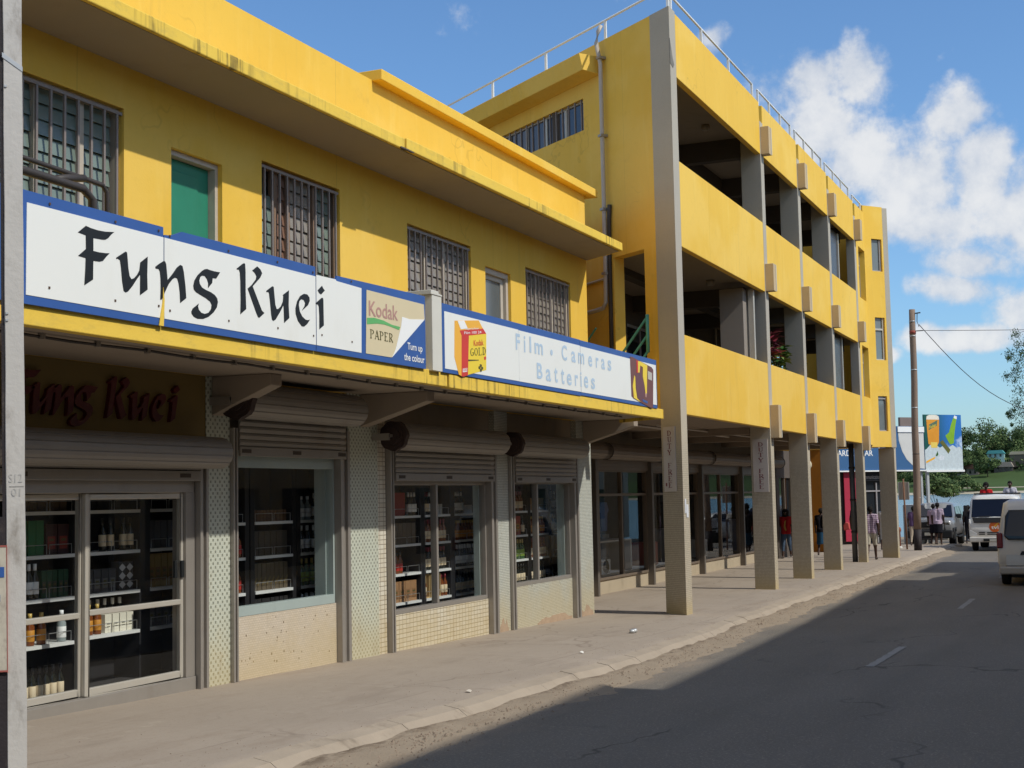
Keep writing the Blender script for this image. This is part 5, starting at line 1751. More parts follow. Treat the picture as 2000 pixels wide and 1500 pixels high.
def cartons(x0, x1, n, z, h, col, label, stripe=None, gap=.006, dy=.04, name='carton'):
    wd = (x1 - x0) / n
    mb = MB()
    mb.box(-wd / 2 + gap, wd / 2 - gap, 0, .10, 0, h)
    mats = [plain(name + '_card', col, .6, .3, var=.12)]
    if stripe:
        mb.cur = 1
        if stripe[0] == 'diag':
            mb.prism_xz([(-wd / 2 + gap, h * .16), (-wd / 2 + gap, h * .27), (wd / 2 - gap, h * .52), (wd / 2 - gap, h * .41)], -.002, .001)
        elif stripe[0] == 'label':
            mb.box(-wd * .32, wd * .32, -.002, .001, h * .18, h * .6)
            mb.cur = 2
            mb.box(-wd * .2, wd * .2, -.003, -.0021, h * .3, h * .34); mb.box(-wd * .2, wd * .2, -.003, -.0021, h * .44, h * .52)
        elif stripe[0] == 'harl':
            for q in range(3):
                zc = h * (.2 + .3 * q)
                mb.prism_xz([(-wd / 2 + gap, zc), (0, zc - h * .14), (wd / 2 - gap, zc), (0, zc + h * .14)], -.002, .001)
        mats += [plain(name + '_print', stripe[1], .5, .3, var=.1), DBLACK]
    me = mb.mesh(name, mats)
    for i in range(n):
        o = inst(name, me, None, (x0 + wd * (i + .5), YSH + dy + rnd.uniform(0, .008), z + .001))
        tag(o, label + (', ' + ORD[i] + ' from left' if n > 1 else ''), 'carton', 'cartons on the shop window shelves')


# door
cartons(10.45, 10.80, 3, ZD[1], .34, (.02, .14, .05), 'tall green carton, second shelf, left door glass')
cartons(10.82, 11.15, 2, ZD[1], .30, (.05, .02, .02), 'dark red carton beside the tall green ones, left door glass', ('label', (.22, .03, .02)))
row('dw', 10.47, 10.72, 3, ZD[2], 'dark bottle with white label, third shelf, left door glass')
cartons(10.76, 11.15, 5, ZD[2], .27, (.015, .06, .03), 'small dark green carton beside the white labelled bottles, left door glass', ('label', (.05, .05, .045)))
row('ao', 10.55, 10.85, 2, .86, 'amber bottle with orange label, lowest shelf, left door glass')
row('cw', 11.0, 11.12, 1, .86, 'clear bottle alone, lowest shelf, left door glass')
cartons(11.38, 11.95, 6, ZD[0], .16, (.04, .035, .03), 'small dark carton, top shelf, right door glass')
row('dk', 11.6, 11.86, 2, ZD[1], 'dark bottle, second shelf, right door glass')
cartons(11.40, 11.88, 4, ZD[2], .24, (.06, .06, .065), 'grey carton, third shelf, right door glass', ('label', (.15, .15, .15)))
cartons(11.92, 12.16, 2, ZD[2], .30, (.05, .05, .055), 'black and white harlequin carton, third shelf, right door glass', ('harl', (.55, .55, .55)))
cartons(11.70, 12.16, 4, ZD[3], .19, (.72, .68, .56), 'white carton, lowest shelf, right door glass', ('label', (.78, .74, .62)))
row('dw', 11.55, 12.16, 5, ZD[3] + .0, 'bottle standing behind the white cartons, lowest shelf', dy=.17)
row('ao', 11.40, 11.66, 2, ZD[3], 'amber bottle beside the white cartons, right door glass')
cartons(12.40, 12.98, 5, ZD[2], .36, (.26, .17, .045), 'tall tan carton, right edge of door', ('label', (.20, .10, .03)))
cartons(12.40, 12.90, 4, ZD[3], .25, (.10, .10, .11), 'grey carton, lowest shelf, right edge of door', ('label', (.14, .14, .14)))
row('dk', 11.95, 12.16, 2, ZD[1], 'dark bottle, right of second shelf, right door glass')
cartons(10.48, 11.12, 6, ZD[0], .15, (.10, .06, .03), 'small brown carton, top shelf, left door glass')
row('dk', 10.50, 11.1, 6, .30, 'dark bottle on the cabinet floor, left door glass')
cartons(12.40, 12.96, 5, ZD[1], .30, (.07, .07, .08), 'dark grey carton, second shelf, right edge of door')
# second window
for z in Z4[1:]:
    row('ar', 13.95, 14.14, 2, z, 'amber bottle with red label at the left, second window, ' + {1.55: 'second shelf', 1.125: 'third shelf', .705: 'lowest shelf'}[z])
cartons(14.42, 15.16, 10, Z4[0], .14, (.13, .07, .04), 'small brown carton, top shelf, second window')
cartons(14.40, 15.18, 6, Z4[1], .30, (.055, .045, .035), 'dark brown carton, second shelf, second window')
cartons(14.40, 15.18, 8, Z4[2], .33, (.11, .085, .055), 'brown carton with slanting stripe, third shelf, second window', ('diag', (.18, .13, .05)))
cartons(14.40, 15.18, 8, Z4[3], .32, (.03, .028, .028), 'black carton with slanting gold stripe, lowest shelf, second window', ('diag', (.52, .38, .08)))
row('cw', 15.45, 15.75, 2, Z4[0], 'clear bottle, top shelf right, second window')
row('dw', 15.45, 16.05, 4, Z4[1], 'dark bottle with white label, second shelf right, second window', depth2=True)
row('gg', 15.45, 16.1, 5, Z4[2], 'green bottle, third shelf right, second window')
row('cw', 15.45, 16.1, 5, Z4[3], 'clear bottle with white cap, lowest shelf right, second window', depth2=True)
row('ar', 13.58, 13.92, 4, Z4[3], 'amber bottle with red label, far left of second window, lowest shelf')
row('dw', 15.78, 16.1, 3, Z4[0], 'dark bottle with white label, top right of second window')
# third window
cartons(18.0, 18.38, 1, Z4[0], .34, (.30, .035, .03), 'large red carton, top left shelf, third window')
row('dw', 18.45, 18.72, 3, Z4[0], 'bottle with white label beside the large red carton')
cartons(18.02, 18.70, 5, Z4[1], .31, (.11, .085, .06), 'grey brown carton, second shelf left, third window')
row('ar', 18.03, 18.25, 2, Z4[2], 'amber bottle with red label alone, third shelf left, third window')
cartons(17.97, 18.72, 4, Z4[3], .30, (.33, .18, .085), 'brown carton, lowest shelf left, third window', ('label', (.25, .13, .06)))
row('dw', 19.15, 19.30, 2, Z4[0], 'tall bottle with white label, top middle shelf, third window')
cartons(19.32, 19.62, 3, Z4[0], .16, (.55, .55, .52), 'small white carton, top middle shelf, third window')
row('cc', 18.95, 19.72, 7, Z4[1], 'bottle with tan label, second middle shelf, third window')
row('dc', 18.95, 19.72, 7, Z4[2], 'wine bottle with cream label, third middle shelf, third window', depth2=True)
WOODBX = plain('pale_box_wood', (.52, .36, .16), .6, .3, var=.2, vs=8)
for k, xx in enumerate((19.05, 19.22, 19.42)):
    t = thing('wooden_box', 'open pale wooden wine box, lowest middle shelf, third window, ' + ORD[k] + ' from left', 'box', (xx, YSH + .06, Z4[3] + .001), 'open wooden wine boxes')
    mb = MB(); x0, x1, z0, z1 = xx - .065, xx + .065, Z4[3] + .002, Z4[3] + .36
    mb.box(x0, x0 + .014, YSH + .03, YSH + .13, z0, z1); mb.box(x1 - .014, x1, YSH + .03, YSH + .13, z0, z1); mb.box(x0 + .014, x1 - .014, YSH + .03, YSH + .13, z1 - .014, z1); mb.box(x0 + .014, x1 - .014, YSH + .03, YSH + .13, z0, z0 + .014)
    part('frame', mb, WOODBX, t)
    mb = MB(); mb.box(x0 + .014, x1 - .014, YSH + .115, YSH + .128, z0 + .014, z1 - .014); part('back_panel', mb, plain('brown_box_back', (.20, .10, .04), .7), t)
row('cc', 18.95, 19.0, 1, Z4[3], 'bottle left of the open wooden wine boxes')
row('cc', 19.52, 19.72, 2, Z4[3], 'bottle right of the open wooden wine boxes')
row('dw', 20.0, 20.35, 4, Z4[0], 'wine bottle with white label and cap, top right shelf, third window')
cartons(20.38, 20.72, 4, Z4[0], .13, (.58, .52, .46), 'small pale carton, top right shelf, third window')
row('ao', 19.98, 20.78, 8, Z4[1], 'bottle with orange label, second right shelf, third window')
row('dw', 19.98, 20.78, 8, Z4[2], 'wine bottle with white label, third right shelf, third window', depth2=True)
row('dk', 19.98, 20.74, 7, Z4[3], 'dark wine bottle, lowest right shelf, third window', depth2=True)
cartons(18.55, 18.72, 1, .38, .22, (.25, .19, .12), 'brown carton on the floor under the shelves, third window')
# fourth window
row('cc', 22.2, 22.8, 6, Z4[0], 'bottle with tan label, top left shelf, fourth window')
cartons(22.2, 22.70, 2, Z4[1], .33, (.30, .04, .03), 'red carton, second left shelf, fourth window', ('label', (.42, .20, .06)))
row('gg', 22.18, 22.86, 6, Z4[2], 'green labelled bottle, third left shelf, fourth window', depth2=True)
row('dk', 22.18, 22.86, 6, Z4[3], 'dark wine bottle, lowest left shelf, fourth window')
cartons(23.1, 23.4, 1, Z4[0], .22, (.42, .24, .11), 'tan carton, top middle shelf, fourth window')
cartons(23.6, 23.8, 1, Z4[0], .22, (.30, .24, .10), 'olive carton, top middle shelf, fourth window')
row('cc', 23.08, 23.84, 7, Z4[2], 'bottle with cream label, third middle shelf, fourth window', depth2=True)
row('dw', 24.05, 24.4, 3, Z4[1], 'bottle with white label, second right shelf, fourth window', depth2=True)
cartons(24.05, 24.26, 1, Z4[2], .36, (.62, .66, .70), 'tall white carton, third right shelf, fourth window')
row('cw', 24.08, 24.2, 1, Z4[3], 'clear bottle alone, lowest right shelf, fourth window')
row('dk', 22.74, 22.86, 1, Z4[1], 'dark bottle right of the red cartons, fourth window')
row('ao', 23.1, 23.8, 6, Z4[1], 'bottle with orange label, second middle shelf, fourth window')
row('dk', 23.1, 23.8, 6, Z4[3], 'dark wine bottle, lowest middle shelf, fourth window')
row('dw', 24.05, 24.42, 3, Z4[0], 'bottle with white label, top right shelf, fourth window')
row('dc', 18.98, 19.14, 2, Z4[0], 'wine bottle with cream label, top middle shelf, third window')
# goods in the arcade windows
def appliance(x, y, z, wx, wy, wz, col, label, face=True):
    mb = MB()
    mb.box(x, x + wx, y, y + wy, z, z + wz)
    mats = [plain('appliance_body', col, .45, .4), DARKB]
    mb.cur = 1
    if face:
        mb.prism_xz([(x + wx * (.5 + .33 * math.cos(k * .524)), z + wz * (.5 + .33 * math.sin(k * .524) * wx / wz * .8)) for k in range(12)], y - .006, y + .002)
    solo('display_box', mb, mats, (x, y, z), label, 'display box', 'goods in the arcade windows')


appliance(30.55, 11.15, .38, .62, .4, .34, (.55, .55, .52), 'white boxed appliance on the floor of the first arcade window')
appliance(30.2, 11.4, 1.2, .9, .4, .42, (.30, .31, .32), 'grey appliance on the shelf of the first arcade window', False)
appliance(31.6, 11.5, .38, .5, .5, .9, (.16, .15, .14), 'dark cabinet in the first arcade window', False)
mb = MB(); mb.box(29.6, 32.6, 11.1, 11.9, 1.12, 1.16); mb.box(29.6, 29.7, 11.1, 11.9, .38, 1.12); mb.box(32.5, 32.6, 11.1, 11.9, .38, 1.12)
solo('display_table', mb, plain('pale_table', (.45, .42, .38), .6), (31, 11.5, .38), 'pale display table behind the first arcade window', 'table')
for i, (x, c) in enumerate(((29.9, (.5, .5, .52)), (30.9, (.42, .43, .46)), (31.9, (.10, .14, .30)))):
    mb = MB(); mb.prism_xz([(x, 2.05), (x + .42, 2.05), (x + .55, 1.85), (x + .44, 1.78), (x + .40, 1.35), (x + .02, 1.35), (x - .02, 1.78), (x - .13, 1.85)], 11.62, 11.66)
    solo('hanging_shirt', mb, plain('shirt_cloth', c, .9, .1), (x + .2, 11.64, 1.3), ('white', 'grey', 'dark blue')[i] + ' shirt hung up in the first arcade window', 'shirt')
for i, x in enumerate((34.6, 36.4, 39.4, 43.5)):
    appliance(x, 11.3, .38, .7, .5, (.6, .9, .5, 1.0)[i], ((.30, .04, .03), (.25, .25, .27), (.40, .38, .34), (.08, .10, .16))[i], ('red', 'grey', 'cream', 'navy')[i] + ' boxed goods behind the ' + ('second', 'second', 'third', 'fourth')[i] + ' arcade window', False)

# ------------------------------------------------------------ the near pole with its poster
pl = thing('utility_pole', 'near grey painted pole with black flank and torn poster at the left edge', 'pole', (6.12, 6.02, zg(6) - .1))
ang = math.atan2(5.9, 6.38)
ca_, sa_ = math.cos(ang), math.sin(ang)
tfp = lambda u, v, z: (6.379 - (u + .056) * sa_ + v * ca_ - (z - .696) * .0222, 5.9 + (u + .056) * ca_ + v * sa_, z)   # u to the left of the view, v away
mb = MB(tfp)
n = 16
zs = frange(zg(6) - .1, 8.2, .25)
v, f = [], []
sec = [(-.056, 0), (.047, 0), (.052, .012), (.052, .15), (-.056, .15)]
for i, z in enumerate(zs):
    for u, d in sec:
        v.append((u + .0015 * math.sin(z * 7 + u * 40), d + .001 * math.sin(z * 9), z))
for i in range(len(zs) - 1):
    for k in range(5):
        f.append((i * 5 + k, i * 5 + (k + 1) % 5, i * 5 + 5 + (k + 1) % 5, i * 5 + 5 + k))
mb.add(v, f)
part('pole_shaft', mb, POSTG, pl)
mb = MB(tfp); mb.box(-.0655, -.0625, -.004, .152, zg(6) - .1, 8.2); 
mb = MB(tfp); mb.box(.0525, .20, .004, .14, zg(6) - .1, 2.15); mb.box(.0525, .07, .01, .14, 2.15, 8.2)
part('black_flank', mb, POSTK, pl)
mb = MB(tfp)
mb.box(.050, .21, -.012, -.002, 1.26, 1.98)
part('poster', mb, plain('torn_poster_paper', (.52, .47, .38), .85, .15, var=.25, vs=18, dirt=.8, dcol=(.22, .17, .14), ds=14), pl)
mb = MB(tfp)
mb.box(.062, .092, -.0145, -.0125, 1.80, 1.86); mb.box(.085, .10, -.0145, -.0125, 1.66, 1.70)
part('poster_print', mb, BLUE, pl)
mb = MB(tfp); mb.box(.045, .0495, -.014, -.001, 1.25, 1.985); mb.box(.0495, .21, -.0145, -.0125, 1.975, 1.985); mb.box(.0495, .21, -.0145, -.0125, 1.255, 1.265)
part('poster_edge', mb, plain('faded_red_edge', (.35, .10, .08), .7), pl)
mb = MB(tfp); mb.add([(-.059, -.004, 4.80), (.056, -.004, 4.88), (.056, -.004, 4.91), (-.059, -.004, 4.83), (-.059, .16, 4.80), (.056, .16, 4.88), (.056, .16, 4.91), (-.059, .16, 4.83)], [(0, 1, 2, 3), (4, 7, 6, 5), (0, 3, 7, 4), (1, 5, 6, 2), (0, 4, 5, 1), (3, 2, 6, 7)])
part('steel_strap', mb, STEEL, pl)
mb = MB()
ul = Vector((sa_, -ca_, 0))
text_mb(mb, 'S12', tfp(.035, -.0015, 2.35), ul, (0, 0, 1), .075, .05, .001)
text_mb(mb, '01', tfp(.02, -.0015, 2.27), ul, (0, 0, 1), .05, .045, .001)
mb2 = MB(tfp); mb2.box(-.05, .03, -.0025, -.0005, 2.325, 2.33)
part('stencil_numbers', mb, plain('grey_stencil', (.46, .44, .41), .7), pl)
part('stencil_line', mb2, plain('grey_stencil', (.46, .44, .41), .7), pl)
for z in (3.3, 3.34, 4.7):
    mb = MB(tfp); mb.box(.03, .045, -.008, -.001, z, z + .012); part('bolt', mb, STEEL, pl)

# litter on the pavement
p_ = (20.2, 7.05)
mb = MB(); mb.smooth = True
for k in range(2):
    mb.tube([(20.60 + .1 * k, 7.08, zg(20.6) + .035), (20.64 + .1 * k, 7.03, zg(20.6) + .03), (20.68 + .1 * k, 7.06, zg(20.6) + .036)], .03, 8)
solo('crushed_can', mb, STEEL, (20.6, 7.06, zg(20.6)), 'crushed silver drink can lying on the pavement before the first arcade column', 'can')
for i, (x, y, c) in enumerate(((17.3, 6.6, (.7, .68, .62)), (16.2, 5.95, (.62, .60, .56)), (13.0, 6.2, (.5, .45, .38)))):
    mb = MB(); z = zg(x) + (.004 if y > 6.1 else -.095)
    mb.add([(x, y, z), (x + .07, y + .02, z + .012), (x + .06, y + .07, z + .004), (x - .01, y + .05, z + .02), (x + .03, y + .03, z + .028)], [(0, 1, 4), (1, 2, 4), (2, 3, 4), (3, 0, 4)])
    solo('paper_scrap', mb, plain('paper_scrap', c, .9), (x, y, z), ('white paper scrap on the pavement below the mosaic pillar', 'pale paper scrap lying in the gutter', 'brown paper scrap on the pavement edge')[i], 'litter')

# ------------------------------------------------------------ things beyond the arcade
ORG = plain('orange_wall_paint', (.33, .125, .014), .7, .25, var=.08, dirt=.2)
ob = thing('orange_building', 'orange painted corner building seen past the arcade columns', 'building', (53, 11, 0))
mb = MB(); mb.box(51.4, 51.62, 9.93, 10.62, -.1, 3.9); part('wall', mb, ORG, ob)
mb = MB(); mb.lathe([(.20, 0), (.20, .04), (.05, .06)], 18); mb.v = [(51.39 - z, 10.62 + x, 3.20 + y) for x, y, z in mb.v]
part('round_sign', mb, plain('pale_round_sign', (.62, .55, .40), .6), ob)
mb = MB(); mb.box(51.2, 51.8, 9.9, 14.6, 3.901, 4.05); mb.box(51.63, 56.0, 12.0, 14.5, -.1, 3.9); part('roof_slab', mb, SOF2, ob)

bb = thing('bar_building', 'low bar building with dark glazed entrance under a blue hoarding at the street end', 'building', (60, 10, 0))
BW = (.766, -.643)                    # along the splayed front, from left to right
BN = (.643, .766)                     # into the building
tfs = lambda s, z, d: (61 + s * BW[0] + d * BN[0], 8.77 + s * BW[1] + d * BN[1], z)
UX = (BW[0], BW[1], 0)
mb = MB(tfs)
mb.wall(-9.0, -.25, -.1, 4.5, 0, .25, [(-1.85, -.42, .02, 2.62)])
part('wall', mb, plain('dark_bar_wall', (.06, .05, .05), .7, .3, var=.2), bb)
mb = MB(tfs); mb.box(-.45, -.25, -.1, 4.5, .26, 7.0); mb.box(-9, -.45, 4.3, 4.5, .26, 7.0); part('side_wall', mb, plain('bar_side_wall', (.45, .42, .38), .8), bb)
mb = MB(tfs); mb.box(-1.85, -.42, .02, 2.62, .10, .14); part('entrance_glass', mb, DGLASS, bb)
for s0 in (-1.80, -1.12, -.47):
    mb = MB(tfs); mb.box(s0 - .03, s0 + .03, .02, 2.55, .03, .09); part('door_post', mb, FRMD, bb)
mb = MB(tfs); mb.box(-1.76, -.5, 2.16, 2.22, .035, .085); part('door_post', mb, FRMD, bb)
mb = MB(tfs); mb.box(-2.1, -.3, 2.62, 2.95, -.06, -.003); part('name_strip', mb, DARKB, bb)
mb = MB(); text_mb(mb, 'Communication Centre', tfs(-2.0, 2.70, -.062), UX, (0, 0, 1), 1.55, .17, .004, 0)
part('lettering', mb, SIGNW, bb)
mb = MB(tfs); mb.box(-9.2, -.2, 4.501, 4.62, -.1, 7.1); part('roof_slab', mb, SOF2, bb)

hd = thing('bar_hoarding', 'wide blue and white hoarding reading GARDEN BAR above the bar entrance', 'sign', tfs(-1, 3.0, -.5))
mb = MB(tfs); mb.wall(-5.2, 1.30, 3.06, 4.92, -.32, -.22); part('board', mb, plain('blue_hoarding', (.045, .125, .27), .5, .3, var=.06), hd)
cur = [(1.28, 3.10), (1.0, 3.12), (.62, 3.24), (.30, 3.5), (.06, 3.85), (-.10, 4.3), (-.12, 4.62), (1.28, 4.62)]
n = len(cur)
mb = MB(tfs)
mb.add([(y, z, -.328) for y, z in cur] + [(y, z, -.32) for y, z in cur], [tuple(range(n)), tuple(range(n, 2 * n))[::-1]] + [((i + 1) % n, i, n + i, n + (i + 1) % n) for i in range(n)])
part('white_panel', mb, plain('dull_white_panel', (.62, .61, .58), .6, .3, var=.05, dirt=.15), hd)
mb = MB(tfs); mb.box(-.16, 1.30, 4.66, 4.90, -.36, -.323); part('white_cornice', mb, KWHITE, hd)
mb = MB(tfs); mb.box(.02, 1.0, 4.921, 5.30, -.32, -.2); part('grey_block', mb, plain('grey_brown_block', (.20, .16, .145), .8), hd)
mb = MB(); text_mb(mb, 'GARDEN BAR', tfs(-3.66, 3.66, -.322), UX, (0, 0, 1), 2.12, .24, .004, .01)
part('lettering', mb, KWHITE, hd)
mb = MB(); text_mb(mb, 'MOANA', tfs(-3.5, 3.98, -.322), UX, (0, 0, 1), 2.35, .42, .004, .02)
part('lettering', mb, KWHITE, hd)
mb = MB(tfs); mb.box(-5.2, 1.32, 3.0, 3.055, -.38, -.15); part('bottom_trim', mb, KWHITE, hd)
mb = MB(tfs); mb.box(1.15, 1.25, -.1, 3.0, -.2, -.1); part('post', mb, STEEL, hd)

bn = thing('duty_free_banner', 'red vertical banner reading DUTY FREE beside the bar entrance', 'banner', tfs(-2.6, .1, -.2))
mb = MB(tfs); mb.box(-3.0, -2.28, .12, 3.0, -.16, -.13); part('cloth', mb, plain('red_banner_cloth', (.38, .025, .055), .6, .3, var=.08), bn)
mb = MB()
for i, ch in enumerate('DUTY FREE'):
    if ch != ' ':
        text_mb(mb, ch, tfs(-2.66, 2.35 - i * .25, -.163), UX, (0, 0, 1), .15, .16, .003, .01)
part('lettering', mb, SIGNW, bn)

# billboard with the beer glass
bl = thing('billboard', 'beer billboard with tall glass and green bottle on crushed ice', 'billboard', tfs(2.4, 3.0, -.3))
s0, s1, z0, z1 = 1.33, 3.47, 3.04, 5.43
def pr(nm, poly, m_, d):
    """poly in u (0 left .. 1 right), w (0 bottom .. 1 top) of the board"""
    pts = [(lin(s0, s1, u), lin(z0, z1, w_)) for u, w_ in poly]
    mb = MB(tfs); n = len(pts)
    mb.add([(y, z, -.32 - d) for y, z in pts] + [(y, z, -.318 - d) for y, z in pts], [tuple(range(n)), tuple(range(n, 2 * n))[::-1]] + [((i + 1) % n, i, n + i, n + (i + 1) % n) for i in range(n)])
    return part(nm, mb, m_, bl)


def bill_bg():
    m, t = newmat('billboard_sky_print')
    x, y, z = t.sep(t.pos())
    sx0, sx1 = tfs(s0, 0, 0)[0], tfs(s1, 0, 0)[0]
    u = t.m('DIVIDE', t.m('SUBTRACT', x, sx0), sx1 - sx0)
    wv = t.m('DIVIDE', t.m('SUBTRACT', z, z0), z1 - z0)
    c = t.mix(t.ss(u, .02, .62), (.012, .09, .075), (.03, .17, .50))
    cl = t.noise(t.pos(), 2.2, 5, .6)
    k = t.m('MULTIPLY', t.ss(t.m('ADD', cl, t.m('MULTIPLY', t.m('SUBTRACT', .55, wv), 1.0)), .45, .75), t.ss(u, .4, .6))
    c = t.mix(k, c, (.55, .66, .80))
    t.out(t.bsdf(c, .4, .3))
    return m


mb = MB(tfs); mb.wall(s0, s1, z0, z1, -.32, -.26); part('board', mb, bill_bg(), bl)
ICE = plain('crushed_ice_print', (.56, .63, .65), .4, .3, var=.30, vs=9)
BEER = plain('beer_print', (.72, .30, .03), .4, .3, var=.2, vs=2)
pr('ice_print', [(0, 0), (1, 0), (1, .36), (.93, .42), (.85, .40), (.74, .45), (.62, .40), (.5, .44), (.40, .40), (.28, .46), (.14, .45), (.05, .38), (0, .36)], ICE, .003)
pr('glass_print', [(.10, .47), (.16, .45), (.34, .45), (.38, .5), (.40, .75), (.41, .93), (.07, .93), (.08, .72)], BEER, .005)
pr('foam_print', [(.07, .91), (.41, .91), (.40, .97), (.33, .995), (.15, .995), (.08, .97)], plain('foam_print', (.80, .74, .62), .5), .007)
pr('glass_base_print', [(.17, .40), (.33, .40), (.34, .50), (.16, .50)], plain('pale_beer_print', (.78, .58, .12), .4), .007)
pr('glass_label_print', [(.12, .72), (.34, .80), (.36, .90), (.14, .82)], plain('green_label_print', (.10, .16, .10), .5), .009)
pr('bottle_print', [(.56, .62), (.66, .68), (.72, .82), (.80, .96), (.87, .97), (.88, .93), (.84, .80), (.80, .62), (.78, .48), (.68, .46), (.62, .52)], plain('green_bottle_print', (.22, .42, .03), .4, var=.25, vs=4), .005)
pr('cap_print', [(.80, .94), (.88, .92), (.89, .97), (.82, .99)], KWHITE, .007)
pr('label_print', [(.40, .50), (.48, .54), (.68, .36), (.62, .29)], plain('dark_label_print', (.13, .13, .03), .5, var=.4, vs=12), .007)
pr('neck_print', [(.28, .26), (.33, .34), (.35, .28), (.31, .24)], plain('dark_green_print', (.04, .12, .03), .5), .007)
pr('cap_print', [(.34, .21), (.42, .27), (.52, .24), (.48, .18), (.38, .17)], plain('cap_print', (.66, .70, .74), .4, var=.3, vs=12), .007)
pr('price_print', [(.02, .12), (.25, .2), (.26, .24), (.02, .16)], FORA, .007)
mb = MB()
text_mb(mb, 'Tusker', tfs(s0 + .27, z0 + 1.76, -.330), (BW[0] * .95, BW[1] * .95, .3), (0, 0, 1), .44, .13, .004, .01)
part('lettering', mb, FYEL, bl)
mb = MB(tfs); mb.box(1.325, s1 + .03, z0 - .085, z0 - .004, -.38, -.2); part('bottom_trim', mb, KWHITE, bl)
mb = MB(tfs); mb.box(1.45, 1.57, -.1, z1 - .1, -.255, -.15); part('frame', mb, STEEL, bl)
mb = MB(tfs); mb.box(1.6, s1, 3.9, 3.98, -.255, -.2); part('frame', mb, STEEL, bl)
mb = MB(tfs); mb.box(1.6, s1, 4.8, 4.88, -.255, -.2); part('frame', mb, STEEL, bl)

# second pole with its wires
p2 = thing('utility_pole', 'tall weathered brown pole with a black base beside the far kerb', 'pole', (52.7, 6.92, 0))
POLEB = plain('brown_pole_timber', (.26, .185, .14), .85, .2, var=.2, vs=2, dirt=.4, bs=.3, bscale=15)
mb = MB()
cz = frange(.75, 8.86, .9)
mb.tube([(52.7 + .03 * (z / 8), 6.925 - .15 * (z / 8.86) + .012 * math.sin(z * 1.7), z) for z in cz], .135, 10, .11)
part('pole_shaft', mb, POLEB, p2)
mb = MB(); mb.tube([(52.7, 6.935, -.1), (52.7, 6.925, .76)], .142, 10); part('black_base', mb, POSTK, p2)
mb = MB(); mb.tube([(52.73, 6.795, 7.95), (52.73, 6.793, 8.07)], .122, 10); part('red_band', mb, plain('faded_red_band', (.32, .07, .05), .7), p2)
for z in (1.9, 3.5, 5.2, 6.6, 7.85, 8.4):
    mb = MB(); yy = 6.925 - .15 * (z / 8.86) + .012 * math.sin(z * 1.7); mb.tube([(52.71, yy, z), (52.71, yy, z + .03)], lin(.138, .114, z / 8.86), 10); part('pole_band', mb, STEEL if z != 3.5 else BLKPIPE, p2)
mb = MB(); mb.tube([(52.7, 6.75, 8.7), (52.7, 6.48, 8.72)], .025, 6); mb.tube([(52.7, 6.76, 8.05), (52.7, 6.42, 8.05)], .02, 6); mb.tube([(52.7, 6.6, 8.72), (52.72, 6.62, 8.4), (52.7, 6.55, 8.2)], .015, 5)
part('insulator_arm', mb, BLKPIPE, p2)
mb = MB()
a, b = Vector((52.7, 6.55, 8.28)), Vector((60.0, 3.1, 5.2))
mb.tube([a.lerp(b, t) + Vector((0, 0, -1.0 * math.sin(math.pi * t) * .55)) for t in frange(0, 1, .08)], .014, 5)
solo('service_cable', mb, BLKPIPE, a, 'thin cable sagging from the brown pole down to the right', 'cable')
mb = MB()
a, b = Vector((52.7, 6.42, 8.05)), Vector((56.0, -9.0, 8.2))
mb.tube([a.lerp(b, t) + Vector((0, 0, -.25 * math.sin(math.pi * t))) for t in frange(0, 1, .08)], .010, 5)
solo('overhead_wire', mb, BLKPIPE, a, 'thin level wire running right from the brown pole', 'cable')

# road sign seen from behind
rsn = thing('road_sign', 'back of a small road sign on a rusty post left of the brown pole', 'road sign', (53.5, 7.43, 0))
mb = MB(); mb.tube([(53.5, 7.43, -.05), (53.5, 7.47, 2.62)], .032, 8); part('post', mb, plain('rusty_post', (.20, .10, .06), .8, var=.3, dirt=.4), rsn)
mb = MB(); mb.box(53.54, 53.56, 7.27, 7.67, 1.84, 2.50); part('plate', mb, plain('grey_sign_back', (.42, .38, .33), .6, .3, .2, var=.1), rsn, bevel=.004)
mb = MB(); mb.box(53.53, 53.54, 7.27, 7.30, 1.84, 2.50); mb.box(53.53, 53.54, 7.64, 7.67, 1.84, 2.50); part('plate_edge', mb, plain('pale_edge', (.6, .6, .56), .5), rsn)
hy = thing('pavement_bollard', 'short rusty bollard behind the last arcade column', 'bollard', (54.5, 7.75, 0))
mb = MB(); mb.lathe([(.06, -.05), (.06, .62), (.09, .65), (.09, .74), (.05, .80)], 10, (54.5, 7.85, 0)); part('post', mb, plain('rusty_red', (.26, .09, .05), .8, var=.3), hy)
mb = MB(); mb.lathe([(.11, -.02), (.11, .06), (.065, .08)], 10, (54.5, 7.85, 0)); part('foot', mb, plain('white_foot', (.6, .58, .54), .8), hy)
mb = MB(); mb.box(63.6, 64.9, 8.35, 8.95, -.15, 1.55)
solo('white_kiosk', mb, plain('white_kiosk_paint', (.66, .63, .60), .6, var=.1), (64.2, 8.6, 0), 'small white box kiosk by the water behind the last column', 'kiosk', bevel=.02)

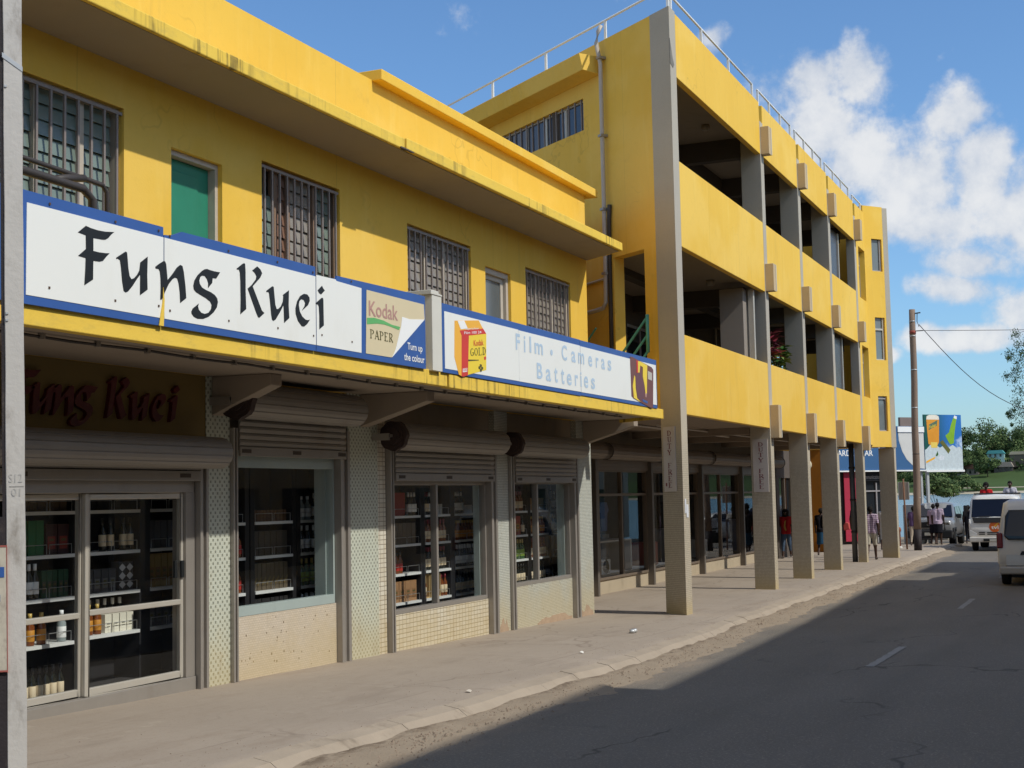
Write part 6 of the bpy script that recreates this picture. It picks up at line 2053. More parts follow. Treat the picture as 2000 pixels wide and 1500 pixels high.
# ------------------------------------------------------------ the building across the street, whose shade lies on the road
ac = thing('facing_building', 'plain rendered terrace on the other side of the street that shades the road', 'building', (12, -6, 0))
REND = plain('cream_render', (.56, .49, .39), .85, .2, var=.12, vs=1, dirt=.3)
GLS2 = plain('facing_window_glass', (.03, .035, .04), .08, .6)
for x0, x1, h0, h1 in ((-22, 14.0, 7.55, 8.22), (14.0, 36.6, 7.52, 8.26), (36.6, 40, 6.9, 6.9), (40, 46, 8.0, 8.0)):
    h = 6.8
    hs = []
    x = x0 + 1
    while x + 1.9 < x1 - .6:
        hs.append((x, x + 1.6, 4.6, 6.1)); hs.append((x, x + 1.9, .4, 2.6)); x += 3.0
    mb = MB(lambda u, z, d: (u, -3.0 - d, z))
    mb.wall(x0, x1, -.2, h, 0, .25, hs)
    mb.tf = None
    mb.box(x0, x1, -11.0, -10.8, -.2, h); mb.box(x0, x0 + .05, -10.8, -3.26, -.2, h); mb.box(x1 - .05, x1, -10.8, -3.26, -.2, h); mb.box(x0 + .05, x1 - .05, -10.8, -3.26, h - .45, h - .3)
    part('wall', mb, REND, ac)
    mb = MB(); mb.prism_xz([(x0, h + .001), (x1, h + .001), (x1, h1), (x0, h0)], -3.30, -3.0)
    part('parapet', mb, REND, ac)
    mb = MB()
    for q in hs:
        mb.box(q[0], q[1], -3.20, -3.18, q[2], q[3])
    part('window_glass', mb, GLS2, ac, kind='stuff')
mb = MB(); mb.box(46.6, 81, -14, -6.0, -.3, 5.6); mb.box(46.4, 81.2, -14.2, -5.8, 5.601, 5.8); part('wall', mb, REND, ac)  # unseen set-back block, added to keep bright sky out of the window reflections
mb = MB()
for k in range(9):
    mb.box(47.6 + k * 3.4, 49.4 + k * 3.4, -6.0, -5.97, .9, 2.6)
part('window_glass', mb, GLS2, ac, kind='stuff')
fp = grid_mesh(frange(-30, 60, 1.5), [lambda x, y=y: y for y in (-3.02, -2.2, -1.2, -.72)], lambda x, y, k: zg(x) - .01)
fp.add([(-30, -.72, zg(-30) - .01), (60, -.72, zg(60) - .01), (60, -.69, -.16), (-30, -.69, zg(-30) - .16)], [(0, 3, 2, 1)])
part('far_pavement', fp, PAV, kind='structure')

# ------------------------------------------------------------ vehicles
TYRE = plain('tyre_rubber', (.018, .018, .018), .85, .2, local=True)
RIMM = plain('wheel_rim', (.34, .34, .34), .35, .5, .6, local=True)
CGLS = plain('car_glass', (.010, .012, .022), .06, .35, var=.1, local=True)
BPLA = plain('black_plastic', (.025, .025, .026), .55, .3, local=True)
LAMPG = plain('headlamp_glass', (.62, .62, .60), .1, .6, var=.2, vs=20, local=True)
TAILR = plain('tail_lamp_red', (.16, .012, .018), .15, .6, local=True)
PLATE = plain('number_plate', (.55, .53, .46), .5, .3, local=True)


def vpaint(nm, col, metal=.0):
    m, t = newmat(nm)
    p = t.obj()
    x, y, z = t.sep(p)
    f = t.noise(p, 2.0, 5, .6)
    dz = t.m('MULTIPLY', t.ss(t.m('ADD', z, t.m('MULTIPLY', f, .35)), .95, .35), .5)
    c = t.mix(dz, col, (.30, .24, .17))
    t.out(t.bsdf(c, .34, .5, metal, **{'Coat Weight': .35, 'Coat Roughness': .12}))
    return m


def loft(mb, secs):
    """sections (x, half profile [(y, z) ...] from the sill outward and up to the roof centre), mirrored"""
    rings = []
    for x, pr in secs:
        ring = [(x, y, z) for y, z in pr] + [(x, -y, z) for y, z in reversed(pr) if y > 1e-6]
        rings.append(ring)
    n = len(rings[0])
    v = [p for r_ in rings for p in r_]
    f = []
    for i in range(len(rings) - 1):
        for k in range(n):
            f.append((i * n + k, i * n + (k + 1) % n, (i + 1) * n + (k + 1) % n, (i + 1) * n + k))
    f.append(tuple(range(n))[::-1])
    f.append(tuple(range((len(rings) - 1) * n, len(rings) * n)))
    mb.smooth = True
    mb.add(v, f)
    mb.smooth = False
    return mb


def wheel(root, x, y, r, wd):
    mb = MB(); mb.lathe([(r * .62, -wd / 2), (r * .93, -wd / 2), (r, -wd * .32), (r, wd * .32), (r * .93, wd / 2), (r * .62, wd / 2)], 20)
    mb.v = [(x + a, y + c, r + b) for a, b, c in mb.v]
    w_ = part('wheel', mb, TYRE, root, local=True)
    mb = MB(); s = 1 if y > 0 else -1
    mb.lathe([(r * .61, 0), (r * .60, wd * .42), (r * .45, wd * .36), (r * .2, wd * .44), (r * .05, wd * .46)], 14)
    mb.v = [(x + a, y + s * c, r + b) for a, b, c in mb.v]
    part('rim', mb, RIMM, w_, local=True)


def quad_part(nm, pts, m_, root, th=.012):
    """a flat panel through four or more points, given a little thickness along its normal"""
    P = [Vector(p) for p in pts]
    nrm = (P[1] - P[0]).cross(P[2] - P[1]).normalized() * th
    n = len(P)
    mb = MB(); mb.add([tuple(p + nrm) for p in P] + [tuple(p - nrm) for p in P], [tuple(range(n)), tuple(range(n, 2 * n))[::-1]] + [((i + 1) % n, i, n + i, n + (i + 1) % n) for i in range(n)])
    return part(nm, mb, m_, root, local=True)


ZR = -.14
# white van seen from behind
van = thing('parked_van', 'white van seen from behind at the right edge, dark rear window and red tail lamp', 'van', (37.8, 1.93, ZR + zg(37)))
VP = vpaint('white_van_paint', (.66, .65, .62))
W = .90
def vprof(k, zt):
    return [(.70 * k, .30), (.86 * k, .34), (.90 * k, .55), (.905 * k, .85), (.885 * k, 1.15), (.80 * k, 1.62), (.735 * k, zt - .10), (.60 * k, zt - .02), (0, zt)]
mb = MB()
loft(mb, [(-2.30, vprof(.94, 1.90)), (-2.25, vprof(.985, 2.0)), (-2.0, vprof(1, 2.08)), (0.6, vprof(1, 2.08)), (1.35, [(.70, .30), (.86, .34), (.90, .55), (.9, .85), (.88, 1.12), (.80, 1.5), (.74, 1.78), (.6, 1.88), (0, 1.92)]), (1.95, [(.70, .30), (.85, .34), (.88, .55), (.87, .85), (.84, 1.08), (.80, 1.12), (.7, 1.15), (.6, 1.17), (0, 1.2)]), (2.35, [(.6, .32), (.72, .36), (.76, .55), (.74, .75), (.7, .9), (.66, .94), (.6, .96), (.5, .97), (0, .98)])])
mb.v = [((x + .16 * max(0, (z - .9) / 1.1) ** 2 * min(1, max(0, (-1.6 - x) / .6)), y, z)) for x, y, z in mb.v]
part('body', mb, VP, van, local=True)
def vr(y, z, o=.012):        # rear face leans forward towards the roof
    t = max(0, (z - .9) / 1.1)
    return (-2.305 + .16 * t * t - o, y, z)

quad_part('rear_window', [vr(.70, 1.20), vr(.66, 1.66), vr(.58, 1.78), vr(-.58, 1.78), vr(-.66, 1.66), vr(-.70, 1.20), vr(-.62, 1.13), vr(.62, 1.13)], CGLS, van)
quad_part('window_seal', [vr(.725, 1.19, .006), vr(.685, 1.67, .006), vr(.60, 1.81, .006), vr(-.60, 1.81, .006), vr(-.685, 1.67, .006), vr(-.725, 1.19, .006), vr(-.64, 1.10, .006), vr(.64, 1.10, .006)], BPLA, van)
for s in (1, -1):
    mb = MB(); mb.box(-2.325, -2.15, s * .76 if s > 0 else -.90, .90 if s > 0 else -.76, .90, 1.27)
    part('tail_lamp', mb, TAILR, van, bevel=.03, local=True)
quad_part('tailgate_seam', [(-2.318, .72, .47), (-2.318, -.72, .47), (-2.318, -.72, .485), (-2.318, .72, .485)], BPLA, van, .004)
quad_part('tailgate_lower', [(-2.322, .70, .49), (-2.315, .70, .74), (-2.315, -.70, .74), (-2.322, -.70, .49)], vpaint('grey_white_lower', (.52, .52, .51)), van, .004)
mb = MB(); mb.box(-2.42, -2.2, -.86, .86, .28, .47); part('rear_bumper', mb, vpaint('bumper_paint', (.40, .38, .35)), van, bevel=.04, local=True)
quad_part('plate_recess', [(-2.325, .38, .74), (-2.32, .34, .83), (-2.32, -.34, .83), (-2.325, -.38, .74)], BPLA, van, .01)
quad_part('number_plate', [(-2.332, .20, .58), (-2.33, .20, .70), (-2.33, -.20, .70), (-2.332, -.20, .58)], PLATE, van, .006)
for s in (1, -1):
    quad_part('side_window', [(-1.95, s * .868, 1.22), (-1.95, s * .772, 1.75), (.6, s * .772, 1.75), (.95, s * .868, 1.22)][::s], CGLS, van, .012)
    wheel(van, -1.62, s * .76, .33, .20); wheel(van, 1.45, s * .76, .33, .20)
quad_part('windscreen', [(1.93, .70, 1.16), (1.42, .62, 1.76), (1.42, -.62, 1.76), (1.93, -.70, 1.16)], CGLS, van, .02)
mb = MB(); mb.box(-2.2, 2.1, -.6, .6, .2, .32); part('underbody', mb, BPLA, van, local=True)

# silver pickup facing the camera
suv = thing('parked_pickup', 'silver pickup with black bull bar parked facing the street behind the brown pole', 'pickup', (61.5, 7.25, ZR), rz=math.pi)
SP = vpaint('silver_pickup_paint', (.24, .235, .23), .35)
def sp(y0_, zs_):
    return list(zip(y0_, zs_))
fr_ = ([.6, .76, .80, .80, .76, .66, .50, .3, 0], [.45, .5, .62, .85, 1.02, 1.07, 1.09, 1.1, 1.1])
mid_ = ([.7, .86, .88, .88, .86, .80, .60, .3, 0], [.42, .46, .62, .9, 1.12, 1.16, 1.19, 1.2, 1.2])
cab_ = ([.7, .86, .89, .89, .87, .74, .66, .4, 0], [.42, .46, .62, .9, 1.15, 1.60, 1.74, 1.79, 1.80])
mb = MB()
loft(mb, [(2.50, sp(*fr_)), (2.40, sp([.66, .82, .85, .85, .82, .72, .55, .3, 0], [.42, .46, .62, .88, 1.06, 1.11, 1.14, 1.15, 1.15])), (1.35, sp(*mid_)), (1.25, sp(*mid_)), (.55, sp([.7, .86, .89, .89, .87, .76, .68, .4, 0], [.42, .46, .62, .9, 1.15, 1.55, 1.69, 1.75, 1.76])), (.1, sp(*cab_)), (-1.1, sp(*cab_)), (-2.4, sp([.7, .86, .89, .89, .87, .76, .68, .4, 0], [.42, .46, .62, .9, 1.15, 1.58, 1.70, 1.75, 1.76])), (-2.5, sp([.66, .82, .86, .86, .84, .74, .66, .4, 0], [.45, .5, .62, .9, 1.15, 1.54, 1.64, 1.68, 1.68]))])
part('body', mb, SP, suv, local=True)
quad_part('windscreen', [(1.25, .76, 1.21), (.60, .66, 1.67), (.60, -.66, 1.67), (1.25, -.76, 1.21)], CGLS, suv, .02)
for s in (1, -1):
    quad_part('side_window', [(.95, s * .872, 1.20), (.42, s * .755, 1.60), (-.15, s * .752, 1.62), (-.15, s * .872, 1.20)][::s], CGLS, suv, .014)
    quad_part('side_window', [(-.22, s * .872, 1.20), (-.22, s * .752, 1.62), (-1.0, s * .752, 1.62), (-1.1, s * .872, 1.20)][::s], CGLS, suv, .014)
    quad_part('side_window', [(-1.25, s * .872, 1.22), (-1.2, s * .752, 1.60), (-2.2, s * .76, 1.58), (-2.25, s * .872, 1.22)][::s], CGLS, suv, .014)
    wheel(suv, 1.60, s * .78, .38, .24); wheel(suv, -1.45, s * .78, .38, .24)
    mb = MB(); mb.box(.82, .98, s * .90 if s > 0 else -1.08, 1.08 if s > 0 else -.90, 1.14, 1.32); part('mirror', mb, BPLA, suv, bevel=.03, local=True)
    mb = MB(); mb.box(2.36, 2.50, s * .52 if s > 0 else -.80, .80 if s > 0 else -.52, .86, 1.03); part('headlight', mb, LAMPG, suv, bevel=.03, local=True)
    mb = MB(); mb.box(2.44, 2.66, s * .45 if s > 0 else -.66, .66 if s > 0 else -.45, .45, .56); part('fog_lamp', mb, LAMPG, suv, bevel=.02, local=True)
    mb = MB(); mb.box(1.1, 2.3, s * .86 if s > 0 else -.90, .90 if s > 0 else -.86, .60, .78); part('wheel_arch', mb, BPLA, suv, bevel=.02, local=True)
    mb = MB(); mb.box(-.9, 1.0, s * .80 if s > 0 else -.98, .98 if s > 0 else -.80, .36, .41); part('side_step', mb, BPLA, suv, bevel=.01, local=True)
mb = MB(); mb.box(2.44, 2.53, -.50, .50, .80, 1.02); part('grille', mb, BPLA, suv, bevel=.02, local=True)
mb = MB(); mb.prism_yz([(.13 * math.cos(k * .5236), .91 + .05 * math.sin(k * .5236)) for k in range(12)], 2.531, 2.545); part('badge', mb, RIMM, suv, local=True)
mb = MB(); mb.box(2.46, 2.70, -.88, .88, .36, .70); part('bull_bar', mb, BPLA, suv, bevel=.05, local=True)
mb = MB(); mb.tube([(2.66, -.6, .70), (2.66, -.58, .98), (2.66, 0, 1.02), (2.66, .58, .98), (2.66, .6, .70)], .03, 8); mb.tube([(2.68, -.7, .34), (2.70, 0, .33), (2.68, .7, .34)], .03, 8); part('bull_bar_tube', mb, BPLA, suv, local=True)
quad_part('number_plate', [(2.712, -.2, .48), (2.712, .2, .48), (2.712, .2, .60), (2.712, -.2, .60)], PLATE, suv, .006)

# white truck with open back
trk = thing('delivery_truck', 'white light truck with round orange logo coming along the street, people in its open back', 'truck', (57.4, 4.42, ZR), rz=math.pi)
TP = vpaint('white_truck_paint', (.72, .70, .66))
def tprof(k, zt, zb=.42):
    return [(.7 * k, zb), (.90 * k, zb + .04), (.93 * k, .75), (.93 * k, 1.0), (.92 * k, 1.2), (.88 * k, zt - .20), (.84 * k, zt - .06), (.6 * k, zt), (0, zt + .02)]
mb = MB(); loft(mb, [(2.42, tprof(.95, 1.12)), (2.38, tprof(1, 1.22)), (2.30, tprof(1, 1.35)), (2.08, tprof(.98, 2.02)), (1.95, tprof(.98, 2.08)), (1.0, tprof(.98, 2.10)), (.85, tprof(.98, 2.06))])
part('cab', mb, TP, trk, local=True)
quad_part('windscreen', [(2.325, -.83, 1.27), (2.325, .83, 1.27), (2.085, .78, 1.93), (2.085, -.78, 1.93)], CGLS, trk, .03)
quad_part('black_panel', [(2.435, -.74, 1.06), (2.435, .74, 1.06), (2.395, .80, 1.25), (2.395, -.80, 1.25)], BPLA, trk, .012)
mb = MB()
mb.prism_yz([(.205 * math.cos(k * .349), .91 + .205 * math.sin(k * .349)) for k in range(18)], 2.40, 2.432)
lg = part('round_logo', mb, plain('orange_logo', (.72, .15, .03), .4, local=True), trk, local=True)
mb = MB(); mb.prism_yz([(.03 + .12 * math.cos(k * .349 - 1.2), .96 + .12 * math.sin(k * .349)) for k in range(18)], 2.4325, 2.436); part('logo_sun', mb, plain('yellow_logo', (.80, .42, .05), .4, local=True), lg, local=True)
mb = MB(); text_mb(mb, 'tvl', (2.437, -.13, .82), (0, 1, 0), (0, 0, 1), .26, .14, .003, .02); part('lettering', mb, KWHITE, lg, local=True)
for z in (.63, .70):
    for y0_, y1_ in ((-.58, -.36), (-.28, .28), (.36, .58)):
        mb = MB(); mb.box(2.40, 2.432, y0_, y1_, z - .018, z + .018); part('grille_slot', mb, BPLA, trk, local=True)
for s in (1, -1):
    mb = MB(); mb.prism_yz([(s * .62, .56), (s * .92, .56), (s * .92, .80), (s * .86, .80), (s * .64, .66)], 2.30, 2.425); part('headlight', mb, LAMPG, trk, bevel=.02, local=True)
    mb = MB(); mb.box(2.1, 2.2, s * .96 if s > 0 else -1.12, 1.12 if s > 0 else -.96, 1.3, 1.72); part('mirror', mb, BPLA, trk, bevel=.03, local=True)
    quad_part('side_window', [(2.2, s * .915, 1.25), (2.02, s * .855, 1.86), (1.1, s * .855, 1.88), (1.1, s * .915, 1.25)][::s], CGLS, trk, .016)
    wheel(trk, 1.75, s * .78, .33, .20); wheel(trk, -1.4, s * .72, .33, .30)
mb = MB(); mb.box(2.32, 2.50, -.92, .92, .34, .53); part('bumper', mb, TP, trk, bevel=.03, local=True)
mb = MB(); mb.box(2.47, 2.515, -.42, .42, .37, .47); part('bumper_grille', mb, BPLA, trk, local=True)
quad_part('number_plate', [(2.52, -.2, .37), (2.52, .2, .37), (2.52, .2, .46), (2.52, -.2, .46)], PLATE, trk, .005)
mb = MB(); mb.box(-2.4, .80, -.92, .92, .78, .86); mb.box(-2.4, .8, -.35, .35, .45, .78); part('load_bed', mb, BPLA, trk, local=True)
for s in (1, -1):
    mb = MB(); mb.box(-2.4, .78, s * .88 if s > 0 else -.92, .92 if s > 0 else -.88, .861, 1.28); part('bed_side', mb, TP, trk, local=True)
mb = MB(); mb.box(.72, .80, -.88, .88, .861, 2.1); part('headboard', mb, TP, trk, local=True)
mb = MB(); mb.tube([(.76, -.85, 2.14), (.76, .85, 2.14)], .03, 6); mb.tube([(.76, -.8, 1.9), (.76, -.8, 2.14)], .025, 6); mb.tube([(.76, .8, 1.9), (.76, .8, 2.14)], .025, 6); part('hand_rail', mb, BPLA, trk, local=True)
quad_part('windscreen_sticker', [(2.372, .50, 1.28), (2.372, .72, 1.28), (2.335, .71, 1.38), (2.335, .49, 1.38)], KWHITE, trk, .004)
mb = MB(); mb.tube([(2.37, -.55, 1.29), (2.36, -.15, 1.31)], .012, 6); part('wiper', mb, BPLA, trk, local=True)

# silver car behind, side on
car = thing('parked_car', 'silver car parked side on between the pickup and the truck', 'car', (66.0, 4.9, ZR), rz=math.pi / 2)
CP = vpaint('silver_car_paint', (.46, .47, .48), .3)
mb = MB()
loft(mb, [(2.0, sp([.5, .62, .66, .66, .6, .5, .4, .2, 0], [.3, .35, .5, .65, .72, .74, .75, .76, .76])), (1.7, sp([.6, .78, .82, .82, .8, .7, .5, .3, 0], [.25, .28, .5, .75, .88, .92, .94, .95, .95])), (.95, sp([.6, .80, .84, .84, .82, .74, .6, .3, 0], [.22, .26, .5, .8, .98, 1.0, 1.02, 1.03, 1.03])), (.2, sp([.6, .80, .84, .84, .82, .66, .56, .3, 0], [.22, .26, .5, .8, 1.0, 1.38, 1.46, 1.50, 1.51])), (-.9, sp([.6, .80, .84, .84, .82, .66, .56, .3, 0], [.22, .26, .5, .8, 1.0, 1.40, 1.49, 1.52, 1.53])), (-1.7, sp([.6, .78, .82, .82, .8, .64, .54, .3, 0], [.25, .28, .5, .8, 1.0, 1.28, 1.34, 1.37, 1.37])), (-1.95, sp([.5, .66, .7, .7, .68, .6, .5, .2, 0], [.3, .35, .5, .8, .98, 1.0, 1.02, 1.02, 1.02]))])
part('body', mb, CP, car, local=True)
for s in (1, -1):
    quad_part('side_window', [(.80, s * .826, 1.02), (.22, s * .69, 1.36), (-.3, s * .68, 1.40), (-.3, s * .832, 1.02)][::s], CGLS, car, .014)
    quad_part('side_window', [(-.36, s * .832, 1.02), (-.36, s * .68, 1.40), (-1.2, s * .68, 1.36), (-1.5, s * .82, 1.04)][::s], CGLS, car, .014)
    wheel(car, 1.25, s * .74, .31, .19); wheel(car, -1.2, s * .74, .31, .19)
    mb = MB(); mb.box(1.72, 1.9, s * .42 if s > 0 else -.72, .72 if s > 0 else -.42, .62, .74); part('headlight', mb, LAMPG, car, bevel=.03, local=True)
quad_part('windscreen', [(.93, -.72, 1.03), (.93, .72, 1.03), (.24, .60, 1.45), (.24, -.60, 1.45)], CGLS, car, .016)

# ------------------------------------------------------------ people
def capsule(mb, a, b, ra, rb, n=10, sx=1.0):
    a, b = Vector(a), Vector(b)
    d = b - a
    L = d.length
    d = d.normalized() if L > 1e-6 else Vector((0, 0, 1))
    up = Vector((0, 1, 0)) if abs(d.y) < .9 else Vector((1, 0, 0))
    u = d.cross(up).normalized()
    v_ = u.cross(d)
    rows = []
    for k in range(1, 4):
        t = math.pi / 2 * (1 - k / 4)
        rows.append((a - d * ra * math.sin(t), ra * math.cos(t)))
    rows.append((a, ra)); rows.append((b, rb))
    for k in range(1, 4):
        t = math.pi / 2 * k / 4
        rows.append((b + d * rb * math.sin(t), rb * math.cos(t)))
    vs = []
    for c, r_ in rows:
        for k in range(n):
            an = 2 * math.pi * k / n
            vs.append(tuple(c + (u * math.cos(an) * sx + v_ * math.sin(an)) * r_))
    fs = [(i * n + k, i * n + (k + 1) % n, (i + 1) * n + (k + 1) % n, (i + 1) * n + k) for i in range(len(rows) - 1) for k in range(n)]
    fs += [tuple(range(n))[::-1], tuple(range((len(rows) - 1) * n, len(rows) * n))]
    mb.add(vs, fs)


SKIN = plain('dark_skin', (.060, .030, .019), .55, .35, local=True)
HAIRM = plain('black_hair', (.012, .010, .009), .85, .2, local=True, var=.4, vs=60, bs=.8, bscale=60)
EYE = plain('eye_white', (.5, .47, .42), .3, .5, local=True)


def check_cloth(nm, c1, c2):
    m, t = newmat(nm)
    x, y, z = t.sep(t.obj())
    sx_ = t.m('GREATER_THAN', t.m('FRACT', t.m('MULTIPLY', t.m('ADD', x, y), 16.0)), .5)
    sz_ = t.m('GREATER_THAN', t.m('FRACT', t.m('MULTIPLY', z, 16.0)), .5)
    c = t.mix(t.m('MULTIPLY', t.m('ADD', sx_, sz_), .5), c1, c2)
    t.out(t.bsdf(c, .9, .1))
    return m


def person(loc, face, H, top, bottom, blen, label, stride=.25, hair='short', sleeve=.6, arms='walk', skirt=False, lean=0.0, group='people along the street'):
    s = H / 1.70
    st = stride
    bones = []      # (a, b, ra, rb, zone)
    def B(a, b, ra, rb, zone, sx=1.0):
        kk = 1.10 if zone in ('trunk', 'pelvis', 'thigh', 'uparm') else 1.0
        bones.append((Vector(a) * s, Vector(b) * s, ra * s * kk, rb * s * kk, zone, sx))
    hz = .90
    for sd, f_ in ((1, st), (-1, -st)):
        hip = (sd * .088, 0, hz - .03)
        kn = (sd * .095, .40 * math.sin(f_) + .03, hz - .03 - .41 * math.cos(f_))
        bk = -.30 if f_ < 0 else .0
        an = (sd * .095, kn[1] + .40 * math.sin(f_ + bk), kn[2] - .40 * math.cos(f_ + bk))
        dz = max(0, .07 - an[2]) if an[2] < .07 else 0
        B(hip, kn, .088, .062, 'thigh')
        B(kn, an, .056, .038, 'shin')
        B((an[0], an[1] - .03, an[2] - .035), (an[0] + sd * .015, an[1] + .13, an[2] - .045), .036, .028, 'foot', 1.2)
    lo = min(min(b[0].z, b[1].z) - .03 * s for b in bones)
    for sd in (1, -1):
        B((sd * .075, 0, hz), (sd * .075, .0, hz + .14), .098, .088, 'pelvis')
        B((sd * .072, .005, hz + .16), (sd * .10, .012 + lean * .3, hz + .42), .088, .098, 'trunk')
        sh = (sd * .175, lean * .4, hz + .50)
        B((sd * .05, .01 + lean * .3, hz + .50), sh, .072, .062, 'trunk')
        if arms == 'walk':
            sw = -st * sd * 1.1
            el_ = (sd * .235, .28 * math.sin(sw) + lean * .4, hz + .50 - .28 * math.cos(sw)); wr = (sd * .245, el_[1] + .25 * math.sin(sw + .35), el_[2] - .25 * math.cos(sw + .35))
        elif arms == 'rail':
            el_ = (sd * .27, .10, hz + .27); wr = (sd * .20, .33, hz + .28)
        elif arms == 'carry' and sd > 0:
            el_ = (sd * .25, .02, hz + .24); wr = (sd * .18, .24, hz + .22)
        else:
            el_ = (sd * .23, -.02, hz + .23); wr = (sd * .235, .06, hz + .0)
        B(sh, el_, .052, .042, 'uparm'); B(el_, wr, .040, .028, 'forearm')
        hd_ = Vector(wr) + (Vector(wr) - Vector(el_)).normalized() * .075
        B(wr, hd_, .026, .032, 'hand', 1.3)
    nk = (0, .0 + lean * .5, hz + .50); hb = (0, .025 + lean * .6, hz + .61)
    B(nk, hb, .052, .050, 'neck')
    hc = (0, .02 + lean * .65, hz + .70)
    B((0, hc[1] - .012, hz + .715), (0, hc[1] + .018, hz + .665), .092, .070, 'head', .90)
    B((0, hc[1] + .098, hz + .695), (0, hc[1] + .105, hz + .672), .014, .018, 'head')
    for sd in (1, -1):
        B((sd * .083, hc[1] - .005, hz + .70), (sd * .086, hc[1] - .012, hz + .67), .014, .012, 'head')
    mb = MB()
    for a, b, ra, rb, z_, sx_ in bones:
        capsule(mb, a, b, ra, rb, 12, sx_)
    if skirt:
        zt, zb = hz + .08, skirt
        mb.lathe([(.15 * s, zt * s), (.165 * s, (hz - .05) * s), (.19 * s, zb * s), (.15 * s, zb * s + .01)], 16)
    me = mb.mesh('person', [SKIN])
    tmp = bpy.data.objects.new('tmp', me)
    COL.objects.link(tmp)
    rm = tmp.modifiers.new('r', 'REMESH'); rm.mode = 'VOXEL'; rm.voxel_size = .017; rm.use_smooth_shade = True
    sm = tmp.modifiers.new('s', 'SMOOTH'); sm.factor = .5; sm.iterations = 4
    dg = bpy.context.evaluated_depsgraph_get()
    body = bpy.data.meshes.new_from_object(tmp.evaluated_get(dg))
    bpy.data.objects.remove(tmp)
    body.name = 'person'
    body.materials.clear()
    shoe = plain('sandal_leather', (.04, .03, .025), .7, local=True)
    for m_ in (SKIN, top, bottom, shoe):
        body.materials.append(m_)
    segs = [(a, b - a, max((b - a).length_squared, 1e-9), (ra + rb) / 2, z_) for a, b, ra, rb, z_, _ in bones]
    waist = (hz + .05) * s
    for p in body.polygons:
        c = p.center
        best, bz, bt = 9e9, None, 0
        for a, d, L2, r_, z_ in segs:
            t = min(1, max(0, (c - a).dot(d) / L2))
            e = (c - a - d * t).length - r_
            if e < best:
                best, bz, bt = e, z_, t
        k = 0
        if bz == 'trunk': k = 1
        elif bz == 'pelvis': k = 1 if c.z > waist - .10 * s else 2
        elif bz == 'uparm': k = 1 if bt < sleeve else 0
        elif bz == 'thigh': k = 2 if (blen >= 1 or bt < blen) else 0
        elif bz == 'shin': k = 2 if (blen > 1 and bt < blen - 1) else 0
        elif bz == 'foot': k = 3
        if skirt and k != 1 and skirt * s - .02 < c.z < waist - .05 * s and bz in ('thigh', 'shin', 'pelvis'):
            k = 2
        if skirt and k == 0 and skirt * s < c.z < waist and bz != 'hand' and bz != 'forearm':
            k = 2
        p.material_index = k
        p.use_smooth = True
    # fingers and thumb, closed a little, joined to the hands
    fb = MB()
    for a, b, ra, rb, z_, _ in bones:
        if z_ != 'hand':
            continue
        d = (b - a).normalized()
        side = Vector((0, 1, 0)) if abs(d.y) < .8 else Vector((0, 0, 1))
        side = (side - d * side.dot(d)).normalized()
        inn = Vector((-1 if a.x > 0 else 1, 0, 0)); inn = (inn - d * inn.dot(d)).normalized()
        for q, L in enumerate((.060, .070, .066, .052)):
            r0 = b + side * (.024 - .016 * q) * s + d * .012 * s
            m1 = r0 + d * L * .55 * s + inn * .006 * s
            capsule(fb, r0, m1, .0085 * s, .008 * s, 6)
            capsule(fb, m1, m1 + (d * .75 + inn * .65) * L * .5 * s, .008 * s, .0065 * s, 6)
        t0 = a + side * .028 * s + d * .02 * s
        capsule(fb, t0, t0 + (d * .8 + side * .55 + inn * .3) * .05 * s, .010 * s, .008 * s, 6)
    bm = bmesh.new(); bm.from_mesh(body)
    fm = fb.mesh('f', [SKIN]); bm.from_mesh(fm); bm.to_mesh(body); bm.free(); bpy.data.meshes.remove(fm)
    o = bpy.data.objects.new('person', body)
    o.location = (loc[0], loc[1], loc[2] - lo)
    o.rotation_euler = (0, 0, face - math.pi / 2)
    COL.objects.link(o)
    tag(o, label, 'person', group)
    hb_ = MB()
    hcv = Vector(hc) * s
    if hair == 'afro':
        capsule(hb_, hcv + Vector((0, -.03, .035)) * s, hcv + Vector((0, -.02, .055)) * s, .118 * s, .112 * s, 14)
    elif hair == 'long':
        capsule(hb_, hcv + Vector((0, -.035, -.10)) * s, hcv + Vector((0, -.022, .035)) * s, .100 * s, .104 * s, 14, 1.15)
        for sd in (1, -1):
            capsule(hb_, hcv + Vector((sd * .085, 0, -.12)) * s, hcv + Vector((sd * .075, .0, .03)) * s, .035 * s, .05 * s, 8)
    else:
        capsule(hb_, hcv + Vector((0, -.035, .012)) * s, hcv + Vector((0, -.012, .040)) * s, .088 * s, .086 * s, 14, .98)
    part('hair', hb_, HAIRM, o, local=True)
    eb = MB()
    for sd in (1, -1):
        capsule(eb, hcv + Vector((sd * .033, .079, .002)) * s, hcv + Vector((sd * .035, .081, .002)) * s, .010 * s, .010 * s, 6)
    part('eyes', eb, EYE, o, local=True)
    return o


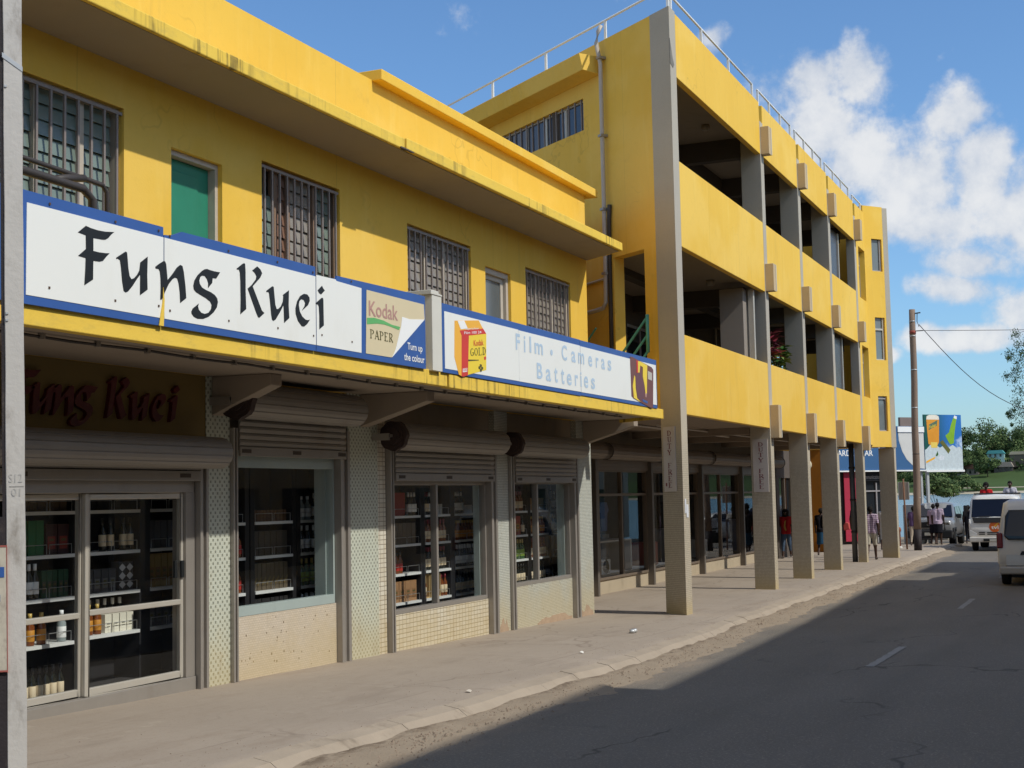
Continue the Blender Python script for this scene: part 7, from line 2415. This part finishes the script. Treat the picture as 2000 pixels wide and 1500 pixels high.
cl = lambda n, c: plain(n, c, .9, .1, var=.15, vs=8, local=True)
NEAR, AWAY = math.pi, 0.0
DENIM, KHAKI, BLACKC = cl('denim', (.06, .09, .14)), cl('khaki_cloth', (.42, .38, .30)), cl('black_cloth', (.012, .012, .016))
pr1 = person((46.7, 10.42, 0), NEAR, 1.62, cl('red_shirt', (.34, .018, .02)), DENIM, 1.55, 'woman with long hair in a red T-shirt and jeans walking under the arcade', .20, 'long', .75)
mb = MB(); mb.prism_xz([(-.05, .98), (.0, .96), (.05, 1.10), (.02, 1.30), (-.04, 1.34), (-.01, 1.15)], 0, .004)
mb.v = [(x * .953, .125 + y, z * .953) for x, y, z in mb.v]
part('shirt_print', mb, cl('tan_print', (.40, .22, .06)), pr1, local=True)
person((48.3, 9.55, 0), AWAY, 1.62, BLACKC, cl('blue_skirt', (.03, .09, .17)), .5, 'woman in dark top and blue skirt half hidden by the third arcade column', .15, 'short', .4, skirt=.42)
person((51.2, 8.82, 0), AWAY, 1.78, cl('navy_shirt', (.015, .018, .04)), BLACKC, 1.9, 'tall person in navy and black beside the red banner', .25, 'afro', .7, 'carry')
mb = MB(); mb.prism_yz([(8.98, .84), (9.2, .80), (9.22, .98), (9.14, 1.10), (9.02, 1.08)], 50.55, 50.68)
solo('shoulder_bag', mb, cl('coral_bag', (.55, .10, .09)), (50.6, 9.1, .8), 'coral red shoulder bag seen past the fourth arcade column', 'bag', bevel=.03)
person((45.5, 7.42, 0), AWAY, 1.70, check_cloth('checked_shirt', (.62, .50, .55), (.16, .08, .17)), KHAKI, .95, 'man in checked shirt and khaki shorts walking away past the fifth arcade column', .22, 'short', .85)
person((52.3, 8.02, 0), AWAY, 1.70, cl('pale_shirt', (.50, .47, .44)), cl('pale_shorts', (.45, .45, .44)), 1.0, 'man in pale shirt and shorts walking ahead of the checked shirt man', .3, 'short', .6)
person((56.4, 7.55, 0), AWAY, 1.55, cl('purple_shirt', (.10, .06, .13)), cl('sand_trousers', (.40, .33, .25)), 1.8, 'person in purple top behind the last arcade column', .2, 'short', .6)
person((58.3, 7.02, -.01), AWAY, 1.60, cl('pink_blouse', (.42, .30, .36)), BLACKC, .5, 'woman in pink blouse and black skirt, left one of the pair before the silver pickup', .05, 'short', .7, 'still', skirt=.48)
person((58.1, 6.83, -.01), AWAY, 1.66, cl('lilac_blouse', (.46, .36, .44)), BLACKC, .5, 'woman in lilac blouse and black skirt, right one of the pair before the silver pickup', .08, 'short', .7, 'still', skirt=.48)
person((62.2, 6.05, ZR), AWAY, 1.62, BLACKC, BLACKC, 1.9, 'person in black standing at the side of the silver pickup', .1, 'short', .7, 'still')
person((57.3, 4.86, ZR + .86), NEAR, 1.66, cl('bright_red_shirt', (.50, .02, .025)), DENIM, 1.9, 'person with full hair in bright red top leaning on the rail in the truck back', 0, 'afro', .6, 'rail', lean=.10)
person((57.35, 3.98, ZR + .86), NEAR, 1.72, check_cloth('grey_shirt', (.42, .40, .44), (.55, .55, .60)), DENIM, 1.9, 'person in grey shirt standing in the truck back', 0, 'short', .8, 'rail', lean=.06)

# ------------------------------------------------------------ shore, water, island
WATM, t = newmat('sea_water')
p = t.pos()
f = t.noise(t.scale(p, .02, .05, 1), 1.0, 4, .6)
c = t.mix(f, (.055, .12, .155), (.12, .22, .25))
wv = t.noise(t.scale(p, .5, 1.4, 1), 1.0, 5, .65)
t.out(t.bsdf(c, .22, .5, 0, wv, .35, .25))
mb = MB(); mb.add([(72, -2500, -.62), (6000, -2500, -.62), (6000, 2500, -.62), (72, 2500, -.62)], [(0, 1, 2, 3)])
part('water', mb, WATM, kind='structure')


def at(px, py, X_):
    d = _r * ((px - 1000) / 2711.444) + _d * ((py - 750) / 2711.444) + _f
    k = X_ / d.x
    return Vector((X_, d.y * k, 2.2 + d.z * k))


LAWN = plain('lawn_grass', (.06, .095, .032), .9, .1, var=.25, vs=.05, bs=.3, bscale=1)
SHORE = plain('shore_sand', (.42, .37, .28), .95, .1, var=.2, vs=.05)
HILLG = plain('hill_ground', (.05, .07, .03), .95, .1, var=.4, vs=.04)


def hz_(x, y):
    d = x - 800
    k = 1 if y > 20 else 1
    if d < 0: return -1.2
    if d < 12: return lin(-.9, .6, d / 12)
    if d < 95: return lin(.6, 11.5, (d - 12) / 83)
    if d < 220: return lin(11.5, 24.5, ((d - 95) / 125) ** .8) + 2.0 * math.sin(y * .045)
    return lin(24.5, 12, (d - 220) / 300)


xsg = [796, 800, 804, 808, 812]
sg_ = grid_mesh(xsg, [lambda x, y=y: y for y in range(-400, 420, 20)], lambda x, y, k: hz_(x, y) + .02)
part('shore', sg_, SHORE, kind='structure')
lg_ = grid_mesh([812, 830, 860, 895], [lambda x, y=y: y for y in range(-400, 420, 20)], lambda x, y, k: hz_(x, y))
part('lawn', lg_, LAWN, kind='structure')
hg_ = grid_mesh([895, 910, 930, 960, 1000, 1040, 1100, 1250, 1320], [lambda x, y=y: y for y in range(-400, 420, 20)], lambda x, y, k: hz_(x, y) - .02)
part('hill', hg_, HILLG, kind='structure')

LV = [plain('foliage_dark', (.050, .085, .030), .8, .15, var=.4, vs=.3), plain('foliage_mid', (.095, .145, .048), .8, .15, var=.4, vs=.3), plain('foliage_light', (.16, .20, .075), .8, .15, var=.35, vs=.3)]
TRK = plain('tree_bark', (.10, .075, .055), .9, .1, var=.3)


def crown(mb, c, rx_, ry_, rz_, n, leaf, r_, clumps=14):
    cs = []
    for k in range(clumps):
        th, u = r_.random() * 6.283, r_.uniform(-.55, 1)
        q = math.sqrt(max(0, 1 - u * u)) * r_.uniform(.45, .92)
        cs.append((Vector((c[0] + rx_ * q * math.cos(th), c[1] + ry_ * q * math.sin(th), c[2] + rz_ * u * r_.uniform(.5, .9))), r_.uniform(.28, .5)))
    for i in range(n):
        cc, cr = cs[r_.randrange(clumps)]
        d = Vector((r_.gauss(0, 1), r_.gauss(0, 1), r_.gauss(0, 1))).normalized()
        p_ = cc + Vector((d.x * rx_, d.y * ry_, d.z * rz_)) * cr * r_.uniform(.65, 1.0)
        nn_ = (d + Vector((r_.uniform(-.7, .7), r_.uniform(-.7, .7), r_.uniform(-.3, .9)))).normalized()
        a_ = nn_.cross(Vector((r_.random() - .5, r_.random() - .5, r_.random() - .5))).normalized()
        b_ = nn_.cross(a_)
        L = leaf * r_.uniform(.6, 1.4)
        mb.cur = 0 if r_.random() < .35 else (1 if r_.random() < .65 else 2)
        mb.add([p_ + a_ * L, p_ + b_ * L * .6, p_ - a_ * L, p_ - b_ * L * .6], [(0, 1, 2, 3)])


def tree(name, base, h, rx_, rz_, label, seed, leaf, n=700, group='trees on the far island', tr=None, clumps=14, zc=.62):
    r_ = random.Random(seed)
    base = Vector(base)
    t_ = thing(name, label, 'tree', tuple(base), group)
    mb = MB(); tr = tr or h * .03
    mb.tube([base - Vector((0, 0, h * .05)), base + Vector((h * .02, 0, h * .3)), base + Vector((0, h * .02, h * .6))], tr, 7, tr * .5)
    for k in range(5):
        a = k * 1.257 + r_.random()
        mb.tube([base + Vector((0, 0, h * .32)), base + Vector((rx_ * .3 * math.cos(a), rx_ * .3 * math.sin(a), h * .5)), base + Vector((rx_ * .7 * math.cos(a), rx_ * .7 * math.sin(a), h * .68))], tr * .45, 5, tr * .15)
    part('trunk', mb, TRK, t_)
    mb = MB(); crown(mb, base + Vector((0, 0, h * zc)), rx_, rx_, rz_, n, leaf, r_, clumps)
    part('crown', mb, LV, t_)
    return t_


ISL = [  # px, py of crown centre, distance, crown radius px, crown height px, label
    (1918, 858, 930, 46, 34, 'broad rounded dark tree, the tallest crown on the island ridge'),
    (1875, 872, 940, 30, 28, 'dark tree just right of the billboard on the island ridge'),
    (1965, 862, 950, 26, 24, 'mid green tree on the ridge right of the broad crown'),
    (1995, 866, 930, 30, 30, 'dark tree at the right edge of the island ridge'),
    (1950, 872, 960, 22, 22, 'lighter tree between the two ridge crowns'),
    (2030, 860, 940, 34, 30, 'tree beyond the right edge on the ridge'),
    (1905, 893, 900, 24, 22, 'light green tree below the broad ridge crown'),
    (1882, 900, 895, 20, 18, 'small light tree low beside the billboard edge'),
    (1928, 905, 880, 20, 18, 'dark bush left of the grey roof'),
    (1985, 893, 918, 24, 18, 'dark tree behind the grey roof'),
    (1890, 946, 812, 24, 16, 'dark spreading shore tree right of the small tree by the water'),
    (1960, 880, 930, 18, 12, 'small tree under the turquoise house'),
    (1850, 880, 930, 30, 26, 'ridge tree hidden behind the billboard'), (1815, 888, 930, 34, 26, 'ridge tree behind the billboard and the pole'),
    (1770, 925, 880, 34, 20, 'low tree on the far bank left of the brown pole'), (1745, 915, 900, 34, 24, 'far bank tree behind the last column'), (1700, 905, 900, 40, 30, 'far bank tree hidden by the arcade'),
    (1842, 928, 850, 30, 14, 'low bank of green behind the small waterside tree'), (2060, 890, 900, 40, 30, 'island tree beyond the right edge'), (1800, 935, 840, 26, 12, 'shore bush between the poles')]
for i, (px, py, X_, rp, hp, lb) in enumerate(ISL):
    c = at(px, py, X_)
    k = X_ / 2711 * 1.04
    gz_ = hz_(X_, c.y)
    h = max(c.z - gz_ + hp * k * .4, 4)
    tree('island_tree', (X_, c.y, gz_), h, rp * k, hp * k, lb, 50 + i, max(.55, rp * k * .040), 3000, zc=(c.z - gz_) / h, clumps=16)
r_ = random.Random(5)
mb = MB()
for k in range(9000):
    X_ = r_.uniform(897, 1060)
    y = r_.uniform(-40, 170)
    z = hz_(X_, y) + r_.uniform(0, 5.0) * (1 + .6 * math.sin(y * .13) * math.sin(X_ * .1))
    a_ = Vector((r_.gauss(0, 1), r_.gauss(0, 1), r_.gauss(0, 1))).normalized()
    b_ = a_.cross(Vector((r_.gauss(0, 1), r_.gauss(0, 1), .3))).normalized()
    L = r_.uniform(.9, 2.2)
    p_ = Vector((X_, y, z))
    mb.cur = 0 if r_.random() < .4 else (1 if r_.random() < .7 else 2)
    mb.add([p_ + a_ * L, p_ + b_ * L * .6, p_ - a_ * L, p_ - b_ * L * .6], [(0, 1, 2, 3)])
part('undergrowth', mb, LV, kind='stuff')
# houses on the island
def house(px0, px1, py0, py1, X_, roof, wall, label, win=True):
    a, b = at(px0, py1, X_), at(px1, py0, X_)
    y0_, y1_, zb, zt = b.y, a.y, a.z, b.z
    t_ = thing('island_house', label, 'house', (X_, (y0_ + y1_) / 2, zb), 'houses on the far island')
    zm = lin(zb, zt, .5)
    mb = MB(); mb.box(X_, X_ + 8, y0_ + .5, y1_ - .5, zb - 6, zm); part('wall', mb, wall, t_)
    mb = MB(); mb.prism_yz([(y0_, zm), (y1_, zm), (y1_ - 1.5, zt), (y0_ + 1.5, zt)], X_ - .8, X_ + 8.8); part('roof', mb, roof, t_)
    if win:
        n = max(2, int((y1_ - y0_) / 3))
        for k in range(n):
            yy = lin(y0_ + 1, y1_ - 1, (k + .5) / n)
            mb = MB(); mb.box(X_ - .06, X_ - .01, yy - .6, yy + .6, zb + .1, zm - .15); part('window', mb, DGLASS, t_)


TURQ = plain('turquoise_roof', (.10, .36, .36), .5)
house(1926, 1962, 879, 893, 902, TURQ, plain('turquoise_wall', (.30, .48, .48), .7), 'turquoise roofed long house on the island hillside')
house(1970, 2010, 881, 894, 905, plain('tan_roof', (.50, .42, .30), .8), plain('drab_house_wall', (.16, .14, .11), .8), 'tan roofed house at the right edge of the island hillside', False)  # walls in one even dark grey-brown
house(1868, 1912, 906, 926, 896, plain('red_brown_roof', (.17, .085, .065), .85), plain('grey_house_wall', (.22, .19, .17), .8), 'long red brown roofed house low on the island beside the billboard')
house(1940, 1979, 902, 922, 896.5, plain('grey_brown_roof', (.33, .28, .24), .85), plain('dark_house_wall', (.10, .085, .075), .8), 'grey brown roofed house above the island lawn')
# sand path line on the lawn
mb = MB()
for y in range(-40, 90, 10):
    mb.add([(826, y, hz_(826, y) + .1), (829, y, hz_(829, y) + .1), (829, y + 10, hz_(829, y) + .1), (826, y + 10, hz_(826, y) + .1)], [(0, 1, 2, 3)])
part('lawn_path', mb, SHORE, kind='structure')

# small tree by the near water, and the casuarina at the right edge
b_ = at(1834, 1010, 77)
tree('waterside_tree', (77, b_.y, -.45), 3.6, 1.2, .66, 'small dense dark tree by the water below the billboard', 9, .075, 4200, group=None, tr=.06, clumps=20, zc=.76)
cas = thing('casuarina_tree', 'dark feathery tree hanging into the right edge of the sky', 'tree', (67, -.1, -.15))
r_ = random.Random(21)
mb = MB(); mb.tube([(67, -.1, -.3), (67.1, 0, 3.5), (67, -.2, 7), (67.1, -.1, 10.8)], .26, 8, .08)
tips = []
CL = [(1983, 652, .26), (1990, 672, .30), (1975, 690, .28), (1990, 705, .3), (1969, 698, .14), (1985, 722, .24), (1966, 733, .18), (1982, 738, .30), (1992, 760, .36), (1987, 785, .32), (1995, 806, .4), (1978, 800, .16), (1974, 812, .16), (1968, 806, .10), (1996, 832, .35), (1976, 828, .08), (1998, 690, .25)]
for px, py, rr in CL:
    q = at(px, py, 67); tips.append((q, rr))
    mb.tube([Vector((67, -.1, q.z + .6)), Vector((67, lin(-.1, q.y, .5), q.z + .5)), q], .035, 5, .008)
for k in range(60):
    z = r_.uniform(4.5, 12); a = r_.random() * 6.28; L = r_.uniform(.8, 2.9) * (1.1 - abs(z - 7) / 9)
    q = Vector((67 + L * math.cos(a), -.1 + L * math.sin(a), z - .3))
    if q.y > 1.75 and z < 12:
        q.y = 1.7
    tips.append((q, r_.uniform(.3, .6)))
    mb.tube([Vector((67, -.1, z + .3)), (Vector((67, -.1, z + .3)) + q) / 2 + Vector((0, 0, .3)), q], .04, 5, .01)
part('trunk', mb, TRK, cas)
mb = MB()
for q, rr in tips:
    for k in range(int(60 + 300 * rr)):
        d = Vector((r_.gauss(0, .5), r_.gauss(0, .5), r_.gauss(0, .45))) * rr
        p_ = q + d
        L = r_.uniform(.05, .15)
        a_ = Vector((r_.gauss(0, .6), r_.gauss(0, .6), -1)).normalized() * L
        b_ = a_.cross(Vector((r_.gauss(0, 1), r_.gauss(0, 1), 0))).normalized() * .018
        mb.cur = 0 if r_.random() < .7 else 1
        mb.add([p_, p_ + a_ * .5 + b_, p_ + a_, p_ + a_ * .5 - b_], [(0, 1, 2, 3)])
part('crown', mb, LV, cas)
